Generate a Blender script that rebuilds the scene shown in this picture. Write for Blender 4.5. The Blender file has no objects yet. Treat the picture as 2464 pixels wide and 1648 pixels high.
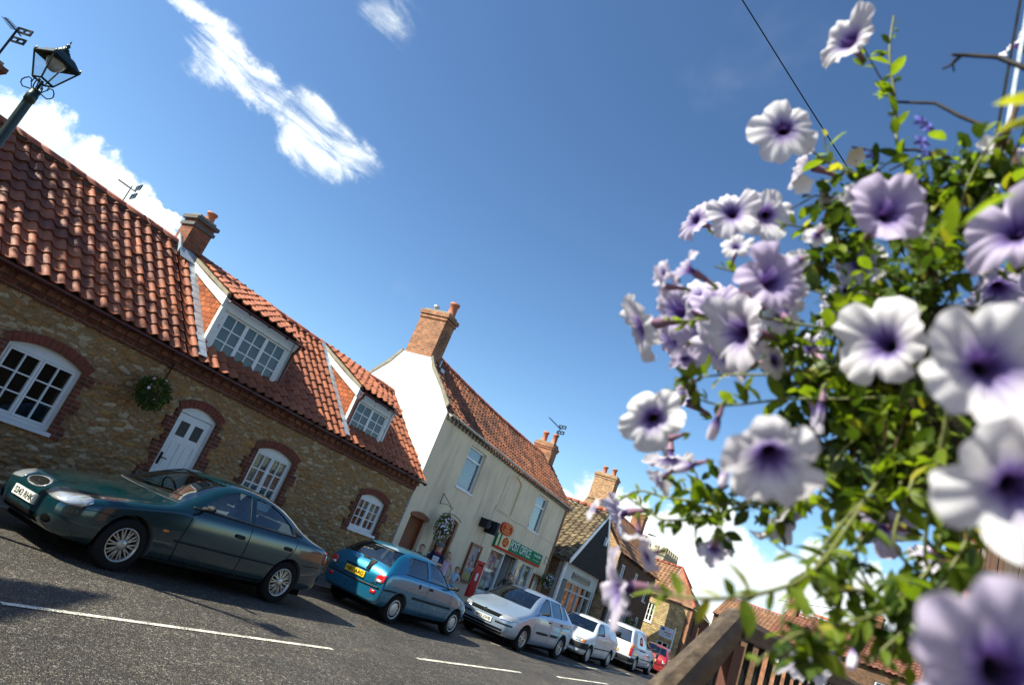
import bpy, bmesh, math, random
from mathutils import Vector, Matrix
from mathutils.bvhtree import BVHTree
from mathutils.geometry import tessellate_polygon
R = math.radians
sc = bpy.context.scene
COL = sc.collection
random.seed(7)

# ---------------------------------------------------------------- camera
YAW, PITCH, ROLL, EYE = .59113, .30826, .38309, 1.65
fw = Vector((math.cos(PITCH)*math.cos(YAW), math.cos(PITCH)*math.sin(YAW), math.sin(PITCH)))
r0 = Vector((math.sin(YAW), -math.cos(YAW), 0)); u0 = r0.cross(fw)
rt = math.cos(ROLL)*r0 + math.sin(ROLL)*u0
up = -math.sin(ROLL)*r0 + math.cos(ROLL)*u0
cd = bpy.data.cameras.new('camera'); cam = bpy.data.objects.new('camera', cd); COL.objects.link(cam)
cam.matrix_world = Matrix(((rt.x, up.x, -fw.x, 0), (rt.y, up.y, -fw.y, 0), (rt.z, up.z, -fw.z, EYE), (0, 0, 0, 1)))
cd.sensor_width = 36; cd.lens = 1635.3/2464*36
cd.clip_start = .02; cd.clip_end = 3000
cd.dof.use_dof = True; cd.dof.focus_distance = 11; cd.dof.aperture_fstop = 6.5
sc.camera = cam

# ---------------------------------------------------------------- sun, sky
SUN = Vector((-.80, .65, 1.0)).normalized()
EL = math.asin(SUN.z); ROT = math.atan2(SUN.x, SUN.y)
sl = bpy.data.lights.new('sun', 'SUN'); sun = bpy.data.objects.new('sun', sl); COL.objects.link(sun)
sl.energy = 5.0; sl.angle = R(.53); sl.color = (1, .95, .86)
sun.rotation_euler = SUN.to_track_quat('Z', 'Y').to_euler()
sc.view_settings.view_transform = 'Standard'; sc.view_settings.look = 'None'
sc.view_settings.gamma = 1; sc.view_settings.exposure = 1.0
sc.view_settings.use_white_balance = True; sc.view_settings.white_balance_temperature = 6850; sc.view_settings.white_balance_tint = 2
w = bpy.data.worlds.new('World'); sc.world = w; w.use_nodes = True

class NT:
    """small node-tree writer"""
    def __init__(s, tree):
        s.t = tree; s.N = tree.nodes; s.L = tree.links
    def n(s, typ, ins=None, **kw):
        nd = s.N.new(typ)
        for k, v in kw.items(): setattr(nd, k, v)
        if ins:
            for k, v in ins.items(): s.put(nd.inputs[k], v)
        return nd
    def put(s, sock, v):
        if isinstance(v, bpy.types.NodeSocket): s.L.new(v, sock)
        elif isinstance(v, bpy.types.Node): s.L.new(v.outputs[0], sock)
        else:
            if isinstance(v, (tuple, list)) and len(v) == 3 and sock.type == 'RGBA': v = (*v, 1)
            sock.default_value = v
    def math(s, op, a, b=0.0, c=0.0, clamp=False):
        nd = s.N.new('ShaderNodeMath'); nd.operation = op; nd.use_clamp = clamp
        s.put(nd.inputs[0], a); s.put(nd.inputs[1], b); s.put(nd.inputs[2], c)
        return nd.outputs[0]
    def vm(s, op, a, b=(0, 0, 0)):
        nd = s.N.new('ShaderNodeVectorMath'); nd.operation = op
        s.put(nd.inputs[0], a); s.put(nd.inputs[1], b)
        return nd.outputs[1] if op in ('DOT_PRODUCT', 'LENGTH', 'DISTANCE') else nd.outputs[0]
    def mix(s, f, a, b, mode='MIX'):
        nd = s.N.new('ShaderNodeMix'); nd.data_type = 'RGBA'; nd.blend_type = mode
        s.put(nd.inputs[0], f); s.put(nd.inputs[6], a); s.put(nd.inputs[7], b)
        return nd.outputs[2]
    def ramp(s, f, stops, interp='LINEAR'):
        nd = s.N.new('ShaderNodeValToRGB'); cr = nd.color_ramp; cr.interpolation = interp
        while len(cr.elements) < len(stops): cr.elements.new(.5)
        for e, (p, c) in zip(cr.elements, stops):
            e.position = p; e.color = (*c, 1) if len(c) == 3 else c
        s.put(nd.inputs[0], f); return nd.outputs[0]
    def rng(s, v, a, b, c=0.0, d=1.0, smooth=False):
        nd = s.N.new('ShaderNodeMapRange'); nd.clamp = True
        if smooth: nd.interpolation_type = 'SMOOTHSTEP'
        for i, x in enumerate((v, a, b, c, d)): s.put(nd.inputs[i], x)
        return nd.outputs[0]
    def noise(s, vec, scale, detail=3, rough=.55, dist=0.0, out=0):
        nd = s.n('ShaderNodeTexNoise', {'Vector': vec, 'Scale': scale, 'Detail': detail, 'Roughness': rough, 'Distortion': dist})
        return nd.outputs[out]

wt = NT(w.node_tree); wt.N.clear()
sky = wt.n('ShaderNodeTexSky', sky_type='NISHITA', sun_disc=False, sun_elevation=EL, sun_rotation=ROT)
sky.altitude = 0; sky.air_density = 1.0; sky.dust_density = .7; sky.ozone_density = 3.0
tc = wt.n('ShaderNodeTexCoord').outputs['Generated']
#CLOUDS
bg1 = wt.n('ShaderNodeBackground', {'Color': sky.outputs[0], 'Strength': .10})
wcol, cfac = None, None
def cloud_nodes():
    """cumulus and cirrus laid out by compass direction; each puff = (direction, radii along/across, weight)"""
    d = wt.vm('NORMALIZE', tc)
    wob = wt.noise(d, 6.0, 7, .62, 0.0, 1)
    dw = wt.vm('ADD', d, wt.vm('SCALE', wt.vm('SUBTRACT', wob, (.5, .5, .5)), (0, 0, 0)))
    sn = dw.node.inputs[1].links[0].from_node; sn.inputs['Scale'].default_value = .13
    acc = None
    for (c, a, ra, rb, *wg) in PUFFS:
        c = Vector(c); a = Vector(a); a = (a - c*a.dot(c)).normalized(); b = c.cross(a)
        dx = wt.math('MULTIPLY', wt.vm('DOT_PRODUCT', dw, tuple(a)), 1/ra)
        dy = wt.math('MULTIPLY', wt.vm('DOT_PRODUCT', dw, tuple(b)), 1/rb)
        r2 = wt.math('MULTIPLY_ADD', dx, dx, wt.math('MULTIPLY', dy, dy))
        front = wt.math('GREATER_THAN', wt.vm('DOT_PRODUCT', dw, tuple(c)), 0.0)
        v = wt.math('MULTIPLY', wt.math('SUBTRACT', 1.0, r2, 0, True), wt.math('MULTIPLY', front, wg[0] if wg else 1.0))
        acc = v if acc is None else wt.math('MAXIMUM', acc, v)
    return d, acc
PUFFS = []
PUFFS = [((.283,.930,.233),(.955,-.296,.015),.12,.095), ((.344,.910,.230),(.919,-.281,-.276),.12,.060),
 ((.383,.894,.235),(.914,-.335,-.228),.095,.030), ((.421,.874,.242),(.907,-.413,-.090),.045,.016),
 ((.93,.36,.125),(.373,-.925,.069),.09,.050), ((.957,.274,.092),(.284,-.952,-.112),.115,.075),
 ((.979,.170,.111),(.175,-.984,-.015),.13,.072), ((.991,.026,.125),(.042,-.996,-.080),.15,.079), ((.888,.441,.133),(.430,-.897,.103),.06,.022)]
d_, big = cloud_nodes()
PUFFS = [((.312,.824,.474),(.850,-.465,.247),.062,.022), ((.358,.819,.447),(.933,-.319,-.165),.062,.044),
 ((.402,.804,.437),(.914,-.330,-.234),.066,.036), ((.441,.789,.427),(.890,-.445,-.096),.06,.030), ((.485,.761,.430),(.874,-.432,-.221),.075,.054),
 ((.531,.728,.434),(.812,-.583,-.018),.075,.052), ((.445,.668,.597),(.852,-.521,-.053),.06,.036,.48),
 ((.908,.387,.158),(.382,-.922,.061),.049,.029)]
_, wisp = cloud_nodes()
fb = wt.noise(d_, 11, 7, .62, .2)
al = wt.n('ShaderNodeCombineXYZ', {0: wt.math('MULTIPLY', wt.vm('DOT_PRODUCT', d_, (.88, -.42, -.2)), 7.0), 1: wt.math('MULTIPLY', wt.vm('DOT_PRODUCT', d_, (.45, .60, .66)), 24.0), 2: wt.math('MULTIPLY', wt.vm('DOT_PRODUCT', d_, (-.16, -.67, .72)), 24.0)}).outputs[0]
fine = wt.noise(al, 1.0, 9, .66, .9)
m1 = wt.rng(wt.math('ADD', big, wt.math('MULTIPLY_ADD', fb, 2.4, -1.2)), .30, .66, 0, 1, True)
m1 = wt.math('MULTIPLY', m1, wt.rng(big, 0, .15, 0, 1))
m2 = wt.math('MULTIPLY', wt.rng(wisp, 0, .75, 0, 1, True), wt.math('MULTIPLY', wt.rng(wt.math('MULTIPLY_ADD', wisp, .22, fine), .50, .86, 0, 1.0, True), wt.rng(wt.math('MULTIPLY_ADD', wisp, .3, fb), .48, .72, 0.0, 1.0, True)))
veil = wt.rng(wt.noise(d_, 3.0, 5, .6, .5), .55, .95, 0, .16, True)
mask = wt.math('MAXIMUM', wt.math('MAXIMUM', m1, m2), veil)
shade = wt.rng(wt.noise(wt.vm('ADD', d_, (.0, .02, .03)), 9, 4, .5), .38, .62, 0, 1, True)
core = wt.rng(big, .35, .85, 0, 1, True)
grey = wt.math('MULTIPLY', shade, core)
ccol = wt.mix(grey, (.92, .95, 1.0), (.60, .68, .80))
bg2 = wt.n('ShaderNodeBackground', {'Color': ccol, 'Strength': .75})
gm = wt.n('ShaderNodeGamma', {'Color': sky.outputs[0], 'Gamma': 1.32})
hs = wt.n('ShaderNodeHueSaturation', {'Saturation': 1.02, 'Value': .67, 'Color': gm.outputs[0]})
wt.L.new(hs.outputs[0], bg1.inputs[0])
mx = wt.n('ShaderNodeMixShader', {0: mask, 1: bg1.outputs[0], 2: bg2.outputs[0]})
wt.n('ShaderNodeOutputWorld', {'Surface': mx.outputs[0]})

# ---------------------------------------------------------------- materials
MAT = {}
def newmat(name):
    m = bpy.data.materials.new(name); m.use_nodes = True
    t = NT(m.node_tree); t.N.clear(); MAT[name] = m
    t.b = t.n('ShaderNodeBsdfPrincipled'); t.o = t.n('ShaderNodeOutputMaterial', {'Surface': t.b.outputs[0]})
    return m, t
def setb(t, **kw):
    for k, v in kw.items(): t.put(t.b.inputs[k.replace('_', ' ')], v)
def uvs(t): return t.n('ShaderNodeTexCoord').outputs['UV']
def obs(t): return t.n('ShaderNodeTexCoord').outputs['Object']
def bump(t, h, strength=.4, dist=.01):
    t.put(t.b.inputs['Normal'], t.n('ShaderNodeBump', {'Height': h, 'Strength': strength, 'Distance': dist}).outputs[0])
def plain(name, col, rough=.6, metal=0.0, var=.15, scale=6, bmp=.1, coat=0.0, spec=.5):
    m, t = newmat(name); o = obs(t)
    n1 = t.noise(o, scale, 5, .6); n2 = t.noise(o, scale*9, 3, .6)
    f = t.rng(t.math('MULTIPLY_ADD', n2, .35, t.math('MULTIPLY', n1, .8)), .35, .8, 1-var, 1+var)
    c = t.mix(1.0, (*col, 1), f, 'MULTIPLY')
    setb(t, Base_Color=c, Roughness=t.rng(n2, .3, .7, rough*.85, min(1, rough*1.15)), Metallic=metal, Coat_Weight=coat, Specular_IOR_Level=spec)
    if bmp: bump(t, n2, bmp, .004)
    return m
def glass_mat(name, tint=(.02, .025, .03), rough=.03, alpha=None):
    m, t = newmat(name)
    if alpha is None:
        setb(t, Base_Color=tint, Roughness=rough, Specular_IOR_Level=.9)
    else:
        g = t.n('ShaderNodeBsdfGlossy', {'Color': (.9, .95, 1, 1), 'Roughness': rough})
        tr = t.n('ShaderNodeBsdfTransparent', {'Color': (*tint, 1)})
        fr = t.n('ShaderNodeFresnel', {'IOR': 1.45}); bf = t.n('ShaderNodeNewGeometry').outputs['Backfacing']
        mx = t.n('ShaderNodeMixShader', {0: t.math('MULTIPLY', t.math('ADD', fr.outputs[0], alpha, 0, True), t.math('SUBTRACT', 1.0, bf)), 1: tr.outputs[0], 2: g.outputs[0]})
        t.L.new(mx.outputs[0], t.o.inputs[0])
    return m
def brick_mat(name, c1, c2, mort, bw=.225, bh=.075, ms=.012, offset=.5, dark=.0, rough=.85):
    m, t = newmat(name); u = uvs(t)
    u2 = t.vm('ADD', u, t.vm('SCALE', t.vm('SUBTRACT', t.noise(u, 9, 2, .5, 0, 1), (.5, .5, .5))))
    u2.node.inputs[1].links[0].from_node.inputs['Scale'].default_value = .012
    br = t.n('ShaderNodeTexBrick', {'Vector': u2, 'Color1': (*c1, 1), 'Color2': (*c2, 1), 'Mortar': (*mort, 1), 'Scale': 1.0,
             'Mortar Size': ms, 'Mortar Smooth': .3, 'Bias': 0.0, 'Brick Width': bw, 'Row Height': bh})
    br.offset = offset
    n1 = t.noise(u, 3, 5, .65); n2 = t.noise(u, 55, 4, .7)
    # every brick its own firing
    cell = t.n('ShaderNodeTexWhiteNoise', {'Vector': t.vm('SNAP', u2, (bw/2, bh, 1))})
    cell.noise_dimensions = '2D'
    c = t.mix(1.0, br.outputs[0], t.rng(n1, .3, .7, .72, 1.2), 'MULTIPLY')
    c = t.mix(1.0, c, t.rng(cell.outputs[0], 0, 1, .78, 1.18), 'MULTIPLY')
    c = t.mix(t.rng(n2, .52, .75, 0, .45), c, (mort[0]*.6, mort[1]*.6, mort[2]*.6, 1))
    if dark: c = t.mix(t.rng(t.noise(u, 1.1, 4, .6), .5, .7, 0, dark), c, (.03, .025, .02, 1))
    setb(t, Base_Color=c, Roughness=rough, Specular_IOR_Level=.25)
    bump(t, t.math('MULTIPLY_ADD', n2, .35, t.math('SUBTRACT', 1.0, br.outputs[1])), .8, .012)
    return m
def tile_mat(name, c1, c2, pu, pv, moss=.2, rough=.6, dark=(.04, .02, .018), coat=0.0, darkamt=.35):
    m, t = newmat(name); u = uvs(t)
    cell = t.n('ShaderNodeTexWhiteNoise', {'Vector': t.vm('SNAP', t.vm('ADD', u, (.003, .003, 0)), (pu, pv, 1))}); cell.noise_dimensions = '2D'
    n1 = t.noise(u, 1.7, 5, .6); n2 = t.noise(u, 38, 5, .7); n3 = t.noise(t.vm('ADD', u, (7, 3, 0)), .8, 4, .55)
    c = t.mix(cell.outputs[0], (*c1, 1), (*c2, 1))
    c = t.mix(1.0, c, t.rng(n1, .3, .7, .75, 1.2), 'MULTIPLY')
    c = t.mix(t.rng(n3, .5, .66, 0, darkamt), c, (*dark, 1))
    c = t.mix(t.rng(n2, .54, .72, 0, moss), c, (.20, .19, .13, 1))
    setb(t, Base_Color=c, Roughness=t.rng(n2, .3, .7, rough*.8, rough*1.2), Coat_Weight=coat, Specular_IOR_Level=.4)
    bump(t, n2, .25, .005)
    return m

def asphalt():
    m, t = newmat('asphalt'); o = obs(t)
    v = t.n('ShaderNodeTexVoronoi', {'Vector': o, 'Scale': 92.0, 'Randomness': 1.0})
    v2 = t.n('ShaderNodeTexVoronoi', {'Vector': t.vm('ADD', o, (5, 9, 2)), 'Scale': 38.0, 'Randomness': 1.0})
    cellc = t.n('ShaderNodeSeparateColor', {0: v.outputs[1]})
    cell2 = t.n('ShaderNodeSeparateColor', {0: v2.outputs[1]})
    base = t.ramp(cellc.outputs[0], [(0, (.026, .022, .017)), (.45, (.060, .050, .038)), (.72, (.125, .104, .076)), (.92, (.26, .225, .175)), (1, (.55, .52, .47))], 'LINEAR')
    warm = t.mix(t.rng(cellc.outputs[1], .55, .9, 0, .6), base, (.13, .085, .05, 1))
    gap = t.rng(v.outputs[0], .25, .62, 0, .75)
    c = t.mix(gap, warm, (.016, .015, .015, 1))
    c = t.mix(t.rng(cell2.outputs[0], .90, .97, 0, .55), c, (.30, .27, .22, 1))
    big = t.noise(o, .7, 5, .6); mid = t.noise(t.vm('MULTIPLY', o, (.35, 2.4, 1)), 1.6, 4, .6)
    c = t.mix(1.0, c, t.rng(big, .3, .7, .68, 1.25), 'MULTIPLY')
    c = t.mix(1.0, c, t.rng(mid, .3, .7, .78, 1.2), 'MULTIPLY')
    setb(t, Base_Color=c, Roughness=t.rng(cellc.outputs[2], 0, 1, .32, .85), Specular_IOR_Level=.5)
    h = t.math('MULTIPLY_ADD', cellc.outputs[1], .5, t.math('SUBTRACT', 1.0, v.outputs[0]))
    bump(t, t.math('ADD', h, t.math('MULTIPLY', cell2.outputs[1], .4)), .9, .010)
asphalt()
def stone():
    m, t = newmat('rubble_stone'); u = uvs(t)
    at = t.n('ShaderNodeVertexColor', layer_name='stone'); cs = t.n('ShaderNodeSeparateColor', {0: at.outputs[0]})
    n1 = t.noise(t.vm('MULTIPLY', u, (1, 2.4, 1)), 17, 6, .72, .4); n2 = t.noise(u, 70, 5, .7); n3 = t.noise(u, .8, 4, .6)
    col = t.ramp(cs.outputs[0], [(0, (.29, .175, .085)), (.25, (.42, .24, .10)), (.5, (.31, .21, .125)), (.72, (.42, .30, .175)), (.9, (.52, .43, .31)), (1, (.30, .13, .07))])
    col = t.mix(1.0, col, t.rng(n1, .3, .72, .45, 1.45), 'MULTIPLY')
    col = t.mix(t.rng(n2, .58, .75, 0, .4), col, (.48, .41, .30, 1))
    col = t.mix(t.rng(n1, .57, .70, 0, .45), col, (.40, .20, .07, 1))
    mort = t.mix(n2, (.19, .13, .07, 1), (.34, .25, .15, 1))
    c = t.mix(t.rng(t.math('MULTIPLY_ADD', n1, .25, cs.outputs[2]), .22, .42, 1, 0, True), col, mort)
    c = t.mix(1.0, c, t.rng(n3, .3, .7, 1.0, 1.5), 'MULTIPLY'); c = t.mix(1.0, c, (1.08, 1.0, .90, 1), 'MULTIPLY')
    setb(t, Base_Color=c, Roughness=.92, Specular_IOR_Level=.15)
    bump(t, t.math('MULTIPLY_ADD', n1, .9, t.math('MULTIPLY', n2, .5)), 1.0, .03)
stone()
def render_wall(name, col, stain=(.20, .19, .15), amt=.35, rough=.85):
    m, t = newmat(name); u = uvs(t)
    streak = t.noise(t.vm('MULTIPLY', u, (1.6, .22, 1)), 2.0, 6, .62, .3)
    n1 = t.noise(u, .9, 5, .6); n2 = t.noise(u, 40, 4, .6)
    c = t.mix(1.0, (*col, 1), t.rng(n1, .3, .7, .88, 1.08), 'MULTIPLY')
    c = t.mix(t.rng(streak, .50, .74, 0, amt), c, (*stain, 1))
    c = t.mix(t.rng(n2, .58, .72, 0, .12), c, (*stain, 1))
    setb(t, Base_Color=c, Roughness=rough, Specular_IOR_Level=.25)
    bump(t, t.math('ADD', n2, t.math('MULTIPLY', n1, 2.0)), .35, .008)
render_wall('cream_render', (.80, .64, .44), (.40, .32, .21), .5)
render_wall('white_render', (.80, .79, .76), (.45, .42, .36), .12)
render_wall('shop_white', (.62, .62, .58), (.3, .3, .25), .3)
def peeling():
    m, t = newmat('peeling_white_paint'); o = obs(t)
    n1 = t.noise(t.vm('MULTIPLY', o, (1, 1, 1)), 9, 6, .72); n2 = t.noise(o, 40, 4, .6)
    c = t.mix(t.rng(n2, .3, .7), (.66, .65, .60, 1), (.76, .75, .71, 1))
    c = t.mix(t.rng(n1, .60, .64, 0, .85), c, (.17, .14, .11, 1))
    setb(t, Base_Color=c, Roughness=.6); bump(t, t.rng(n1, .60, .64, 1, 0), .5, .004)
peeling()
brick_mat('red_brick', (.20, .048, .025), (.13, .034, .02), (.20, .14, .10), .215, .075, .010, .5)
brick_mat('orange_brick', (.42, .15, .065), (.30, .105, .05), (.33, .25, .17), .225, .075, .013, .5, .5)
brick_mat('buff_brick', (.52, .27, .12), (.33, .13, .06), (.40, .31, .20), .225, .075, .016, .5, .25)
brick_mat('chimney_brick', (.30, .10, .05), (.22, .075, .04), (.16, .11, .08), .225, .075, .010, .5, .4)
brick_mat('brown_brick', (.17, .085, .045), (.11, .055, .032), (.14, .10, .065), .225, .075, .012, .5, .3)
brick_mat('far_stone', (.52, .38, .19), (.36, .24, .11), (.30, .23, .13), .30, .12, .02, .43, .2)
brick_mat('tile_hanging', (.46, .135, .05), (.36, .10, .042), (.10, .035, .02), .165, .10, .007, .5, .15)
brick_mat('church_stone', (.42, .37, .26), (.34, .29, .20), (.26, .22, .16), .5, .25, .02, .5, .2)
tile_mat('pantile_dark', (.34, .095, .036), (.17, .045, .023), .235, .265, .20, .62, darkamt=.45)
tile_mat('pantile_orange', (.40, .125, .055), (.27, .08, .038), .235, .265, .18, .6, darkamt=.2)
tile_mat('pantile_old', (.33, .115, .055), (.13, .055, .035), .232, .205, .35, .8, darkamt=.8)
tile_mat('pantile_brown', (.21, .155, .085), (.10, .07, .04), .28, .33, .45, .8, darkamt=.3)
tile_mat('plain_brown', (.30, .16, .085), (.19, .09, .05), .2, .2, .3, .8, darkamt=.3)
tile_mat('plain_red', (.20, .075, .045), (.14, .055, .035), .25, .25, .2, .8, darkamt=.2)
plain('rust_brown', (.11, .035, .022), .6, var=.3); plain('mortar', (.24, .19, .13), .9); plain('dark_mortar', (.10, .08, .06), .95)
plain('white_paint', (.76, .76, .74), .38, var=.06, bmp=.08)
plain('white_upvc', (.74, .75, .76), .3, var=.04, bmp=0)
plain('terracotta', (.40, .13, .065), .7, var=.3); plain('ridge_tile', (.30, .075, .038), .65, var=.3, scale=3)
plain('lead', (.42, .46, .50), .45, .3, .25); plain('cement', (.26, .23, .17), .9, var=.35)
plain('gutter_brown', (.085, .022, .018), .4, var=.2); plain('gutter_cream', (.50, .48, .42), .45, var=.2)
plain('brown_wood', (.21, .060, .020), .42, var=.3, scale=10); plain('dark_void', (.006, .006, .006), .9, var=0, bmp=0, spec=.02); plain('grille_painted_sheen', (.40, .41, .43), .28, .4, .04, bmp=0, coat=.6)  # grille ring: brightness of reflected sky put into its silver base colour
plain('black_iron', (.012, .013, .014), .35, .6, .2); plain('brass', (.55, .38, .12), .3, 1.0)
plain('lamp_green', (.008, .022, .018), .35, .2, .2); plain('postbox_red', (.55, .010, .010), .45, var=.06, bmp=.02, spec=.25)
plain('tyre', (.016, .016, .017), .9, var=.2, scale=30, spec=.15); plain('black_plastic', (.018, .019, .021), .6, var=.15, spec=.2)
plain('alloy', (.52, .50, .46), .3, .7, .12); plain('hubcap', (.55, .55, .53), .35, .4, .1)
plain('kerb_stone', (.20, .18, .15), .85, var=.25, bmp=.4); plain('chrome', (.75, .75, .77), .22, 1.0, .03, bmp=0)
plain('interior', (.10, .105, .11), .8, var=.2); plain('seat_cloth', (.16, .17, .19), .9, var=.2)
plain('plate_white', (.75, .74, .66), .4, var=.03, bmp=0); plain('plate_yellow', (.80, .50, .02), .35, var=.03, bmp=0)
plain('ink', (.008, .008, .008), .8, var=0, bmp=0, spec=.04); plain('red_lens', (.50, .012, .012), .12, var=.1, bmp=0, coat=.5)
plain('amber_lens', (.75, .20, .015), .12, var=.1, bmp=0, coat=.5); plain('clear_lens', (.55, .57, .58), .12, .6, .2, scale=25, bmp=.15, coat=1.0)
plain('black_timber', (.014, .013, .012), .9, var=.5, scale=4); plain('paper', (.66, .64, .58), .7, var=.1, bmp=0)
plain('sign_green', (.008, .20, .075), .7, var=.08, bmp=0, spec=.15); plain('sign_red', (.58, .030, .015), .7, var=.05, bmp=0, spec=.15)
plain('sign_cream', (.72, .58, .30), .4, var=.05, bmp=0); plain('sign_yellow', (.80, .50, .03), .4, var=.03, bmp=0)
plain('sign_grey', (.055, .065, .06), .5, var=.1, bmp=0); plain('gold_ink', (.45, .42, .30), .5, var=.03, bmp=0); plain('white_ink', (.78, .80, .78), .5, var=.02, bmp=0)
plain('blue_card', (.03, .06, .28), .5, var=.05, bmp=0); plain('pink_card', (.60, .25, .32), .6, var=.1, bmp=0); plain('yellow_card', (.75, .60, .15), .6, var=.1, bmp=0); plain('sky_card', (.35, .45, .60), .6, var=.1, bmp=0)
glass_mat('window_glass', (.86, .89, .90), .02, .015)
glass_mat('car_glass', (.50, .58, .57), .015, .10)
glass_mat('dark_glass', (.010, .012, .015), .03)
glass_mat('lamp_glass', (.86, .90, .90), .08, .02)
def lace(name, col, dens, sc=16.):
    m, t = newmat(name); u = uvs(t)
    n1 = t.noise(u, sc, 4, .7); fold = t.n('ShaderNodeTexWave', {'Vector': u, 'Scale': 9.0, 'Distortion': 1.2, 'Detail': 2.0})
    c = t.mix(t.rng(n1, .45, .6, 0, 1), (col[0]*dens, col[1]*dens, col[2]*dens, 1), (*col, 1))
    c = t.mix(1.0, c, t.rng(fold.outputs[1], 0, 1, .72, 1.08), 'MULTIPLY')  # fold shading put into the colour as wave bands; the sheets are flat
    setb(t, Base_Color=c, Roughness=.95, Specular_IOR_Level=.1)
lace('net_curtain', (.55, .60, .64), .78); lace('lace_curtain', (.46, .46, .42), .10, 34.); lace('cream_curtain', (.52, .46, .33), .8); lace('frosted', (.16, .15, .13), .5, 90.)
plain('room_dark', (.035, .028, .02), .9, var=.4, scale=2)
def line_paint():
    m, t = newmat('road_paint'); o = obs(t)
    n = t.noise(o, 55, 4, .8); n2 = t.noise(o, 4, 3, .6)
    c = t.mix(t.rng(t.math('MULTIPLY_ADD', n2, .35, n), .62, .74, 0, .9), (.82, .78, .66, 1), (.09, .08, .07, 1))
    setb(t, Base_Color=c, Roughness=.65); bump(t, n, .5, .006)
line_paint()
def car_paint(name, col, flake=.3, rough=.32):
    m, t = newmat(name); o = obs(t)
    n = t.noise(o, 2.5, 3, .5); sp = t.noise(o, 900, 1, .5); dirt = t.noise(t.vm('MULTIPLY', o, (1, 1, 1)), 7, 5, .7)
    z = t.n('ShaderNodeSeparateXYZ', {0: o}).outputs[2]
    c = t.mix(1.0, (*col, 1), t.rng(sp, .3, .7, .8, 1.25), 'MULTIPLY')
    low = t.math('MULTIPLY', t.rng(z, .55, .2, 0, .35), t.rng(dirt, .35, .65, .3, 1))
    c = t.mix(low, c, (.11, .10, .08, 1))
    setb(t, Base_Color=c, Roughness=t.math('MULTIPLY_ADD', low, .5, rough), Metallic=flake, Coat_Weight=1.0, Coat_Roughness=.04)
car_paint('paint_green', (.003, .036, .048), .40, .16); car_paint('paint_blue', (.008, .165, .30), .5, .24)
car_paint('paint_silver', (.31, .39, .50), .55, .34); car_paint('paint_white', (.56, .58, .60), .05, .35); car_paint('paint_red', (.30, .015, .02), .2, .35); car_paint('paint_skyblue', (.12, .42, .66), .2, .35)

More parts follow.
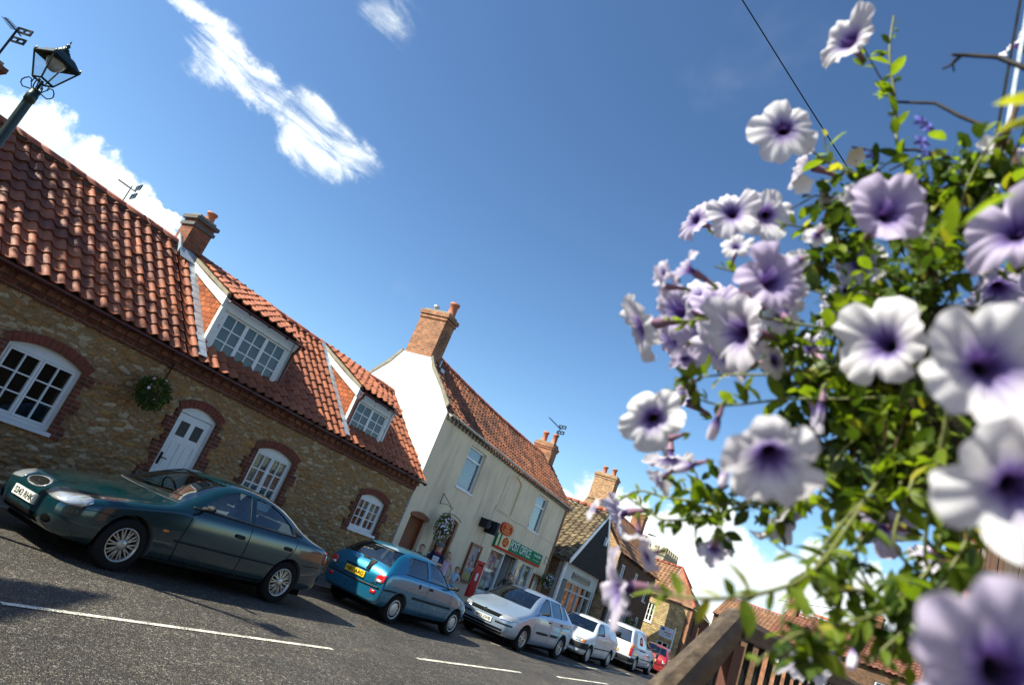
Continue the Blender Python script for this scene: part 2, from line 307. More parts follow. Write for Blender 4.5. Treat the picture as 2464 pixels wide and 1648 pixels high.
# ---------------------------------------------------------------- mesh builder
def vec(*a): return Vector(a)
class Fr:
    """working frame: O + u*U + v*V + w*W"""
    def __init__(s, O, U=(1, 0, 0), V=(0, 0, 1), W=None):
        s.O = Vector(O); s.U = Vector(U).normalized(); s.V = Vector(V).normalized()
        s.W = Vector(W).normalized() if W is not None else s.U.cross(s.V)
    def p(s, u, v, w=0): return s.O + s.U*u + s.V*v + s.W*w
    def at(s, u, v, w=0): return Fr(s.p(u, v, w), s.U, s.V, s.W)
class MB:
    def __init__(s): s.v = []; s.f = []; s.m = []; s.sm = []; s.uv = {}
    def face(s, pts, m=0, smooth=False, uv=None):
        i = len(s.v); s.v += [Vector(p) for p in pts]; 
        if uv: s.uv[len(s.f)] = uv
        s.f.append(list(range(i, i+len(pts)))); s.m.append(m); s.sm.append(smooth)
    def mesh(s, vs, fs, m=0, smooth=False):
        i = len(s.v); s.v += [Vector(p) for p in vs]
        for f in fs: s.f.append([i+k for k in f]); s.m.append(m); s.sm.append(smooth)
    def box(s, F, u0, u1, v0, v1, w0, w1, m=0):
        P = [F.p(u, v, ww) for ww in (w0, w1) for v in (v0, v1) for u in (u0, u1)]
        s.mesh(P, [(4, 5, 7, 6), (1, 0, 2, 3), (0, 4, 6, 2), (5, 1, 3, 7), (6, 7, 3, 2), (0, 1, 5, 4)], m)
    def prism(s, F, outer, w0, w1, holes=(), m=0, mside=None, back=True):
        mside = m if mside is None else mside
        loops = [list(outer)]+[list(h) for h in holes]
        flat = [q for l in loops for q in l]
        tris = tessellate_polygon([[Vector((q[0], q[1], 0)) for q in l] for l in loops])
        def area(l): return sum(l[i][0]*l[(i+1) % len(l)][1]-l[(i+1) % len(l)][0]*l[i][1] for i in range(len(l)))
        n = len(flat); vs = [F.p(q[0], q[1], w1) for q in flat]+[F.p(q[0], q[1], w0) for q in flat]; fs = []
        for t in tris:
            a, b, c = t; A = (flat[b][0]-flat[a][0])*(flat[c][1]-flat[a][1])-(flat[c][0]-flat[a][0])*(flat[b][1]-flat[a][1])
            if A < 0: b, c = c, b
            fs.append((a, b, c))
        s.mesh(vs, fs, m)
        if back: s.mesh(vs, [(n+c, n+b, n+a) for a, b, c in fs], mside)
        k = 0; sd = []
        for li, l in enumerate(loops):
            ccw = area(l) > 0
            if li > 0: ccw = not ccw
            for i in range(len(l)):
                a, b = k+i, k+(i+1) % len(l)
                sd.append((a, n+a, n+b, b) if ccw else (b, n+b, n+a, a))
            k += len(l)
        s.mesh(vs, sd, mside)
    def tube(s, pts, r, n=8, m=0, caps=True, closed=False):
        pts = [Vector(p) for p in pts]; L = len(pts); rr = r if isinstance(r, (list, tuple)) else [r]*L
        vs = []; prev = None
        for i, p in enumerate(pts):
            a = pts[i+1]-p if i < L-1 else p-pts[i-1]
            b = p-pts[i-1] if i > 0 else a
            t = (a.normalized()+b.normalized());
            if t.length < 1e-6: t = a
            t.normalize()
            if prev is None:
                x = t.cross(Vector((0, 0, 1)));
                if x.length < .05: x = t.cross(Vector((1, 0, 0)))
            else: x = prev - t*prev.dot(t)
            x.normalize(); prev = x; y = t.cross(x)
            for k in range(n):
                an = 2*math.pi*k/n; vs.append(p+(x*math.cos(an)+y*math.sin(an))*rr[i])
        fs = [(i*n+k, i*n+(k+1) % n, (i+1)*n+(k+1) % n, (i+1)*n+k) for i in range(L-1) for k in range(n)]
        s.mesh(vs, fs, m, n > 5)
        if caps:
            s.face([vs[k] for k in reversed(range(n))], m); s.face([vs[(L-1)*n+k] for k in range(n)], m)
    def lathe(s, F, prof, n=16, m=0, a0=0, a1=2*math.pi, smooth=True):
        """profile of (radius, height along V); turned round V"""
        full = abs(a1-a0-2*math.pi) < 1e-6; k = n if full else n+1; vs = []
        for r, h in prof:
            for i in range(k):
                a = a0+(a1-a0)*i/n; vs.append(F.p(r*math.cos(a), h, r*math.sin(a)))
        fs = []
        for j in range(len(prof)-1):
            for i in range(n):
                i2 = (i+1) % k; fs.append((j*k+i, (j+1)*k+i, (j+1)*k+i2, j*k+i2))
        s.mesh(vs, fs, m, smooth)
    def build(s, name, mats, parent=None, L=None):
        me = bpy.data.meshes.new(name); off = L if L is not None else Vector((0, 0, 0))
        me.from_pydata([v-off for v in s.v], [], s.f)
        for mm in (mats if isinstance(mats, (list, tuple)) else [mats]): me.materials.append(MAT[mm])
        me.polygons.foreach_set('material_index', s.m); me.polygons.foreach_set('use_smooth', s.sm)
        uvl = me.uv_layers.new(name='UVMap'); dat = [0.0]*(2*len(me.loops)); Z = Vector((0, 0, 1))
        for p in me.polygons:
            if p.index in s.uv:
                for li, q in zip(p.loop_indices, s.uv[p.index]): dat[2*li] = q[0]; dat[2*li+1] = q[1]
                continue
            nn = p.normal; tt = Z.cross(nn)
            if tt.length < .02: tt = Vector((1, 0, 0)); vv = Vector((0, 1, 0))
            else: tt.normalize(); vv = nn.cross(tt)
            for li, vi in zip(p.loop_indices, p.vertices):
                co = s.v[vi]; dat[2*li] = co.dot(tt); dat[2*li+1] = co.dot(vv)
        uvl.data.foreach_set('uv', dat)
        o = bpy.data.objects.new(name, me); COL.objects.link(o)
        if parent is not None:
            o.parent = parent
            if L is None:
                base = parent
                loc = Vector((0, 0, 0)); 
                while base is not None:
                    loc += base.location + base.matrix_parent_inverse.translation; base = base.parent
                o.matrix_parent_inverse = Matrix.Translation(-loc)
        elif L is not None: o.location = L
        return o
def thing(name, label, cat, loc=(0, 0, 0), group=None, rz=0):
    o = bpy.data.objects.new(name, None); COL.objects.link(o); o.location = loc; o.rotation_euler = (0, 0, rz)
    o.empty_display_size = .1
    return tag(o, label, cat, group)
def tag(o, label, cat, group=None):
    o['label'] = label; o['category'] = cat
    if group: o['group'] = group
    return o
def struct(o, label=None):
    o['kind'] = 'structure'
    if label: o['label'] = label
    return o
def rect(u0, u1, v0, v1): return [(u0, v0), (u1, v0), (u1, v1), (u0, v1)]
def archpoly(u0, u1, v0, v1, rise, n=10):
    """opening with a segmental arch: springs at v1, crown at v1+rise"""
    if rise <= 0: return rect(u0, u1, v0, v1)
    w = (u1-u0)/2; Rr = (w*w+rise*rise)/(2*rise); cx = (u0+u1)/2; cy = v1+rise-Rr; a = math.asin(min(1, w/Rr))
    return [(u0, v0), (u1, v0)] + [(cx+Rr*math.sin(t), cy+Rr*math.cos(t)) for t in [a-2*a*i/n for i in range(n+1)]]
def text_mesh(txt, F, size, mat, parent, name='lettering', depth=.004, align='CENTER', sx=1.0, off=0.0):
    cu = bpy.data.curves.new(name, 'FONT'); cu.body = txt; cu.size = size; cu.extrude = depth/2; cu.align_x = align; cu.align_y = 'CENTER'; cu.offset = off
    ob = bpy.data.objects.new(name, cu); COL.objects.link(ob)
    dg = bpy.context.evaluated_depsgraph_get(); me = bpy.data.meshes.new_from_object(ob.evaluated_get(dg)); bpy.data.objects.remove(ob)
    b = MB(); b.mesh([F.p(v.co.x*sx, v.co.y, v.co.z+depth/2) for v in me.vertices], [list(p.vertices) for p in me.polygons])
    return b.build(name, mat, parent)
def copytree(o, parent=None, loc=None):
    c = o.copy(); COL.objects.link(c); c.parent = parent
    if loc is not None: c.location = loc
    for ch in [x for x in bpy.data.objects if x.parent == o]: copytree(ch, c)
    return c
# ================================================================ ground
b = MB()
XS = [-60, -20, 0, 8, 16, 24, 32, 44, 60, 90, 150, 400, 1500]
b.face([(-1500, -1500, -.02), (1500, -1500, -.02), (1500, 1500, -.02), (-1500, 1500, -.02)])
g = struct(b.build('ground', 'kerb_stone'), 'flat ground under the village')
def kerb_y(x): return 9.72 + max(0, x-15)*.030 + max(0, x-34)**1.6*.02
def edge_r(x): return 1.0 + max(0, x-15)*.03 + max(0, x-34)**1.6*.02
b = MB(); xs = [-40+i*2 for i in range(62)]
for i in range(len(xs)-1):
    x0, x1 = xs[i], xs[i+1]
    b.face([(x0, -30, 0), (x1, -30, 0), (x1, kerb_y(x1)+.02, 0), (x0, kerb_y(x0)+.02, 0)])
struct(b.build('road', 'asphalt'), 'sunlit chipped asphalt village street')
m_, t_ = newmat('pavement'); o_ = obs(t_)
n_ = t_.noise(o_, 60, 4, .7); n2_ = t_.noise(o_, 1.5, 4, .6)
setb(t_, Base_Color=t_.mix(1.0, t_.mix(t_.rng(n_, .35, .7), (.075, .068, .06, 1), (.16, .145, .125, 1)), t_.rng(n2_, .3, .7, .7, 1.2), 'MULTIPLY'), Roughness=.9)
bump(t_, n_, .5, .006)
b = MB()
for i in range(len(xs)-1):
    x0, x1 = xs[i], xs[i+1]; k0, k1 = kerb_y(x0), kerb_y(x1)
    b.face([(x0, k0+.12, .105), (x1, k1+.12, .105), (x1, k1+9, .25), (x0, k0+9, .25)])
struct(b.build('pavement', 'pavement'), 'narrow dark pavement in front of the cottages')
b = MB(); x = -6.0
while x < 60:
    k0, k1 = kerb_y(x), kerb_y(x+.9)
    F = Fr((x, k0, 0), (.9, k1-k0, 0), (0, 0, 1)); F.W = -F.W if F.W.y > 0 else F.W
    L = math.hypot(.9, k1-k0)
    b.box(Fr(F.O, F.U, F.V, F.W), .004, L-.004, -.02, .108, -.125, 0.0)
    x += .9
struct(b.build('kerb', 'kerb_stone'), 'worn grey stone kerb')
b = MB()
def dash(xa, ya, xb, yb, w=.10, z=.006):
    d = Vector((xb-xa, yb-ya, 0)); n = Vector((-d.y, d.x, 0)).normalized()*w/2; k = max(1, int(d.length/.25)); rr = random.Random(int(xa*10))
    for i in range(k):
        p = Vector((xa, ya, z))+d*i/k; q = Vector((xa, ya, z))+d*(i+1)/k
        b.face([p-n, q-n, q+n, p+n])
dash(3.49, 5.97, 7.66, 5.95, .075); dash(9.85, 6.05, 13.8, 6.09, .085); dash(15.9, 6.14, 19.7, 6.16, .09); dash(22.5, 6.3, 26.5, 6.45, .09); dash(28.5, 6.6, 32, 6.75, .09); dash(34, 6.8, 39, 7.3); dash(42, 7.8, 47, 8.8)
dash(20.6, 7.55, 27.0, 7.8, .07); dash(16.3, 8.2, 20.0, 7.5, .06); dash(29, 8.0, 34, 8.4, .07)
struct(b.build('road_marking', 'road_paint'), 'worn broken white lines painted along the road')

plain('tar', (.014, .013, .012), .5, var=.2)
b = MB(); rr = random.Random(2)
for (xa, ya, xb, yb, wd) in ((5.5, 7.3, 12, 7.1, .006), (13, 7.0, 24, 7.2, .010), (6.6, 6.4, 8.8, 6.7, .006)):
    n = int(math.hypot(xb-xa, yb-ya)/.12); P = [Vector((xa+(xb-xa)*i/n+rr.uniform(-.02, .02), ya+(yb-ya)*i/n+rr.uniform(-.03, .03), .004)) for i in range(n+1)]
    for p_, q_ in zip(P[:-1], P[1:]):
        d = (q_-p_).normalized(); nn = Vector((-d.y, d.x, 0))*wd*rr.uniform(.3, .8); b.face([p_-nn, q_-nn, q_+nn, p_+nn])
struct(b.build('road_seam', 'tar'), 'dark tar seams and cracks in the road')

# ================================================================ roof helpers
PROF = [(0, .034), (.07, .016), (.16, .004), (.30, .0), (.45, .002), (.54, .012), (.63, .036), (.72, .056), (.82, .062), (.91, .052), (1.0, .036)]
def pantiles(mb, O, U, S, width, slope, pu=.235, pv=.265, k=1.0, sag=0.0, jit=.006, seed=3, cut=None, m=0):
    """rows of pantiles: U along the eave, S up the slope. cut(u, s) True leaves a tile out"""
    O = Vector(O); U = Vector(U).normalized(); S = Vector(S).normalized(); N = U.cross(S)
    if N.z < 0: N = -N
    rr = random.Random(seed); nu = int(math.ceil(width/pu)); nv = int(math.ceil(slope/pv))
    for j in range(nv):
        s0 = j*pv; s1 = min(slope, (j+1)*pv+.03)
        for i in range(nu):
            if cut and cut((i+.5)*pu, (j+.5)*pv): continue
            dz = rr.uniform(-jit, jit); ds = rr.uniform(-.008, .008); tw = rr.uniform(-.5, .5)*jit
            lo, hi, lip = [], [], []
            uvl = []
            for (q, h) in PROF:
                u = (i+q)*pu
                if u > width+.001: continue
                sg = -sag*math.sin(math.pi*min(1, max(0, u/width)))
                hh = h*k+dz+tw*(q-.5)
                lo.append(O+U*u+S*(s0+ds)+N*(hh+.038*k+sg)); hi.append(O+U*u+S*s1+N*(hh+.004+sg)); lip.append(O+U*u+S*(s0+ds+.004)+N*(hh+.008*k+sg))
                uvl.append((u, s0, s1))
            L = len(lo)
            if L < 2: continue
            b0 = len(mb.f)
            mb.mesh(lo+hi+lip+lo, [(a, a+1, L+a+1, L+a) for a in range(L-1)] + [(2*L+a, 2*L+a+1, 3*L+a+1, 3*L+a) for a in range(L-1)], m, True)
            for a in range(L-1):
                mb.uv[b0+a] = [((i+.5)*pu, (j+.1)*pv+0), ((i+.5)*pu+.02, (j+.1)*pv), ((i+.5)*pu+.02, (j+.8)*pv), ((i+.5)*pu, (j+.8)*pv)]
                uu0, uu1 = uvl[a][0], uvl[a+1][0]
                lim = lambda x: min(max(x, i*pu+.004), (i+1)*pu-.006)
                v0, v1 = j*pv+.004, (j+1)*pv-.006
                mb.uv[b0+a] = [(lim(uu0), v0), (lim(uu1), v0), (lim(uu1), v1), (lim(uu0), v1)]
                mb.uv[b0+L-1+a] = [(lim(uu0), v0), (lim(uu1), v0), (lim(uu1), v0+.02), (lim(uu0), v0+.02)]
def ridge(mb, A, B, r=.11, seg=.42, sag=0.0, m=0, gap=.003):
    A = Vector(A); B = Vector(B); L = (B-A).length; n = max(1, round(L/seg)); d = (B-A).normalized(); side = d.cross(Vector((0, 0, 1))).normalized(); rr = random.Random(5)
    for i in range(n):
        t0 = L*i/n; t1 = L*(i+1)/n-gap; z0 = -sag*math.sin(math.pi*t0/L); z1 = -sag*math.sin(math.pi*(t1)/L); j = rr.uniform(-.004, .004); r2 = r*rr.uniform(.97, 1.05)
        vs = []
        for (t, z, rad) in ((t0, z0, r2), (t1, z1, r2*.97)):
            for k in range(9):
                a = math.pi*k/8; vs.append(A+d*t+side*math.cos(a)*rad+Vector((0, 0, math.sin(a)*rad+z+j)))
        vs += [v-Vector((0, 0, .02)) for v in vs[:9]]
        mb.mesh(vs, [(k, 9+k, 10+k, k+1) for k in range(8)]+[(k+1, 19+k-0, 18+k, k) for k in range(8)], m, True)
def chimney_part(F, su, sw, h, parent, brick='chimney_brick', cap='chimney_brick', capm='cement', bands=((.82, .03, .10), (.92, .055, .10)), flaunch=.05, bandmat=None):
    """stack on frame F (U,W horizontal, V up), footprint su x sw, height h"""
    b = MB(); b.box(F, 0, su, 0, h, -sw, 0)
    z = 0
    for (fr, pr, th) in bands:
        b.box(F, -pr, su+pr, h*fr, h*fr+th, -sw-pr, pr, 1 if bandmat else 0)
    b.box(F, .02, su-.02, h-.003, h+flaunch, -sw+.02, -.02, 2)
    return b.build('chimney', [brick, bandmat or brick, capm], parent)
def pot(F, h=.35, r=.12, parent=None, mat='terracotta', flare=1.15):
    b = MB(); b.lathe(F, [(r*1.15, 0), (r*1.15, .04), (r, .06), (r*.92, h*.8), (r*flare, h*.84), (r*flare, h), (r*.75, h), (r*.7, h*.5), (0.001, h*.48)], 18)
    return b.build('chimney_pot', mat, parent)

# ---------------------------------------------------------------- windows, doors
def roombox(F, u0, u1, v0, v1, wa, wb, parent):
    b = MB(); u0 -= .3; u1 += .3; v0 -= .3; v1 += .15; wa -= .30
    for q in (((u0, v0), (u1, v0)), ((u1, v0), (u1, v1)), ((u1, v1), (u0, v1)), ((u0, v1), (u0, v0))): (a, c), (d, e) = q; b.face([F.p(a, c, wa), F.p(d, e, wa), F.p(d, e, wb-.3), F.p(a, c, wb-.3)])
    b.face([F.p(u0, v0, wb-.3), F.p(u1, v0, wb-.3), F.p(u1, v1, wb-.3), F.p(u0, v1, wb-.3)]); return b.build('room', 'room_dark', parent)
def brick_surround(F, u0, u1, v0, v1, rise, parent, sill=True, top_h=.16, wmin=.10, wmax=.21, step=.225, mat='red_brick', seed=1):
    b = MB(); pr = .020
    v = v0; k = seed
    while v < v1-.01:
        e = min(v1, v+step); wd = wmax if k % 2 else wmin
        b.box(F, u0-wd, u0-.002, v, e-.001, -.05, pr+.001*(k % 2)); b.box(F, u1+.002, u1+wd, v, e-.001, -.05, pr+.001*(k % 2)); v = e; k += 1
    # soldier arch
    w_ = (u1-u0)/2; rise = max(rise, .001); Rr = (w_*w_+rise*rise)/(2*rise); cx = (u0+u1)/2; cy = v1+rise-Rr; a = math.asin(min(1, w_/Rr))*1.10
    n = int(2*a*Rr/.078)
    pts = [(cx+(Rr+.001)*math.sin(t), cy+(Rr+.001)*math.cos(t)) for t in [-a+2*a*i/14 for i in range(15)]]+[(cx+(Rr+top_h)*math.sin(t), cy+(Rr+top_h)*math.cos(t)) for t in [a-2*a*i/14 for i in range(15)]]
    b.prism(F, pts, -.05, pr-.004, m=1, back=False)
    for i in range(n):
        t0 = -a+2*a*(i+.06)/n; t1 = -a+2*a*(i+.94)/n; r1, r2 = Rr+.004, Rr+top_h-.004
        P = [(cx+r*math.sin(t), cy+r*math.cos(t)) for r, t in ((r1, t0), (r1, t1), (r2, t1), (r2, t0))]
        b.prism(F, P[::-1] if False else P, -.01, pr+.006+random.uniform(0, .004), m=2, back=False)
    return b.build('brick_surround', [mat, 'mortar', 'arch_brick'], parent)
plain('slate_band', (.10, .095, .09), .8, var=.3); plain('arch_brick', (.19, .045, .023), .85, var=.4, scale=13, bmp=.5)
def casement(F, u0, u1, v0, v1, rise, parent, cols=4, rows=3, lights=2, curtain=None, frame='white_paint', fw_=.07, depth=.07, sillh=.06, room=True, drop=0.0, glaz='window_glass', barw=.022, curt_poly=None):
    """timber window: arched head board, outer frame, opening lights with glazing bars"""
    hb = v1+min(0, -drop)
    b = MB(); outer = archpoly(u0, u1, v0, v1, rise); inn = rect(u0+fw_, u1-fw_, v0+fw_*.8, v1-fw_*.55)
    b.prism(F, outer, -depth-.05, -depth, [inn], back=False)
    iw = (u1-u0-2*fw_)/lights
    for k in range(lights):
        a0 = u0+fw_+k*iw; a1 = a0+iw; c0, c1 = v0+fw_*.8, v1-fw_*.55; sf = .038
        b.prism(F, rect(a0+.004, a1-.004, c0+.004, c1-.004), -depth-.045, -depth+.012, [rect(a0+sf, a1-sf, c0+sf, c1-sf)], back=False)
        nc = max(1, cols//lights)
        for i in range(1, nc):
            x = a0+sf+(a1-a0-2*sf)*i/nc; b.box(F, x-barw/2, x+barw/2, c0+sf, c1-sf, -depth-.035, -depth+.006)
        for j in range(1, rows):
            z = c0+sf+(c1-c0-2*sf)*j/rows; b.box(F, a0+sf, a1-sf, z-barw/2, z+barw/2, -depth-.034, -depth+.005)
    o = b.build('window', frame, parent)
    if sillh:
        b = MB(); b.box(F, u0-.03, u1+.03, v0-sillh, v0, -depth-.05, .045); b.build('sill', frame, o)
    b = MB(); b.box(F, u0+fw_*.7, u1-fw_*.7, v0+fw_*.5, v1-fw_*.3, -depth-.030, -depth-.026); b.build('pane', glaz, o)
    if curtain:
        b = MB(); w0 = -depth-.075
        if curt_poly is None: curt_poly = [rect(u0+fw_*.6, u1-fw_*.6, v0+fw_*.5, v1-fw_*.3)]
        for cp in curt_poly: b.prism(F, cp, w0-.004, w0)
        b.build('curtain', curtain, o)
    roombox(F, u0, u1, v0, v1, -depth-.06, -depth-.9, o)
    return o
def upvc(F, u0, u1, v0, v1, parent, transom=None, curtain='net_curtain', mull=(), mat='white_upvc', depth=.08):
    b = MB(); f = .055; holes = []; xs_ = [u0]+list(mull)+[u1]
    for a, c in zip(xs_[:-1], xs_[1:]):
        if transom: holes += [rect(a+f, c-f*.8, v0+f, transom-f/2), rect(a+f, c-f*.8, transom+f/2, v1-f)]
        else: holes.append(rect(a+f, c-f*.8, v0+f, v1-f))
    b.prism(F, rect(u0, u1, v0, v1), -depth-.05, -depth, holes, back=False)
    o = b.build('window', mat, parent)
    b = MB(); b.box(F, u0-.04, u1+.04, v0-.05, v0, -depth-.04, .04); b.build('sill', mat, o)
    b = MB(); b.box(F, u0+.03, u1-.03, v0+.03, v1-.03, -depth-.03, -depth-.026); b.build('pane', 'window_glass', o)
    if curtain:
        b = MB(); b.box(F, u0+.03, u1-.03, v0+.03, v1-.03, -depth-.09, -depth-.085); b.build('curtain', curtain, o)
    roombox(F, u0, u1, v0, v1, -depth-.06, -depth-.9, o)
    return o
def gutter(A, B, parent, mat='gutter_brown', r=.055, brackets=.9, drop=.0):
    A = Vector(A); B = Vector(B); d = (B-A).normalized(); L = (B-A).length; side = d.cross(Vector((0, 0, 1))).normalized(); b = MB()
    vs = []
    for t in (0, L):
        for rr_ in (r, r-.008):
            for k in range(9):
                a = math.pi+math.pi*k/8; vs.append(A+d*t+side*math.cos(a)*rr_+Vector((0, 0, math.sin(a)*rr_)))
    fs = [(k, k+1, 18+k+1, 18+k) for k in range(8)]+[(9+k+1, 9+k, 27+k, 27+k+1) for k in range(8)]+[(0, 18, 27, 9), (8, 17, 35, 26)]
    fs += [(k+1, k, 9+k, 9+k+1) for k in range(8)]+[(18+k, 18+k+1, 27+k+1, 27+k) for k in range(8)]
    b.mesh(vs, fs, 0, True)
    n = int(L/brackets)
    for i in range(n+1):
        p = A+d*(L*i/max(1, n)); b.tube([p+side*math.cos(a)*(r+.008)+Vector((0, 0, math.sin(a)*(r+.008))) for a in [math.pi+math.pi*k/6 for k in range(7)]], .012, 5)
    return b.build('gutter', mat, parent)
def aerial(name, label, base, h, dirv, parts=12, boom=1.1, bent=None, mr=.016, elw=.34, panel=False, scale=1.0):
    o = thing(name, label, 'aerial', base, None); B = Vector(base); top = B+Vector((0, 0, h)); d = Vector(dirv).normalized(); s = d.cross(Vector((0, 0, 1))).normalized()
    b = MB(); b.tube([B, top+Vector((0, 0, .06))], mr, 6); b.build('mast', 'black_iron', o)
    b = MB(); b.tube([top-d*.15*scale, top+d*boom*scale], .010*scale+.003, 5)
    for i in range(parts):
        c = top+d*(boom*scale*(i+.6)/parts); wv = elw*scale*(.62-.22*i/parts)
        b.tube([c-s*wv, c+s*wv], .004*scale+.002, 4)
    b.build('boom', 'black_iron', o)
    b = MB(); c = top-d*.12*scale
    for sg in (-1, 1):
        q = c+Vector((0, 0, sg*.13*scale)); F = Fr(q-d*.02, s, (0, 0, 1))
        b.prism(F, rect(-.20*scale, .20*scale, -.075*scale, .075*scale), -.01, .01, [rect(-.15*scale, -.02*scale, -.03*scale, .03*scale), rect(.02*scale, .15*scale, -.03*scale, .03*scale)])
    b.build('reflector', 'black_iron', o)
    return o

# ================================================================ the stone cottage row
YF = 11.2; FC = Fr((0, YF, 0)); XE = 14.96; XL = -3.2
EZ, EY, RZ, RY = 3.03, 11.02, 5.14, 13.23
cot = thing('stone_cottage', 'long rubble stone cottage with red pantile roof, brick-arched openings and two roof dormers', 'house', (6, YF, .2))
W1 = (4.66, 5.82, 1.06, 2.06, .13); DR = (7.66, 8.48, .16, 2.19, .12); W2 = (9.62, 10.68, 1.06, 2.10, .12); W3 = (13.10, 14.14, 1.30, 2.08, .11)
W0 = (1.2, 2.4, 1.06, 2.06, .13)
b = MB()
b.prism(FC, rect(XL, XE, 0, 2.86), -.42, -.045, [archpoly(*W0), archpoly(*W1), archpoly(*DR), archpoly(*W2), archpoly(*W3)])
b.prism(Fr((XL, YF+.43, 0), (0, 1, 0), (0, 0, 1)), [(0, 0), (4.0, 0), (4.0, 2.9), (2.03, 5.0), (0, 2.95)], 0, .3)
b.box(FC, XL, XE, 0, 2.86, -4.45, -4.15)
nv0 = len(b.v)
from mathutils import noise as mn
du = .022; NU = int((XE-XL)/du); NV = int(2.74/du); ops = (W0, W1, W2, W3, DR); vid = {}; vcol = []
def hole(u, v):
    for q in ops:
        if q[0]-.03 < u < q[1]+.03 and q[2]-.03 < v < q[3]+q[4]*(1-((u-(q[0]+q[1])/2)/((q[1]-q[0])/2))**2)+.04: return True
    return False
gv, gf = [], []
for i in range(NU+1):
    u = XL+(XE-XL)*i/NU
    for j in range(NV+1):
        v = .0+2.745*j/NV; a = mn.noise((u*2.1, v*3.0, 3.1)); c = mn.noise((u*2.1, v*3.0, 9.7))
        ds, pp = mn.voronoi((u*5.8+a*1.1, v*16+c*1.7, 0)); e = ds[1]-ds[0]; k = pp[0]; r1 = (math.sin(k.x*127.1+k.y*311.7+k.z*74.7)*43758.5) % 1; r2 = (math.sin(k.x*269.5+k.y*183.3+k.z*41.)*24634.6) % 1
        ee = min(1, max(0, (e-.04)/.30)); ee = ee*ee*(3-2*ee); rough = mn.fractal((u*9, v*17, 1.3), .7, 2.1, 4)
        h = -.034+ee*(.026+.020*r2)+rough*.015
        gv.append(FC.p(u, v, min(.018, h))); vcol.append((r1, r2, ee, 1))
for i in range(NU):
    for j in range(NV):
        u = XL+(XE-XL)*(i+.5)/NU; v = 2.745*(j+.5)/NV
        if not hole(u, v): gf.append((i*(NV+1)+j, (i+1)*(NV+1)+j, (i+1)*(NV+1)+j+1, i*(NV+1)+j+1))
b.mesh(gv, gf, 0, True)
wo = b.build('wall', 'rubble_stone', cot); ca = wo.data.color_attributes.new('stone', 'FLOAT_COLOR', 'POINT'); fl_ = [.5, .5, .0, 1]*nv0
for q in vcol: fl_ += q
ca.data.foreach_set('color', fl_)
b = MB(); F = FC
b.box(F, XL, XE, 2.74, 2.86, 0.002, .045); b.box(F, XL, XE, 2.862, 2.97, -.3, .10, 1)
x = XL
while x < XE-.1: b.box(F, x, x+.11, 2.862, 2.955, .10, .135, 1); x += .225
b.build('brick_eaves_course', ['red_brick', 'chimney_brick'], cot)
for ww in (W0, W1, W2, W3, DR): brick_surround(FC, ww[0], ww[1], max(.2, ww[2]-.08), ww[3], ww[4], cot, seed=int(ww[0]*3))
casement(FC, *W0, cot, curtain=None); casement(FC, *W1, cot)
casement(FC, *W2, cot, curtain='lace_curtain'); 
u0, u1, v0, v1, _ = W3
sw = lambda k: [(u0+.05, v1-.03), (u0+.05, v1-.5)] 
casement(FC, *W3, cot, curtain='cream_curtain', curt_poly=[
    [(u0+.05, v0+.30), (u0+.16, v0+.36), (u0+.26, v0+.52), (u0+.34, v1-.03), (u0+.05, v1-.03)],
    [(u0+.40, v1-.25), (u0+.62, v0+.50), (u0+.74, v0+.34), (u1-.05, v0+.25), (u1-.05, v1-.03), (u0+.40, v1-.03)]])
# front door
u0, u1, v0, v1, rise = DR
b = MB(); b.prism(FC, archpoly(u0, u1, v0, v1, rise), -.12, -.05, [rect(u0+.05, u1-.05, v0, v1-.04)], back=False); df = b.build('door', 'white_paint', cot)
b = MB(); a0, a1, c0, c1 = u0+.055, u1-.055, v0+.01, v1-.05
pw = (a1-a0-.30)/2; holes = [rect(a0+.10, a0+.10+pw, c1-.40, c1-.13), rect(a1-.10-pw, a1-.10, c1-.40, c1-.13)]
pan = [rect(a0+.10, a0+.10+pw, c0+.95, c1-.52), rect(a1-.10-pw, a1-.10, c0+.95, c1-.52), rect(a0+.10, a0+.10+pw, c0+.12, c0+.80), rect(a1-.10-pw, a1-.10, c0+.12, c0+.80)]
b.prism(FC, rect(a0, a1, c0, c1), -.11, -.07, holes+pan, back=False)
for pnl in pan: (x0, y0), _, (x1, y1), _ = pnl; b.box(FC, x0, x1, y0, y1, -.108, -.084); b.box(FC, x0+.03, x1-.03, y0+.03, y1-.03, -.0838, -.076)
b.build('door_leaf', 'white_paint', df)
b = MB(); 
for h in holes: b.box(FC, h[0][0], h[1][0], h[0][1], h[2][1], -.10, -.09)
b.build('glass_light', 'frosted', df)
b = MB(); hx = a0+.055; b.box(FC, hx-.022, hx+.022, c0+1.0, c0+1.22, -.069, -.055); b.tube([FC.p(hx, c0+1.13, -.05), FC.p(hx, c0+1.13, -.02), FC.p(hx+.11, c0+1.13, -.02)], .010, 6); b.build('handle', 'black_plastic', df)
# main roof
sl = Vector((0, RY-EY, RZ-EZ)); SLn = sl.length
def d_cut(u, s):
    x = XL+u
    return (7.62 < x < 9.35 and .50 < s < 2.9) or (11.82 < x < 13.2 and .50 < s < 2.9)
b = MB(); pantiles(b, (XL, EY-.03, EZ), (1, 0, 0), sl, 7.05-XL, SLn-.05, cut=d_cut, jit=.008); b.build('roof', 'pantile_dark', cot)
b = MB(); pantiles(b, (7.06, EY-.03, EZ), (1, 0, 0), sl, XE-7.05, SLn-.05, cut=lambda u, s: d_cut(u+7.06-XL, s), jit=.008, seed=9); b.build('roof', 'pantile_orange', cot)
b = MB()
b.mesh([(XL, EY+.03, EZ), (XE, EY+.03, EZ), (XE, RY, RZ-.03), (XL, RY, RZ-.03), (XL, 15.5, EZ-.1), (XE, 15.5, EZ-.1)], [(0, 1, 2, 3), (3, 2, 5, 4)])
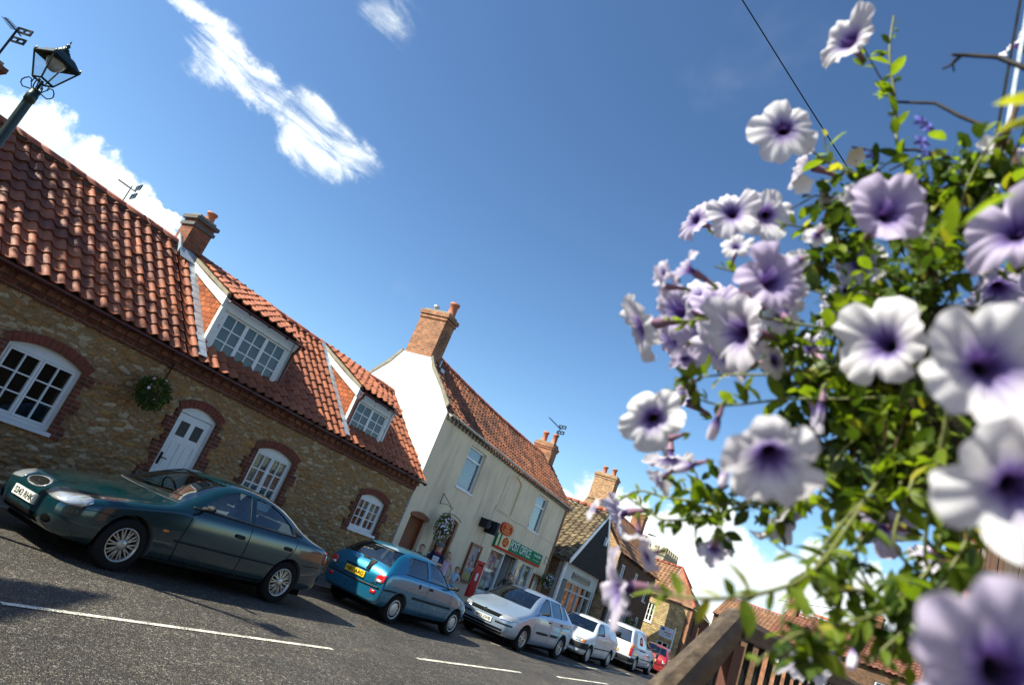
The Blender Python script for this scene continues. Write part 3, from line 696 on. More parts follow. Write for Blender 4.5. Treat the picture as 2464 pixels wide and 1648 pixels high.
b.box(Fr((0, RY, 0)), XL, 7.1, RZ-.12, RZ+.05, -.07, .07); b.box(Fr((0, RY, 0)), 7.65, XE, RZ-.12, RZ+.03, -.07, .07)
b.build('roof_slab', 'dark_mortar', cot)
b = MB(); ridge(b, (XL, RY, RZ+.02), (7.1, RY, RZ+.02)); b.build('ridge', 'ridge_tile', cot)
b = MB(); ridge(b, (7.65, RY, RZ+.02), (XE-.02, RY, RZ+.0), sag=.02); b.build('ridge', 'ridge_tile', cot)
gutter((XL, EY-.075, EZ-.015), (XE+.02, EY-.075, EZ-.025), cot)
chimney_part(Fr((7.14, 13.08, 4.7)), .46, .42, 1.18, cot, bands=((.80, .035, .07), (.925, .055, .075)), bandmat='slate_band')
pot(Fr((7.50, 13.32, 5.90), (1, 0, 0), (0, 0, 1)), .26, .10, cot)
b = MB()
b.prism(Fr((7.10, 13.075, 0), (0, -1, 0), (0, 0, 1)), [(0, 4.98), (.10, 4.93), (.10, 5.10), (0, 5.22), (-.2, 5.42), (-.2, 5.2)], -.01, .03)
b.build('lead_flashing', 'lead', cot)

def roofpt(x, s, n): 
    S = sl.normalized(); N = Vector((0, -S.z, S.y)); return Vector((x, EY-.03, EZ))+S*s+N*n
for (xa, s0, s1) in ((7.40, .10, SLn-.35), (11.60, .10, SLn-.05)):
    b = MB(); k = 14
    for i in range(k):
        a = s0+(s1-s0)*i/k; c = s0+(s1-s0)*(i+1)/k+.01; j = .012*(i % 2)
        q = [roofpt(xa-.10+j, a, .075), roofpt(xa+.06, a, .095), roofpt(xa+.06, c, .092), roofpt(xa-.10+j, c, .070)]
        b.face(q); b.face([roofpt(xa-.10+j, a, .0), q[0], q[3], roofpt(xa-.10+j, c, .0)])
    b.build('lead_flashing', 'lead', cot)
b = MB(); b.face([roofpt(7.06, SLn-.45, .10), roofpt(7.50, SLn-.45, .10), roofpt(7.5, SLn-.13, .11), roofpt(7.06, SLn-.13, .11)])
b.build('lead_flashing', 'lead', cot)
# dormers
def dormer(x0, x1, yf, zb, zt, parent, lights, pipe_side, fascia=.22):
    F = Fr((0, yf, 0)); d = None
    fr = .12; wz0, wz1 = zb+.10, zt-fascia
    b = MB(); b.prism(F, rect(x0, x1, zb, zt), -.06, 0, [rect(x0+fr+.06, x1-fr-.04, wz0, wz1)], back=False)
    b.box(F, x0+fr, x1-fr+.02, wz1-.0, wz1+.035, .001, .05); b.box(F, x0+.01, x1-.01, zb-.03, zb+.05, .001, .06); b.box(F, x0, x0+.05, zb+.05, zt, .001, .02)
    b.box(F, x1-.05, x1, zb+.05, zt, .001, .02)
    dm = b.build('dormer', 'peeling_white_paint', parent)
    a0, a1 = x0+fr+.055, x1-fr-.035; n = lights; wdt = (a1-a0)/n; b = MB()
    for k in range(n):
        p0 = a0+k*wdt; p1 = p0+wdt; s_ = .038
        b.prism(F, rect(p0+.002, p1-.002, wz0+.002, wz1-.002), -.055, -.015, [rect(p0+s_, p1-s_, wz0+s_, wz1-s_)], back=False)
        b.box(F, (p0+p1)/2-.011, (p0+p1)/2+.011, wz0+s_, wz1-s_, -.05, -.02)
        for j in (1, 2):
            z = wz0+s_+(wz1-wz0-2*s_)*j/3; b.box(F, p0+s_, p1-s_, z-.011, z+.011, -.049, -.021)
    b.build('window', 'white_paint', dm)
    b = MB(); b.box(F, a0, a1, wz0, wz1, -.042, -.038); b.build('pane', 'window_glass', dm)
    b = MB(); b.box(F, a0, a1, wz0, wz1-(.0 if n == 3 else .28), -.12, -.115); b.build('curtain', 'frosted' if n == 3 else 'room_dark', dm)
    b = MB(); b.box(F, a0-.05, a1+.05, wz0-.05, wz1+.05, -.6, -.55); b.build('room', 'room_dark', dm)
    # cheeks
    def zr(y): return zt+.02+(RZ-zt-.02)*(y-(yf-.02))/(RY-(yf-.02))
    def zm(y): return EZ+(y-EY)*(RZ-EZ)/(RY-EY)+.03
    b = MB(); G = Fr((x0, 0, 0), (0, -1, 0), (0, 0, 1))
    b.prism(G, [(-(RY-.05), zm(RY-.05)-.1), (-yf, zb-.1), (-yf, zt), (-(RY-.05), zr(RY-.05))][::-1], -.06, -.002); b.build('cheek', 'tile_hanging', dm)
    b = MB(); G2 = Fr((x1, 0, 0), (0, -1, 0), (0, 0, 1)); b.prism(G2, [(-(RY-.05), zm(RY-.05)-.1), (-yf, zb-.1), (-yf, zt), (-(RY-.05), zr(RY-.05))][::-1], .002, .06)
    b.build('cheek', 'tile_hanging', dm)
    b = MB(); ys = [yf-.02, yf+.3, yf+.8, yf+1.3, RY-.12]
    off = [.0, -.015, -.03, -.02, .0]; dp = [.19, .17, .15, .14, .10]
    up_ = [(-y, zr(y)+o_) for y, o_ in zip(ys, off)]; dn = [(-y, zr(y)+o_-q) for y, o_, q in zip(ys, off, dp)]
    b.prism(G, up_+dn[::-1], .002, .03); b.build('bargeboard', 'peeling_white_paint', dm); b = MB(); b.prism(G2, up_+dn[::-1], -.03, -.002); b.build('bargeboard', 'peeling_white_paint', dm)
    b = MB(); b.prism(G, [(-y, zr(y)+.075) for y in ys]+[(-y, zr(y)+.003) for y in reversed(ys)], -.05, .035); b.build('verge_mortar', 'cement', dm)
    b = MB(); S = Vector((0, RY-yf+.10, RZ-zt+.02)); pantiles(b, (x0-.01, yf-.13, zt+.03), (1, 0, 0), S, x1-x0+.10, S.length-.06, k=.9, jit=.01, seed=int(x0), pv=.25); b.build('roof', 'pantile_orange', dm)
    b = MB(); b.mesh([(x0-.01, yf-.08, zt+.02), (x1+.09, yf-.08, zt+.02), (x1+.09, RY, RZ+.0), (x0-.01, RY, RZ)], [(0, 1, 2, 3), (3, 2, 1, 0)]); b.build('roof_slab', 'dark_mortar', dm)
    g_ = gutter((x0+.0, yf-.16, zt-.03), (x1+.09, yf-.16, zt-.035), dm, r=.042, brackets=.45)
    b = MB(); xp = x1-.015 if pipe_side > 0 else x0+.06
    b.tube([(xp, yf-.15, zt-.06), (xp, yf-.12, zt-.16), (xp, yf-.05, zt-.26), (xp, yf-.05, zb+.06), (xp, yf-.12, zb-.02)], .034, 8); b.build('downpipe', 'gutter_brown', dm)
    return dm
dormer(7.46, 9.42, 11.36, 3.22, 4.36, cot, 3, 1); dormer(11.68, 13.16, 11.36, 3.22, 4.26, cot, 2, -1)
# left stack of the row, with its pot
chimney_part(Fr((2.55, 13.0, 4.6)), .62, .5, 1.28, cot, bands=((.80, .03, .07), (.92, .06, .08)), bandmat='chimney_brick')
pot(Fr((2.80, 13.22, 5.9)), .34, .12, cot)
aerial('tv_aerial', 'dark television aerial on a thick mast beside the leftmost chimney pot', (3.04, 13.1, 5.85), .66, (-.9, -.42, .05), 10, .36, mr=.018, elw=.24, scale=.72)
aerial('tv_aerial', 'small grey television aerial on a thin leaning mast behind the cottage ridge', (5.93, 13.5, 5.0), .62, (-1, .2, .05), 9, .34, mr=.010, elw=.22, scale=.75)
# ================================================================ post office house
A4 = R(4.5); DP = Vector((math.cos(A4), math.sin(A4), 0)); NP = Vector((-DP.y, DP.x, 0)); P0 = Vector((15.01, 11.2, 0))
FP = Fr(P0, DP, (0, 0, 1)); SP = 11.70; PZ = 5.02; PR = 6.78; HD = 1.76
po = thing('white_gabled_house', 'cream rendered post office house with whitewashed gable end, brick chimneys and old pantile roof', 'house', tuple(P0+DP*6-Vector((0, 0, -.2))))
pW1 = (1.98, 3.14, 3.42, 4.70); pW2 = (8.15, 9.35, 3.43, 4.74); ar = (5.18, 6.42, 3.49, 4.58, .16); pD = (.29, 1.24, .18, 2.22, .07); pB = (1.90, 3.08, .95, 2.46, .09)
sf = (5.92, 10.20, .80, 2.27)
b = MB()
b.prism(FP, rect(0, SP, 0, PZ), -.30, 0, [rect(*pW1), rect(*pW2), archpoly(*ar), archpoly(*pD), archpoly(*pB), [(5.92, .80), (7.22, .80), (7.22, .16), (8.5, .16), (8.5, .80), (10.2, .80), (10.2, 2.27), (5.92, 2.27)]])
b.prism(FP, archpoly(*ar), -.06, -.045)
b.build('wall', 'cream_render', po)
FG = Fr(P0, NP, (0, 0, 1), -DP)   # gable frame, u runs back from the street
b = MB(); gp = [(.001, 0), (3.52, 0), (3.52, PZ), (3.05, 5.50), (2.55, 6.02), (2.28, 6.45), (1.26, 6.45), (1.05, 6.12), (.52, 5.62), (.05, PZ+.06), (.001, PZ)]
b.prism(FG, gp, -.28, .012); b.build('gable_wall', 'white_render', po)
b = MB(); b.prism(FG.at(0, 0, -SP+.29), [(0, 0), (3.5, 0), (3.5, PZ), (1.76, PR-.03), (0, PZ)], -.28, 0); b.build('gable_wall', 'orange_brick', po); b = MB(); b.box(FP, 0.3, SP-.3, 0, PZ, -3.5, -3.3); b.build('rear_wall', 'orange_brick', po)
b = MB(); q = [(.10, PZ+.12), (.52, 5.645), (1.05, 6.145), (1.26, 6.46), (1.20, 6.52), (1.0, 6.22), (.50, 5.74), (.05, PZ+.26)]
b.prism(FG, q, -.05, .03); b.build('verge_mortar', 'cement', po); b = MB(); q = [(3.52, PZ), (3.05, 5.52), (2.55, 6.04), (2.28, 6.46), (2.34, 6.52), (2.62, 6.10), (3.12, 5.56), (3.6, PZ+.02)]; b.prism(FG, q[::-1], -.05, .03)
b.build('verge_mortar', 'cement', po)
b = MB(); S = NP*HD+Vector((0, 0, PR-PZ)); b0 = P0-NP*.14+DP*.03+Vector((0, 0, PZ-.08))
pantiles(b, b0, DP, S, SP+.05, S.length+.14, pu=.232, pv=.205, k=1.0, sag=.10, jit=.009, seed=21)
b.build('roof', 'pantile_old', po)
b = MB(); p = lambda s, t, z: P0+DP*s+NP*t+Vector((0, 0, z))
b.mesh([p(.05, -.05, PZ-.06), p(SP, -.05, PZ-.06), p(SP, HD, PR-.13), p(.05, HD, PR-.13), p(.05, 3.6, PZ-.1), p(SP, 3.6, PZ-.1)], [(0, 1, 2, 3), (3, 2, 5, 4)]); b.build('roof_slab', 'dark_mortar', po)
b = MB(); ridge(b, p(.45, HD, PR+.02), p(SP-.45, HD, PR-.02), sag=.10, r=.12); b.build('ridge', 'ridge_tile', po)
gutter(p(.02, -.13, PZ+.0), p(SP+.05, -.13, PZ-.0), po, 'gutter_cream', .062, 1.0)
s = .1
while s < SP-.05: b = MB(); b.box(FP, s, s+.09, PZ-.17, PZ-.06, .001, .09); b.build('eaves_bracket', 'cement', po); s += .24
chimney_part(FP.at(.02, 6.42, -1.30), .56, .94, 1.50, po, brick='orange_brick', bands=((.83, .03, .07), (.90, .06, .12)))
pot(FP.at(.40, 7.95, -1.5), .46, .135, po); 
b = MB(); b.lathe(FP.at(.25, 7.93, -2.0), [(.06, 0), (.06, .16), (.10, .18), (.10, .24), (.001, .26)], 10); b.build('flue_cowl', 'lead', po)
b = MB(); b.box(FP, .585, .64, 6.36, 6.62, -1.75, -1.26); b.box(FP, .50, .72, 6.26, 6.36, -1.36, -1.10); b.build('chimney_flashing', 'lead', po)
chimney_part(FP.at(11.10, 6.05, -1.32), .58, .88, 1.28, po, brick='orange_brick', bands=((.80, .03, .07), (.86, .055, .08)))
pot(FP.at(11.36, 7.36, -1.50), .46, .12, po); pot(FP.at(11.36, 7.36, -1.98), .46, .12, po)
b = MB(); [b.box(FP, 11.02+.02*i, 11.10, 6.16+i*.13, 6.29+i*.13, -1.36-i*.12, -1.24-i*.12) for i in range(4)]; b.build('chimney_flashing', 'white_render', po)
aerial('tv_aerial', 'thin television aerial with a long boom strapped to the second chimney of the post office', tuple(FP.p(11.0, 6.9, -1.3)), 1.15, (-.9, .15, .1), 12, 1.0, mr=.018, elw=.16)
upvc(FP, *pW1, po, 4.34); upvc(FP, *pW2, po, 4.36)
b = MB(); b.prism(FP, archpoly(ar[0]-.05, ar[1]+.05, ar[2]-.03, ar[3], ar[4]+.02), .001, .018, [archpoly(*ar)], back=False); b.build('blind_window', 'cream_render', po)
# brown front door and window
b = MB(); b.prism(FP, archpoly(*pD), -.20, -.10, [rect(pD[0]+.07, pD[1]-.07, pD[2], pD[3]-.09)], back=False); b.prism(FP, archpoly(pD[0]-.03, pD[1]+.03, pD[3]-.08, pD[3], .09), -.05, .03, back=False)
d_ = b.build('door', 'brown_wood', po)
b = MB(); a0, a1 = pD[0]+.07, pD[1]-.07; n = 7
for i in range(n): b.box(FP, a0+(a1-a0)*i/n+.003, a0+(a1-a0)*(i+1)/n-.003, pD[2], pD[3]-.09, -.19, -.15)
b.box(FP, a0, a1, pD[2], pD[3]-.09, -.195, -.16); b.build('door_leaf', 'brown_wood', d_)
b = MB(); b.box(FP, a0+.24, a0+.56, 1.08, 1.20, -.149, -.135); b.build('letter_box', 'lead', d_)
b = MB(); b.box(FP, a1-.09, a1-.05, 1.12, 1.32, -.149, -.138); b.tube([FP.p(a1-.07, 1.24, -.13), FP.p(a1-.07, 1.24, -.10), FP.p(a1-.17, 1.24, -.10)], .009, 6); b.build('handle', 'brass', d_)
b = MB(); hh = [rect(pB[0]+.08, pB[0]+.50, pB[2]+.08, pB[3]-.42), rect(pB[0]+.56, pB[1]-.08, pB[2]+.08, pB[3]-.42), rect(pB[0]+.08, pB[0]+.50, pB[3]-.36, pB[3]-.05), rect(pB[0]+.56, pB[1]-.08, pB[3]-.36, pB[3]-.05)]
b.prism(FP, archpoly(*pB), -.14, -.06, hh, back=False); wd = b.build('window', 'brown_wood', po)
b = MB(); b.box(FP, pB[0]-.05, pB[1]+.05, pB[2]-.07, pB[2], -.12, .06); b.build('sill', 'brown_wood', wd)
b = MB(); b.box(FP, pB[0]+.05, pB[1]-.05, pB[2]+.05, pB[3]-.03, -.11, -.106); b.build('pane', 'window_glass', wd)
b = MB(); b.box(FP, pB[0]+.02, pB[1]-.02, pB[2]+.02, pB[3]-.02, -.5, -.45); b.build('room', 'cream_curtain', wd)
b = MB(); b.tube([FP.p(pB[0]-.05+(pB[1]-pB[0]+.1)*i/12, pB[3]+.08+.10*math.sin(math.pi*i/12), .012) for i in range(13)], .012, 5); b.build('drip_mould', 'cement', wd)
# shop front: two display windows and a recessed door
b = MB(); f = .06
b.prism(FP, rect(5.92, 7.22, .80, 2.27), -.14, -.04, [rect(5.98, 7.16, .86, 2.21)], back=False); b.box(FP, 7.16, 7.22, .16, .80, -.14, -.04); b.box(FP, 5.85, 7.25, .74, .80, -.10, .06); b.build('shop_window', 'white_upvc', po); b = MB(); b.prism(FP, rect(8.50, 10.20, .80, 2.27), -.14, -.04, [rect(8.56, 9.36, .86, 2.21), rect(9.41, 10.14, .86, 2.21)], back=False)
b.box(FP, 8.50, 8.56, .16, .80, -.14, -.04); b.box(FP, 8.48, 10.26, .74, .80, -.10, .06)
sfo = b.build('shop_window', 'white_upvc', po)
b = MB(); b.box(FP, 5.96, 7.18, .84, 2.23, -.10, -.096); b.build('pane', 'window_glass', sfo); b = MB(); b.box(FP, 8.54, 10.16, .84, 2.23, -.10, -.096); b.build('pane', 'window_glass', sfo)
def card(mb, F, u, v, w_, h_, w, m=0, rot=0): 
    c, s_ = math.cos(rot), math.sin(rot); mb.face([F.p(u+x*c-y*s_, v+x*s_+y*c, w) for x, y in ((-w_/2, -h_/2), (w_/2, -h_/2), (w_/2, h_/2), (-w_/2, h_/2))], m)
b = MB(); rr = random.Random(4); ms = ['paper', 'sky_card', 'yellow_card', 'pink_card', 'blue_card']
for (ua, ub) in ((6.0, 7.14), (8.6, 10.1)):
    for i in range(44): card(b, FP, rr.uniform(ua+.12, ub-.12), rr.uniform(.98, 2.05), rr.uniform(.10, .26), rr.uniform(.12, .30), -.106-i*.001, rr.choice([0, 0, 0, 1, 2, 3, 4, 0]), rr.uniform(-.1, .1))
b.build('window_display', ms, sfo)
b = MB(); b.box(FP, 5.95, 7.19, .83, 2.24, -.29, -.27); b.box(FP, 8.53, 10.17, .83, 2.24, -.29, -.27); b.build('window_back', 'cream_curtain', sfo)
b = MB(); b.box(FP, 7.3, 8.45, .16, 2.27, -1.2, -1.15); b.box(FP, 7.22, 7.25, .16, 2.27, -1.2, -.31, 1); b.box(FP, 8.47, 8.5, .16, 2.27, -1.2, -.31, 1); b.box(FP, 7.25, 8.47, .10, .16, -1.2, -.02, 0); b.box(FP, 7.25, 7.29, .2, 2.1, -.9, -.32, 2)
b.build('doorway', ['room_dark', 'shop_white', 'sign_red'], po)
b = MB(); b.tube([FP.p(s_, 3.40-.02*math.sin(s_*3), .01) for s_ in [5.0+.3*i for i in range(23)]], .008, 4); b.tube([FP.p(5.0, 3.40, .01), FP.p(5.02, 2.6, .012), FP.p(5.0, 1.9, .01)], .007, 4); b.tube([FP.p(5.02, 3.55, .012), FP.p(5.0, 3.40, .012)], .02, 5); b.build('cable', 'gutter_cream', po)

# things fixed to the post office wall
def sat(name, label, cat, F, u, v, group=None): return thing(name, label, cat, tuple(F.p(u, v, 0)), group)
t = sat('shop_sign', 'long green post office fascia sign with white lettering over the shop window', 'sign', FP, 8.1, 2.3)
b = MB(); b.box(FP, 5.80, 10.46, 2.31, 2.79, .01, .09); b.build('board', 'sign_green', t)
b = MB(); b.box(FP, 5.80, 10.46, 2.312, 2.385, .0905, .094); b.build('red_stripe', 'sign_red', t)
b = MB(); b.box(FP, 5.83, 6.00, 2.385, 2.78, .091, .0935); b.box(FP, 6.15, 7.0, 2.385, 2.79, .0912, .0945); b.build('cream_panel', 'sign_cream', t)
b = MB(); F_ = FP.at(6.58, 2.60, .0948); b.prism(F_, [(.27*math.cos(a), .165*math.sin(a)) for a in [2*math.pi*i/28 for i in range(28)]], 0, .004); b.build('roundel', 'sign_red', t)
text_mesh('POST', FP.at(6.58, 2.655, .0990), .13, 'sign_yellow', t); text_mesh('OFFICE', FP.at(6.58, 2.545, .0990), .12, 'sign_yellow', t)
text_mesh('POST OFFICE', FP.at(8.13, 2.60, .0905), .42, 'white_ink', t, sx=.86); b = MB(); b.tube([FP.p(9.55+i*.018, 2.665+.045*math.sin(i*1.25)*(1+.6*math.sin(i*.43)), .094) for i in range(44)], .009, 4); b.tube([FP.p(9.55+i*.014, 2.50+.016*math.sin(i*1.7), .094) for i in range(50)], .005, 4); b.build('script', 'white_ink', t)
t = sat('oval_sign', 'small red oval post office sign above the green fascia', 'sign', FP, 6.4, 3.0)
b = MB(); F_ = FP.at(6.42, 3.02, .02)
def stad(a, h): return [(a*math.copysign(abs(math.cos(x))**.72, math.cos(x)), h*math.copysign(abs(math.sin(x))**.72, math.sin(x))) for x in [2*math.pi*i/36 for i in range(36)]]
b.prism(F_, stad(.50, .20), 0, .05); b.build('board', 'sign_red', t)
b = MB(); b.prism(F_, stad(.46, .165), .051, .054, [stad(.445, .15)]); b.build('border', 'sign_yellow', t)
text_mesh('POST', F_.at(0, .065, .051), .15, 'sign_yellow', t); text_mesh('OFFICE', F_.at(0, -.068, .051), .15, 'sign_yellow', t)
t = sat('projecting_sign', 'black box sign sticking out from the cream wall above the notice case', 'sign', FP, 4.6, 2.8)
b = MB(); b.box(FP, 4.30, 4.52, 2.70, 2.98, .01, .30); b.build('box', 'black_plastic', t); b = MB(); b.box(FP, 4.80, 4.98, 2.60, 3.02, .02, .42); b.build('box', 'black_plastic', t)
b = MB(); b.box(FP, 4.53, 4.79, 2.73, 2.93, .05, .22); b.build('bracket_plate', 'lamp_green', t); text_mesh('G', FP.at(4.66, 2.83, .2215), .14, 'white_ink', t)
t = sat('notice_case', 'tall brown notice case full of cards left of the red post box', 'notice case', FP, 4.68, .9)
b = MB(); b.prism(FP, rect(4.28, 5.08, .93, 2.15), .0, .08, [rect(4.35, 5.01, 1.0, 2.08)], back=False); b.build('frame', 'brown_wood', t)
b = MB(); b.box(FP, 4.34, 5.02, .99, 2.09, .0, .012); b.build('backboard', 'sky_card', t)
b = MB(); rr = random.Random(8)
for i in range(30): card(b, FP, rr.uniform(4.42, 4.94), rr.uniform(1.08, 2.0), rr.uniform(.08, .2), rr.uniform(.1, .22), .014+i*.001, rr.choice([0, 0, 1, 3, 0, 2]), 0)
card(b, FP, 4.55, 1.12, .36, .2, .046, 2); card(b, FP, 4.86, 1.12, .26, .22, .047, 2); b.build('cards', ms, t)
b = MB(); b.box(FP, 4.34, 5.02, .99, 2.09, .060, .063); b.build('pane', 'window_glass', t)
t = sat('notice_case', 'brown framed notice board at the far end of the post office, beside the flower basket', 'notice case', FP, 10.75, 1)
b = MB(); b.prism(FP, rect(10.33, 11.25, .80, 2.06), .0, .07, [rect(10.42, 11.16, .9, 1.97)], back=False); b.build('frame', 'brown_wood', t)
b = MB(); b.box(FP, 10.4, 11.18, .88, 1.99, .0, .012); b.build('backboard', 'cream_curtain', t)
b = MB(); rr = random.Random(9)
for i in range(14): card(b, FP, rr.uniform(10.5, 11.08), rr.uniform(1.0, 1.9), rr.uniform(.1, .22), rr.uniform(.12, .26), .014+i*.001, rr.choice([0, 1, 0, 2]), 0)
b.build('cards', ms, t)
t = sat('post_box', 'flat red wall post box between the notice case and the shop window', 'post box', FP, 5.46, .55)
b = MB(); b.box(FP, 5.17, 5.76, .56, 1.70, .0, .035); b.build('body', 'postbox_red', t)
b = MB(); b.prism(FP, rect(5.22, 5.71, .60, 1.52), .036, .048, [rect(5.37, 5.56, 1.08, 1.34)], back=False); b.box(FP, 5.16, 5.77, 1.66, 1.72, .0355, .06); b.build('door', 'postbox_red', t)
b = MB(); b.box(FP, 5.38, 5.55, 1.09, 1.33, .0365, .046); b.build('collection_plate', 'white_ink', t)
b = MB(); b.box(FP, 5.29, 5.64, 1.57, 1.61, .0365, .040); b.build('slot', 'ink', t)

# ================================================================ gift shop with black gable
SG = 13.15   # left end along the post office line
FS = FP.at(0, 0, -.02)
gs = thing('gabled_shop', 'small white shop with black weatherboard gable, mossy brown pantiles and a wide display window', 'shop', tuple(FP.p(16.5, .2, -.1)))
gl, gr, gz, ga, gpk = 13.35, 19.7, 3.36, 16.75, 5.92
DEP = 5.0
b = MB(); b.prism(FS, rect(gl+.25, gr-.2, 0, 3.1), -.25, 0, [rect(13.6, 14.5, .15, 2.35), rect(14.7, 19.1, .95, 2.38)]); b.build('shop_front', 'shop_white', gs)
b = MB(); FL = Fr(FS.p(gl+.25, 0, 0), NP, (0, 0, 1), -DP); b.prism(FL, rect(0, DEP, 0, 3.3), -.2, 0); b.build('side_wall', 'brown_brick', gs); b = MB(); b.prism(FL.at(0, 0, -(gr-gl-.6)), rect(0, DEP, 0, 3.3), -.2, 0); b.build('side_wall', 'brown_brick', gs)
b = MB(); b.prism(FS.at(0, 0, .25), [(gl, gz-.3), (gr, gz-.3), (gr-.05, gz), (ga, gpk-.05), (gl+.05, gz)], -.15, .0)
z = gz-.26
while z < gpk-.15:
    k = max(0, (z-gz)/(gpk-gz)); b.box(FS.at(0, 0, .25), gl+.08+(ga-gl)*k, gr-.08-(gr-ga)*k, z, z+.13, .001, .016); z += .15
b.build('gable', 'black_timber', gs)
b = MB(); th = .17
b.prism(FS.at(0, 0, .27), [(gl-.12, gz-.32), (gl-.12, gz-.12), (ga, gpk+.10), (ga, gpk-.12), (gl+.02, gz-.32)][::-1], .0, .05); b.build('bargeboard', 'white_upvc', gs); b = MB(); b.prism(FS.at(0, 0, .27), [(gr+.10, gz-.34), (gr+.10, gz-.12), (ga+.001, gpk+.10), (ga+.001, gpk-.12), (gr-.06, gz-.34)], .0, .05); b.build('bargeboard', 'white_upvc', gs)
b = MB(); O = FS.p(gl-.20, gz-.22, .30); Sx = DP*(ga-gl+.2)+Vector((0, 0, gpk+.08-(gz-.22))); pantiles(b, O-NP*0+NP*0, NP, Sx, DEP+.3, Sx.length, pu=.30, pv=.33, k=1.3, jit=.012, seed=5)
b.build('roof', 'pantile_brown', gs)
b = MB(); O2 = FS.p(gr+.2, gz-.22, .30); Sx = -DP*(gr-ga+.2)+Vector((0, 0, gpk+.08-(gz-.22))); pantiles(b, O2, NP, Sx, DEP+.3, Sx.length, pu=.30, pv=.33, k=1.3, jit=.012, seed=6); b.build('roof', 'pantile_brown', gs)
b = MB(); b.prism(FS.at(0, 0, .22), [(gl-.2, gz-.30), (ga, gpk-.02), (gr+.2, gz-.30), (gr+.2, gz-.22), (ga, gpk+.05), (gl-.2, gz-.22)], -DEP-.3, -.01); b.build('roof_slab', 'dark_mortar', gs)
b = MB(); ridge(b, FS.p(ga, gpk+.12, .3), FS.p(ga, gpk+.12, -DEP), r=.13); b.build('ridge', 'ridge_tile', gs)
b = MB(); b.box(FS, 15.05, 17.95, 2.52, 2.80, .01, .06); sg = b.build('name_board', 'sign_grey', gs)
b = MB(); b.prism(FS, rect(15.07, 17.93, 2.54, 2.78), .061, .064, [rect(15.11, 17.89, 2.57, 2.75)]); b.build('border', 'gold_ink', sg)
text_mesh('Country Stores & Gifts', FS.at(16.5, 2.66, .062), .24, 'gold_ink', sg, sx=.95)
b = MB(); b.prism(FS, rect(14.7, 19.1, .95, 2.38), -.12, -.03, [rect(14.78+i*1.08, 14.78+i*1.08+1.0, 1.02, 1.95) for i in range(4)]+[rect(14.78+i*1.08, 14.78+i*1.08+1.0, 2.02, 2.32) for i in range(4)], back=False); b.box(FS, 14.6, 19.2, .88, .95, -.1, .08); dw = b.build('display_window', 'shop_white', gs)
b = MB(); b.box(FS, 14.75, 19.05, 1.0, 2.33, -.09, -.085); b.build('pane', 'window_glass', dw)
b = MB(); rr = random.Random(12)
for i in range(46): card(b, FS, rr.uniform(14.9, 18.9), rr.uniform(1.1, 1.95), rr.uniform(.1, .35), rr.uniform(.1, .35), -.2-i*.004, rr.choice([0, 3, 2, 1, 5, 5]), rr.uniform(-.4, .4))
b.build('window_display', ms+['postbox_red'], dw)
b = MB(); b.box(FS, 14.7, 19.1, .95, 2.38, -1.2, -1.15); b.box(FS, 13.6, 14.5, .15, 2.35, -.24, -.2); b.build('interior_back', 'room_dark', gs)
b = MB(); b.tube([FS.p(13.45, gz-.35, .14), FS.p(13.4, gz-.6, .10), FS.p(13.4, .15, .10)], .05, 8); b.box(FS, 13.45, 13.6, 0, 3.05, .005, .12); b.build('downpipe', 'white_upvc', gs)
t = thing('security_light', 'small white floodlight high on the black gable', 'light', tuple(FS.p(17.3, 4.75, .3)))
b = MB(); b.box(FS.at(0, 0, .27), 17.22, 17.42, 4.55, 4.95, .02, .14); b.build('housing', 'white_upvc', t)

# ================================================================ tall brick house
XB = 34.8; YB = 12.25
bh = thing('brick_house', 'tall house with sunlit orange brick gable end, dark street front and two chimney stacks', 'house', (39, YB, .2))
FB = Fr((XB, YB, 0), (1, .055, 0), (0, 0, 1)); LB = 8.9; BE, BR = 4.75, 7.02; HB = 1.95
NB = -FB.W
bw = [(.9, 1.75, .9, 2.1), (3.9, 5.0, 1.0, 2.15), (6.9, 7.9, 1.0, 2.15), (1.0, 1.9, 3.1, 4.3), (4.0, 4.9, 3.1, 4.3), (7.0, 7.9, 3.1, 4.3)]
b = MB(); b.prism(FB, rect(0, LB, 0, BE), -.25, 0, [rect(*q) for q in bw]+[rect(2.5, 3.35, .2, 2.2)]); b.build('front_wall', 'brown_brick', bh)
GB = Fr((XB, YB, 0), NB, (0, 0, 1), -FB.U)
b = MB(); b.prism(GB, [(.001, 0), (4.4, 0), (4.4, BE+.2), (3.1, 6.0), (2.65, 6.95), (1.5, 6.95), (1.25, 6.0), (.4, 5.15), (.001, BE)], -.25, .01); b.build('gable_wall', 'buff_brick', bh); b = MB(); b.prism(GB.at(0, 0, -LB+.25), [(0, 0), (4, 0), (4, BE), (2, BR), (0, BE)], -.25, 0); b.build('gable_wall', 'buff_brick', bh)
for i, q in enumerate(bw): casement(FB, *q, 0, bh, cols=2, rows=2, lights=2, curtain='net_curtain', fw_=.08)
b = MB(); b.prism(FB, rect(2.5, 3.35, .2, 2.2), -.15, -.08, back=False); b.box(FB, 2.3, 3.6, 2.22, 2.5, 0, .35); b.build('door', 'black_timber', bh)
b = MB(); Sx = NB*HB+Vector((0, 0, BR-BE)); pantiles(b, FB.p(-.05, BE-.08, .14), FB.U, Sx, LB+.1, Sx.length+.12, pu=.27, pv=.3, jit=.01, seed=31); b.build('roof', 'plain_brown', bh)
b = MB(); q_ = lambda u, t, z: FB.O+FB.U*u+NB*t+Vector((0, 0, z)); b.mesh([q_(0, -.1, BE-.05), q_(LB, -.1, BE-.05), q_(LB, HB, BR-.04), q_(0, HB, BR-.04), q_(0, 4.2, BE), q_(LB, 4.2, BE)], [(0, 1, 2, 3), (3, 2, 5, 4)]); b.build('roof_slab', 'dark_mortar', bh)
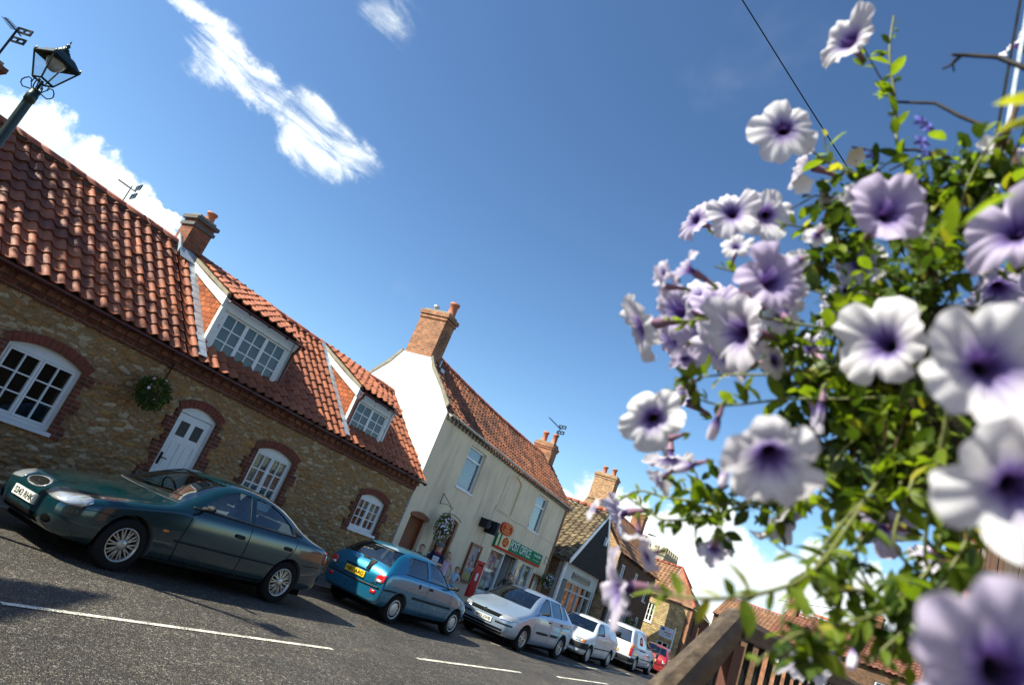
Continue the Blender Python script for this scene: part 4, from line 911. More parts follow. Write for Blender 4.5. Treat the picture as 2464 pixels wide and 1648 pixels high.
b = MB(); ridge(b, q_(.6, HB, BR+.05), q_(LB, HB, BR+.05)); b.build('ridge', 'ridge_tile', bh)
gutter(q_(0, -.2, BE-.05), q_(LB, -.2, BE-.05), bh, 'black_iron', .06)
b = MB(); b.tube([FB.p(.08, BE-.1, .1), FB.p(.08, .2, .08)], .045, 7); b.build('downpipe', 'black_iron', bh)
chimney_part(FB.at(-.01, 6.85, -1.42), .62, 1.22, 1.55, bh, brick='buff_brick', bands=((.83, .03, .07), (.9, .06, .10))); pot(FB.at(.3, 8.42, -1.75), .42, .13, bh); pot(FB.at(.3, 8.42, -2.3), .42, .13, bh)
chimney_part(FB.at(LB-.65, 6.7, -1.6), .65, .8, 1.45, bh, brick='orange_brick')

# ================================================================ stone house beyond, sunlit end
XS_ = 47.0
sh = thing('stone_house', 'honey coloured stone house end with brown hipped roof beyond the brick house', 'house', (50, 12.5, .2))
GS = Fr((XS_, 10.85, 0), (0, 1, 0), (0, 0, 1), (-1, 0, 0))
b = MB(); b.prism(GS, rect(0, 7.5, 0, 3.98), -.3, 0, [rect(2.35, 2.9, 2.2, 3.4), rect(.9, 1.7, .2, 1.4)]); b.build('end_wall', 'far_stone', sh)
F2 = Fr((XS_, 10.85, 0), (1, .12, 0), (0, 0, 1)); b = MB(); b.prism(F2, rect(0.001, 14, 0, 3.96), -.3, -.002, [rect(2, 3, 2.4, 3.5), rect(6, 7, 2.4, 3.5), rect(4, 5, .2, 2.2)]); b.build('front_wall', 'brown_brick', sh)
b = MB(); b.box(GS, -.02, .14, 0, 3.95, -.3, .014); b.build('brick_quoin', 'orange_brick', sh)
for q in ((2.35, 2.9, 2.2, 3.4), (.9, 1.7, .2, 1.4)): casement(GS, *q, 0, sh, cols=2, rows=3, lights=2, fw_=.06)
b = MB(); e0 = Vector((XS_-.15, 10.7, 3.92)); e1 = Vector((XS_-.15, 18.4, 3.92)); r_0 = Vector((XS_+2.6, 12.9, 6.35)); r_1 = Vector((XS_+2.6, 18.4, 6.35)); f1 = Vector((XS_+14, 12.4, 3.92)); r_2 = Vector((XS_+14, 14.6, 6.0))
pantiles(b, e0+Vector((0, 2.2, 0)), (0, 1, 0), (r_1-e1), 5.5, (r_1-e1).length, pu=.27, pv=.3, seed=41)
b.mesh([e0, e0+Vector((0, 2.2, 0)), r_0, f1, r_2], [(0, 2, 1), (0, 3, 4, 2)])
b.build('roof', 'plain_brown', sh)
b = MB(); ridge(b, r_0, r_1, r=.13); ridge(b, e0+Vector((0, 0, .03)), r_0, r=.13); ridge(b, r_0, r_2, r=.13); b.build('ridge', 'ridge_tile', sh)
chimney_part(Fr((50.2, 16.2, 5.6), (1, 0, 0), (0, 0, 1)), 1.0, 1.0, 2.2, sh, brick='orange_brick')
t = thing('estate_sign', 'white board sign on a pole in front of the honey coloured stone end wall', 'sign', (44.5, 10.9, .2))
b = MB(); b.tube([(44.5, 10.95, .2), (44.5, 10.95, 2.4)], .045, 6); b.build('pole', 'white_paint', t)
b = MB(); F_ = Fr((44.42, 11.0, 1.65), (0, 1, .0), (0, 0, 1), (-1, 0, 0)); b.box(F_, 0, .85, .0, .62, 0, .03); b.build('board', 'white_upvc', t)
b = MB(); b.box(F_, .08, .55, .28, .33, .031, .034, 0); b.box(F_, .08, .40, .16, .20, .031, .034, 1); b.box(F_, .55, .75, .40, .52, .031, .034, 1); b.build('printing', ['sign_red', 'blue_card'], t)

# ================================================================ church tower and far roofs
ct = thing('church_tower', 'square stone church tower with battlements far above the roofs', 'church tower', (103, 32, 0))
FT = Fr((100, 28.9, 0)); FT2 = Fr((100, 28.9, 0), (0, 1, 0), (0, 0, 1), (-1, 0, 0)); TH = 12.0
b = MB(); b.box(FT, 0, 6.9, 0, TH, -6.9, 0); b.build('shaft', 'church_stone', ct)
b = MB(); b.box(FT, -.15, 7.05, TH, TH+.5, -7.05, .15)
for F_, n in ((FT, 6), (FT2, 6)):
    for i in range(n): b.box(F_, -.15+i*1.26, .5+i*1.26, TH+.5, TH+1.15, -.4, .15 if F_ is FT else .149)
b.build('battlements', 'church_stone', ct)
b = MB(); b.tube([(102, 32, TH), (102, 32, TH+2.6)], .06, 5); b.tube([(102, 31.4, TH+2.5), (102, 32.7, TH+2.5)], .10, 4); b.build('weather_vane', 'black_iron', ct)
def far_house(name, label, O, U, L, D, eave, rdg, wall, roof, wins=(), stacks=(), group=None, hip=False):
    t = thing(name, label, 'house', tuple(Vector(O)+Vector(U)*L/2), group); U = Vector(U).normalized(); F = Fr(O, U, (0, 0, 1)); N = -F.W
    b = MB(); b.prism(F, rect(0, L, 0, eave), -.25, 0, [rect(*q) for q in wins])
    G = Fr(O, N, (0, 0, 1), -U)
    b.prism(G, [(0.001, 0), (D, 0), (D, eave), (D/2, rdg-.05), (0.001, eave)], -.25, .002); b.prism(G.at(0, 0, -L+.25), [(0.001, 0), (D, 0), (D, eave), (D/2, rdg-.05), (0.001, eave)], -.25, 0); b.box(F, .2, L-.2, 0, eave, -D, -D+.2)
    b.build('wall', wall, t)
    b = MB(); S = N*(D/2+.2)+Vector((0, 0, rdg-eave)); pantiles(b, F.p(-.1, eave-.1, .2), U, S, L+.2, S.length, pu=.3, pv=.33, seed=int(L*7))
    S2 = -N*(D/2+.2)+Vector((0, 0, rdg-eave)); O2 = F.p(-.1, eave-.1, -D-.2); b.mesh([O2, O2+U*(L+.2), O2+U*(L+.2)+S2, O2+S2], [(0, 3, 2, 1)])
    P_ = F.p(-.08, eave-.13, .15); b.mesh([P_, P_+U*(L+.16), P_+U*(L+.16)+S, P_+S], [(0, 1, 2, 3)])
    b.build('roof', roof, t)
    b = MB(); ridge(b, F.p(0, rdg-.02, -D/2), F.p(L, rdg-.02, -D/2), r=.13); b.build('ridge', 'ridge_tile', t)
    for q in wins: casement(F, *q, 0, t, cols=2, rows=2, lights=2, curtain='net_curtain', fw_=.07)
    for (u, hgt) in stacks: chimney_part(F.at(u, rdg-.6, -D/2+.35), .7, .7, hgt+.6, t, brick='orange_brick'); pot(F.at(u+.35, rdg+hgt+.04, -D/2), .4, .13, t)
    return t
far_house('terraced_house', 'long low house with dark brown roof facing down the street beyond the stone house', (62, 12.6, 0), (-.10, -1, 0), 5.4, 6, 5.0, 6.75, 'brown_brick', 'plain_brown', stacks=())
far_house('red_roofed_cottage', 'orange brick cottage end seen just over the wooden handrail', (57.5, 7.6, 0), (-.25, -1, 0), 3.2, 5, 4.6, 6.9, 'orange_brick', 'plain_red', wins=((.8, 1.7, 3.0, 4.0),), stacks=((.1, 1.0),))
far_house('red_roofed_cottage', 'long cottage with broad red pantile roof behind the street lamp and flowers', (44.5, 4.35, 0), (-.12, -1, 0), 7.2, 5, 4.25, 6.0, 'brown_brick', 'plain_red', wins=((1.2, 2.2, 2.4, 3.6), (4.0, 5.0, 2.4, 3.6)), stacks=((2.9, 1.1), (6.4, .8)))
far_house('red_roofed_cottage', 'lower cottage with red pantile roof at the far right behind the flowers', (38, -3.6, 0), (-.05, -1, 0), 9, 5, 3.2, 5.2, 'orange_brick', 'plain_red', wins=((1.0, 2.0, 1.2, 2.4),))
t = thing('garden_wall', 'orange brick garden wall with pale coping below the red roofs', 'wall', (26, -.5, 0))
b = MB(); b.box(Fr((26, 2.6, 0), (-.05, -1, 0), (0, 0, 1)), 0, 9, 0, 2.0, -.25, 0); b.build('brickwork', 'orange_brick', t)
b = MB(); b.box(Fr((26, 2.6, 0), (-.05, -1, 0), (0, 0, 1)), -.05, 9.05, 2.0, 2.10, -.3, .05); b.build('coping', 'kerb_stone', t)
# ================================================================ cars
from mathutils.geometry import delaunay_2d_cdt
L0 = Vector((0, 0, 0))
def smooth_mesh(b, lev):
    me = bpy.data.meshes.new('tmp'); me.from_pydata(b.v, [], b.f); ob = bpy.data.objects.new('tmp', me); COL.objects.link(ob)
    bm = bmesh.new(); bm.from_mesh(me); bmesh.ops.remove_doubles(bm, verts=bm.verts, dist=1e-5); bmesh.ops.recalc_face_normals(bm, faces=bm.faces); bm.to_mesh(me); bm.free()
    md = ob.modifiers.new('s', 'SUBSURF'); md.levels = lev; md.render_levels = lev
    dg = bpy.context.evaluated_depsgraph_get(); out = bpy.data.meshes.new_from_object(ob.evaluated_get(dg)); bpy.data.objects.remove(ob); return out
def loft(st):
    b = MB(); n = 0; rings = []
    for (x, zb, zs, ws, zt, wt, cr) in st:
        h = [(0, zb), (.72*ws, zb), (ws*.93, zb+.02), (ws*.99, zb+.14), (ws, zb+(zs-zb)*.55), (ws*.985, zs-.045), (ws*.955, zs), (wt+(ws*.95-wt)*.45, zs+(zt-zs)*.52), (wt+.012, zt-.06*min(1, (zt-zs)/.2+.2)), (wt*.86, zt-.004), (wt*.45, zt+cr*.7), (0, zt+cr)]
        rings.append([Vector((x, y, z)) for y, z in h]+[Vector((x, -y, z)) for y, z in h[-2:0:-1]])
    n = len(rings[0]); b.v = [p for r in rings for p in r]
    fs = [(i*n+k, i*n+(k+1) % n, (i+1)*n+(k+1) % n, (i+1)*n+k) for i in range(len(rings)-1) for k in range(n)]
    for q in fs: b.f.append(list(q)); b.m.append(0); b.sm.append(True)
    for r, rev in ((0, True), (len(rings)-1, False)):
        o = r*n; h = n//2
        for k in range(h): # quads bridging left/right
            a, c, d, e = o+k, o+k+1, o+(n-k-1) % n, o+(n-k) % n
            f = [a, c, d, e]; f = [v for i, v in enumerate(f) if v not in f[:i]]
            if len(f) > 2: b.f.append(f[::-1] if rev else f); b.m.append(0); b.sm.append(True)
    return b
def bool_cut(me, cutters):
    me.materials.clear(); 
    for mm in ('dark_void', 'interior'): me.materials.append(MAT[mm])
    ob = bpy.data.objects.new('tmp', me); COL.objects.link(ob); tmp = [ob]
    for cb in cutters:
        cm = bpy.data.meshes.new('c'); cm.from_pydata(cb.v, [], cb.f); bm = bmesh.new(); bm.from_mesh(cm); bmesh.ops.remove_doubles(bm, verts=bm.verts, dist=1e-5); bmesh.ops.recalc_face_normals(bm, faces=bm.faces); bm.to_mesh(cm); bm.free()
        for mm in ('dark_void', 'interior'): cm.materials.append(MAT[mm])
        for p in cm.polygons: p.material_index = 1
        co = bpy.data.objects.new('c', cm); COL.objects.link(co); tmp.append(co)
        md = ob.modifiers.new('b', 'BOOLEAN'); md.operation = 'DIFFERENCE'; md.object = co; md.solver = 'EXACT'
    dg = bpy.context.evaluated_depsgraph_get(); out = bpy.data.meshes.new_from_object(ob.evaluated_get(dg))
    for o in tmp: bpy.data.objects.remove(o)
    return out
def dcal(bvh, poly, axis, side, off=.004, thick=.0, grid=.05):
    """lay a flat outline on the body: axis 'y' = seen from the side, 'x' = from front (side -1) or back (side 1)"""
    xs_ = [p[0] for p in poly]; ys_ = [p[1] for p in poly]; pts = [Vector(p) for p in poly]; n = len(poly)
    if len(poly) >= 20 or thick: grid = max(.012, min(grid, (max(ys_)-min(ys_))/6))
    dense = []
    for i in range(n):
        a, c = Vector(poly[i]), Vector(poly[(i+1) % n]); k = max(1, int((c-a).length/grid)); dense += [a+(c-a)*j/k for j in range(k)]
    N_ = len(dense); vs = list(dense)
    x = min(xs_)+grid/2
    def inside(q):
        c = False; j = N_-1
        for i in range(N_):
            a, d = dense[i], dense[j]
            if (a.y > q[1]) != (d.y > q[1]) and q[0] < (d.x-a.x)*(q[1]-a.y)/(d.y-a.y)+a.x: c = not c
            j = i
        return c
    while x < max(xs_):
        y = min(ys_)+grid/2
        while y < max(ys_):
            if inside((x, y)) and min((Vector((x, y))-d).length for d in dense) > grid*.4: vs.append(Vector((x, y)))
            y += grid
        x += grid
    r = delaunay_2d_cdt(vs, [], [list(range(N_))], 1, 1e-6)
    P = []
    for q in r[0]:
        if axis == 'y': o = Vector((q.x, side*3, q.y)); d = Vector((0, -side, 0))
        else: o = Vector((side*8, q.x, q.y)); d = Vector((-side, 0, 0))
        h = bvh.ray_cast(o, d)
        if h[0] is None:
            h = bvh.find_nearest(Vector((q.x, side*.85, q.y)) if axis == 'y' else Vector((side*4, q.x, q.y)))
        nn = h[1] if h[1].dot(d) < 0 else -h[1]
        P.append((h[0], nn))
    b = MB(); m = len(P); b.v = [p+n_*off for p, n_ in P]+[p-n_*.012 for p, n_ in P]
    def orient(t):
        a, c, e = (b.v[i] for i in t); nn = (c-a).cross(e-a); return t if nn.dot(P[t[0]][1]) > 0 else tuple(reversed(t))
    from collections import Counter
    cnt = Counter(); tris = [orient(tuple(f)) for f in r[2]]
    for t in tris:
        for i in range(len(t)): cnt[frozenset((t[i], t[(i+1) % len(t)]))] += 1
    for t in tris: b.f.append(list(t)); b.m.append(0); b.sm.append(True)
    for t in tris:
        for i in range(len(t)):
            a, c = t[i], t[(i+1) % len(t)]
            if cnt[frozenset((a, c))] == 1: b.f.append([c, a, a+m, c+m]); b.m.append(0); b.sm.append(False)
    return b
def strip(p, q, w):
    p, q = Vector(p), Vector(q); d = (q-p).normalized(); n = Vector((-d.y, d.x))*w/2; return [p-n, q-n, q+n, p+n]
def polyl(pts, w):
    pts = [Vector(p) for p in pts]; A, B = [], []
    for i, p in enumerate(pts):
        d = (pts[min(i+1, len(pts)-1)]-pts[max(i-1, 0)]).normalized(); n = Vector((-d.y, d.x))*w/2; A.append(p-n); B.append(p+n)
    return A+B[::-1]
def ell(cx, cy, a, c, n=24, pw=1.0): return [(cx+a*math.copysign(abs(math.cos(t))**pw, math.cos(t)), cy+c*math.copysign(abs(math.sin(t))**pw, math.sin(t))) for t in [2*math.pi*i/n for i in range(n)]]
def wheel(parent, x, y, r, rr, style, side, mat='alloy', wd=.19):
    F = Fr((x, y, r), (1, 0, 0), (0, side, 0), (0, 0, 1))     # V = outwards
    b = MB(); b.lathe(F, [(rr*.98, -wd), (r*.93, -wd), (r, -wd*.85), (r, -.03), (r*.985, -.012), (r*.93, 0), (rr*1.06, .004), (rr, -.012), (rr*.98, -.03)], 36)
    w = b.build('wheel', 'tyre', parent, L0)
    b = MB(); b.lathe(F, [(rr*1.02, -.005), (rr*.99, .006), (rr*.93, -.004), (rr*.88, -.03), (rr*.88, -wd*.8)], 36)
    if style == 'multi':
        for i in range(10):
            for dd in (-.11, .11):
                a = 2*math.pi*i/10; a2 = a+dd*1.25
                p0 = (rr*.26*math.cos(a), rr*.26*math.sin(a)); p1 = (rr*.93*math.cos(a2), rr*.93*math.sin(a2)); nn = Vector((-math.sin(a), math.cos(a)))*.007
                vs = []
                for (q, wv, hh) in ((p0, 1.5, -.014), (p1, .9, -.020)):
                    vs += [F.p(q[0]-nn.x*wv, hh, q[1]-nn.y*wv), F.p(q[0]+nn.x*wv, hh, q[1]+nn.y*wv), F.p(q[0]+nn.x*wv*1.5, hh-.02, q[1]+nn.y*wv*1.5), F.p(q[0]-nn.x*wv*1.5, hh-.02, q[1]-nn.y*wv*1.5)]
                b.mesh(vs, [(0, 1, 5, 4), (1, 2, 6, 5), (3, 0, 4, 7), (2, 3, 7, 6)], 0)
        b.lathe(F, [(rr*.32, -.02), (rr*.30, -.008), (rr*.13, -.004), (.001, -.004)], 20)
    elif style == 'five':
        for i in range(7):
            a = 2*math.pi*i/7; nn = Vector((-math.sin(a), math.cos(a)))*.022; p0 = Vector((rr*.15*math.cos(a), rr*.15*math.sin(a))); p1 = Vector((rr*.92*math.cos(a), rr*.92*math.sin(a)))
            vs = [F.p(p0.x-nn.x, -.01, p0.y-nn.y), F.p(p0.x+nn.x, -.01, p0.y+nn.y), F.p(p1.x+nn.x, -.018, p1.y+nn.y), F.p(p1.x-nn.x, -.018, p1.y-nn.y)]
            vs += [F.p(p0.x-nn.x*1.3, -.04, p0.y-nn.y*1.3), F.p(p0.x+nn.x*1.3, -.04, p0.y+nn.y*1.3), F.p(p1.x+nn.x*1.3, -.04, p1.y+nn.y*1.3), F.p(p1.x-nn.x*1.3, -.04, p1.y-nn.y*1.3)]
            b.mesh(vs, [(0, 1, 2, 3), (1, 5, 6, 2), (4, 0, 3, 7)], 0)
        b.lathe(F, [(rr*.25, -.02), (rr*.22, -.004), (.001, -.002)], 16)
    else:  # pressed trim with slots
        n = 12; b.lathe(F, [(rr*.70, -.010), (rr*.45, -.002), (rr*.22, .004), (.001, .004)], 24)
        b.lathe(F, [(rr*.94, -.006), (rr*.86, -.004)], 24)
        for i in range(n):
            a = 2*math.pi*i/n; h = .17; pts = [(rr*.69*math.cos(a-h), rr*.69*math.sin(a-h)), (rr*.87*math.cos(a-h*.75), rr*.87*math.sin(a-h*.75)), (rr*.87*math.cos(a+h*.75), rr*.87*math.sin(a+h*.75)), (rr*.69*math.cos(a+h), rr*.69*math.sin(a+h))]
            b.face([F.p(p[0], -.007, p[1]) for p in pts]); b.face([F.p(p[0], -.007, p[1]) for p in reversed(pts)])
    rm = b.build('rim', mat, w, L0)
    b = MB(); b.lathe(F, [(rr*.9, -.075), (.001, -.075)], 24); b.lathe(F, [(rr*.9, -.0752), (.001, -.0752)][::-1], 24); b.build('brake_disc', 'dark_void', w, L0)
    return w
def car(name, label, loc, rz, paint, spec, group='cars parked nose to tail along the far kerb', cat='car'):
    t = thing(name, label, cat, loc, group, R(rz)); st = spec['st']; sm = smooth_mesh(loft(st), 2)
    bvh0 = BVHTree.FromPolygons([v.co.copy() for v in sm.vertices], [list(p.vertices) for p in sm.polygons])
    r, rr = spec['wheel']; W_ = max(s[3] for s in st); cut = []
    for ax in spec['axles']:
        for sd in (-1, 1):
            c = MB(); F = Fr((ax, sd*(W_-.30), r), (1, 0, 0), (0, sd, 0), (0, 0, 1)); ra = r+.055
            c.lathe(F, [(.001, 0), (ra, 0), (ra, .5), (.001, .5)], 28, smooth=False); cut.append(c)
    zb, zr = spec['glaz']
    for pl in spec['side']:
        c = MB(); c.prism(Fr((0, 0, 0), (1, 0, 0), (0, 0, 1)), pl, -1.2, 1.2); cut.append(c)
    x0, x1, zz0, zz1, wb_, wt_ = spec['tunnel']
    c = MB(); c.prism(Fr((x0, 0, 0), (0, 1, 0), (0, 0, 1)), [(-wb_, zz0), (wb_, zz0), (wt_, zz1), (-wt_, zz1)], 0, x1-x0); cut.append(c)
    if spec.get('bed'):
        x0, x1, zz0, zz1, wb_, wt_ = spec['bed']; c = MB(); c.prism(Fr((x0, 0, 0), (0, 1, 0), (0, 0, 1)), [(-wb_, zz0), (wb_, zz0), (wt_, zz1), (-wt_, zz1)], 0, x1-x0); cut.append(c)
    gl = MB(); gl.v = [v.co-v.normal*.014 for v in sm.vertices]; gx0, gx1 = spec['glass_x']
    for p in sm.polygons:
        c = p.center
        if c.z > zb-.05 and gx0 < c.x < gx1 and not (spec.get('blank') and c.x > spec['blank'] and c.x < gx1-.45): gl.f.append(list(p.vertices)); gl.m.append(0); gl.sm.append(True)
    body = bool_cut(sm, cut)
    bb = MB(); bb.v = [v.co.copy() for v in body.vertices]
    for p in body.polygons: bb.f.append(list(p.vertices)); bb.m.append(p.material_index); bb.sm.append(p.material_index == 0)
    ob = bb.build('body', [paint, 'interior'], t, L0)
    ob.data.set_sharp_from_angle(angle=R(38))
    bvh = BVHTree.FromPolygons([v.co.copy() for v in body.vertices], [list(p.vertices) for p in body.polygons])
    g = gl.build('glazing', 'car_glass', t, L0)
    for ax in spec['axles']:
        for sd in (-1, 1): wheel(t, ax, sd*(W_-.035), r, rr, spec['rim'], sd, spec.get('rimmat', 'alloy'))
    # under tray
    b = MB(); F = Fr((0, 0, 0)); b.box(Fr((0, 0, 0), (1, 0, 0), (0, 1, 0)), .25, st[-1][0]-.25, -W_*.72, W_*.72, .14, .26); b.build('underside', 'dark_void', t, L0)
    for (nm, mt, poly, ax_, sd, off) in spec['decals']:
        sides = (1, -1) if sd == 0 else (sd,)
        for s_ in sides:
            pp = poly
            if ax_ != 'y' and sd == 2: pass
            d = dcal(bvh, pp, ax_, s_, off, grid=spec.get('grid', .05)); d.build(nm, mt, t, L0)
    for (nm, mt, poly, sd, off) in spec.get('ends', []):     # mirrored pair on the front or tail
        for m in (1, -1): dcal(bvh0, [(p[0]*m, p[1]) for p in poly], 'x', sd, off, grid=.05).build(nm, mt, t, L0)
    for pl in spec['plates']:
        sd, y0, z0, wp, hp, txt, mt = pl; h = bvh0.ray_cast(Vector((sd*8, y0, z0)), Vector((-sd, 0, 0)))[0]
        F = Fr((h.x+sd*.012, y0, z0), (0, sd, 0), (0, 0, 1), (sd, 0, 0)); tl = spec.get('tilt', 0)
        b = MB(); b.prism(F, rect(-wp/2, wp/2, -hp/2, hp/2), -.03, .008); po_ = b.build('number_plate', mt, t, L0)
        if txt: text_local(txt, F.at(0, 0, .009), hp*.92, 'ink', po_, wp*.86)
    # cabin
    for (sx, sy) in spec.get('seats', []):
        b = MB(); F = Fr((sx, sy, zb), (1, 0, 0), (0, 0, 1)); b.prism(F, [(0, -.25), (.12, -.25), (.22, .12), (.12, .12)], -.22, .22); b.prism(F, [(.13, .14), (.20, .14), (.25, .30), (.18, .31)], -.12, .12)
        b.build('seat', 'seat_cloth', t, L0)
    if spec.get('wheel_at'):
        x, y, z = spec['wheel_at']; b = MB(); F = Vector((x, y, z)); b.tube([F+Vector((-.10*math.sin(a), .18*math.cos(a), .17*math.sin(a))) for a in [2*math.pi*i/20 for i in range(21)]], .014, 6, caps=False); b.build('steering_wheel', 'black_plastic', t, L0)
    for (x, y, z, k) in spec.get('mirrors', []):
        for m in (1, -1):
            b = MB(); P = Vector((x, m*y, z)); b2 = MB()
            vs = [(0, -.02, -.03), (.10, 0, -.05), (.10, .16, -.05), (.02, .17, -.03), (0, -.02, .05), (.10, 0, .09), (.10, .16, .08), (.02, .17, .05)]
            b2.mesh([P+Vector((vx*k, m*vy, vz)) for vx, vy, vz in vs], [(0, 1, 2, 3), (7, 6, 5, 4), (0, 4, 5, 1), (1, 5, 6, 2), (2, 6, 7, 3), (3, 7, 4, 0)]); sm2 = smooth_mesh(b2, 2)
            b.mesh([v.co.copy() for v in sm2.vertices], [list(p.vertices) for p in sm2.polygons], 0, True); b.tube([P+Vector((.06*k, -m*.08, -.03)), P+Vector((.06*k, m*.05, 0))], .03, 6); b.build('wing_mirror', spec.get('mirmat', 'black_plastic'), t, L0)
    for (pts, mt, w_) in spec.get('wipers', []):
        b = MB()
        hit = []
        for (px, py) in pts:
            h = bvh0.ray_cast(Vector((px, py, 3)), Vector((0, 0, -1)))[0]; hit.append(h+Vector((0, 0, .03)) if h else Vector((px, py, 1)))
        b.tube(hit, w_, 5); b.build('wiper', mt, t, L0)
    return t, bvh0
def text_local(txt, F, size, mat, parent, width):
    cu = bpy.data.curves.new('t', 'FONT'); cu.body = txt; cu.size = size; cu.align_x = 'CENTER'; cu.align_y = 'CENTER'; cu.offset = size*.022
    ob = bpy.data.objects.new('t', cu); COL.objects.link(ob)
    dg = bpy.context.evaluated_depsgraph_get(); me = bpy.data.meshes.new_from_object(ob.evaluated_get(dg)); bpy.data.objects.remove(ob)
    xs_ = [v.co.x for v in me.vertices]; k = width/(max(xs_)-min(xs_))
    ys_ = [v.co.y for v in me.vertices]; yc = (max(ys_)+min(ys_))/2
    b = MB(); b.mesh([F.p(v.co.x*k, v.co.y-yc, .0015) for v in me.vertices], [list(p.vertices) for p in me.polygons]); o = b.build('lettering', mat, parent, L0); return o

CG = 'cars parked nose to tail along the far kerb'
green = dict(st=[(0, .36, .50, .50, .56, .42, .015), (.05, .25, .575, .66, .64, .54, .02), (.22, .19, .65, .79, .71, .66, .03), (.60, .18, .74, .85, .80, .73, .04), (1.05, .18, .82, .875, .875, .76, .04), (1.36, .18, .885, .875, .925, .76, .03),
    (1.74, .18, .905, .875, 1.15, .675, .03), (2.12, .18, .915, .875, 1.35, .60, .03), (2.45, .18, .925, .875, 1.395, .575, .03), (2.95, .18, .935, .875, 1.395, .57, .03), (3.40, .19, .945, .87, 1.31, .57, .03), (3.80, .20, .95, .86, 1.13, .62, .03), (4.10, .21, .955, .845, 1.00, .68, .02), (4.40, .24, .93, .80, .965, .66, .02), (4.53, .29, .86, .73, .89, .60, .01), (4.57, .40, .74, .62, .77, .52, .01)],
    wheel=(.312, .205), axles=(.885, 3.62), rim='multi', glaz=(.97, 1.31), glass_x=(1.1, 4.2), tunnel=(1.15, 3.98, .948, 1.33, .71, .505),
    side=[[(1.72, .975), (2.60, .985), (2.60, 1.315), (2.36, 1.31), (2.10, 1.22), (1.90, 1.10)], [(2.70, .988), (3.56, 1.0), (3.50, 1.10), (3.30, 1.22), (3.05, 1.30), (2.70, 1.315)]],
    decals=[('door_gap', 'dark_void', polyl([(1.62, .93), (1.60, .75), (1.56, .5), (1.58, .30)], .012), 'y', 0, .0015), ('door_gap', 'dark_void', polyl([(2.65, .95), (2.655, .6), (2.64, .28)], .012), 'y', 0, .0015),
        ('door_gap', 'dark_void', polyl([(3.62, .97), (3.60, .80), (3.46, .62), (3.32, .45), (3.30, .32)], .012), 'y', 0, .0015), ('door_gap', 'dark_void', polyl([(1.58, .275), (2.4, .265), (3.30, .275)], .010), 'y', 0, .0015),
        ('rubbing_strip', 'black_plastic', polyl([(1.50, .515), (2.4, .52), (3.42, .535)], .022), 'y', 0, .010), ('sill_gap', 'dark_void', polyl([(1.32, .255), (2.4, .245), (3.2, .26)], .006), 'y', 0, .0015),
        ('door_handle', 'black_plastic', ell(2.48, .775, .085, .028, pw=.7), 'y', 0, .022), ('door_handle', 'black_plastic', ell(3.46, .80, .08, .028, pw=.7), 'y', 0, .022),
        ('side_repeater', 'amber_lens', ell(1.32, .60, .045, .016), 'y', 0, .006), ('quarter_panel', 'black_plastic', [(3.58, 1.0), (3.74, 1.0), (3.72, 1.04), (3.54, 1.13)], 'y', 0, .003), ('bumper_gap', 'dark_void', polyl([(.16, .56), (.40, .60), (.62, .60)], .007), 'y', 0, .0015), ('bumper_gap', 'dark_void', polyl([(3.92, .62), (4.2, .64), (4.50, .64)], .008), 'y', 0, .0015),
        ('rear_lamp', 'red_lens', [(4.40, .70), (4.52, .69), (4.53, .86), (4.42, .90), (4.38, .84)], 'y', 0, .008), ('boot_gap', 'dark_void', polyl([(3.95, .90), (4.2, .88), (4.42, .86)], .006), 'y', 0, .0015),
        ('window_trim', 'black_plastic', polyl([(1.60, .955), (2.4, .965), (3.6, .985)], .022), 'y', 0, .006),
        ('grille_surround', 'grille_painted_sheen', ell(0, .650, .215, .060, 32), 'x', -1, .012), ('grille', 'ink', ell(0, .650, .188, .044, 32), 'x', -1, .017), ('lower_grille', 'dark_void', rect(-.42, .42, .27, .35), 'x', -1, .004)],
    ends=[('headlight', 'clear_lens', [(.30, .60), (.50, .575), (.68, .575), (.755, .60), (.77, .66), (.72, .705), (.55, .715), (.38, .705), (.31, .665)], -1, .010), ('fog_light', 'dark_void', ell(.55, .36, .07, .045), -1, .004)],
    plates=[(-1, 0, .475, .52, .112, 'S343 RHK', 'plate_white'), (1, 0, .62, .52, .112, 'S343 RHK', 'plate_yellow')],
    seats=[(2.25, -.36), (2.25, .36), (3.15, -.38), (3.15, .38)], wheel_at=(1.98, .36, .98), mirrors=[(1.70, .87, 1.0, 1.0)],
    wipers=[([(1.30, .55), (1.42, .25), (1.52, -.02)], 'tyre', .007), ([(1.32, -.05), (1.42, -.35), (1.50, -.60)], 'tyre', .007)])
t, bv = car('parked_car', 'dark green five door car with multi-spoke wheels, nearest car, nose to the left', (4.66, 8.69, 0), 0, 'paint_green', green)
b = MB()
for i in range(7): z = .617+i*.011; w_ = .18*math.sqrt(max(0, 1-((z-.650)/.044)**2)); h = bv.ray_cast(Vector((-5, 0, z)), Vector((1, 0, 0)))[0]; b.tube([bv.ray_cast(Vector((-5, y, z)), Vector((1, 0, 0)))[0]+Vector((-.020, 0, 0)) for y in [-w_+2*w_*k/8 for k in range(9)]], .003, 4)
b.build('grille_bars', 'black_plastic', t, L0)
h = bv.ray_cast(Vector((-5, 0, .66)), Vector((1, 0, 0)))[0]; b = MB(); b.prism(Fr((h.x-.02, 0, .66), (0, -1, 0), (0, 0, 1), (-1, 0, 0)), ell(0, 0, .034, .016), 0, .01); b.build('badge', 'chrome', t, L0)
b = MB(); b.tube([(2.12, 0, 1.38), (2.42, 0, 1.60)], .004, 4); b.build('roof_aerial', 'black_plastic', t, L0)
b = MB(); b.prism(Fr((1.78, -.46, 1.06), (.0, -1, 0), (-.45, 0, .2)), rect(-.05, .09, -.04, .05), 0, .002); 

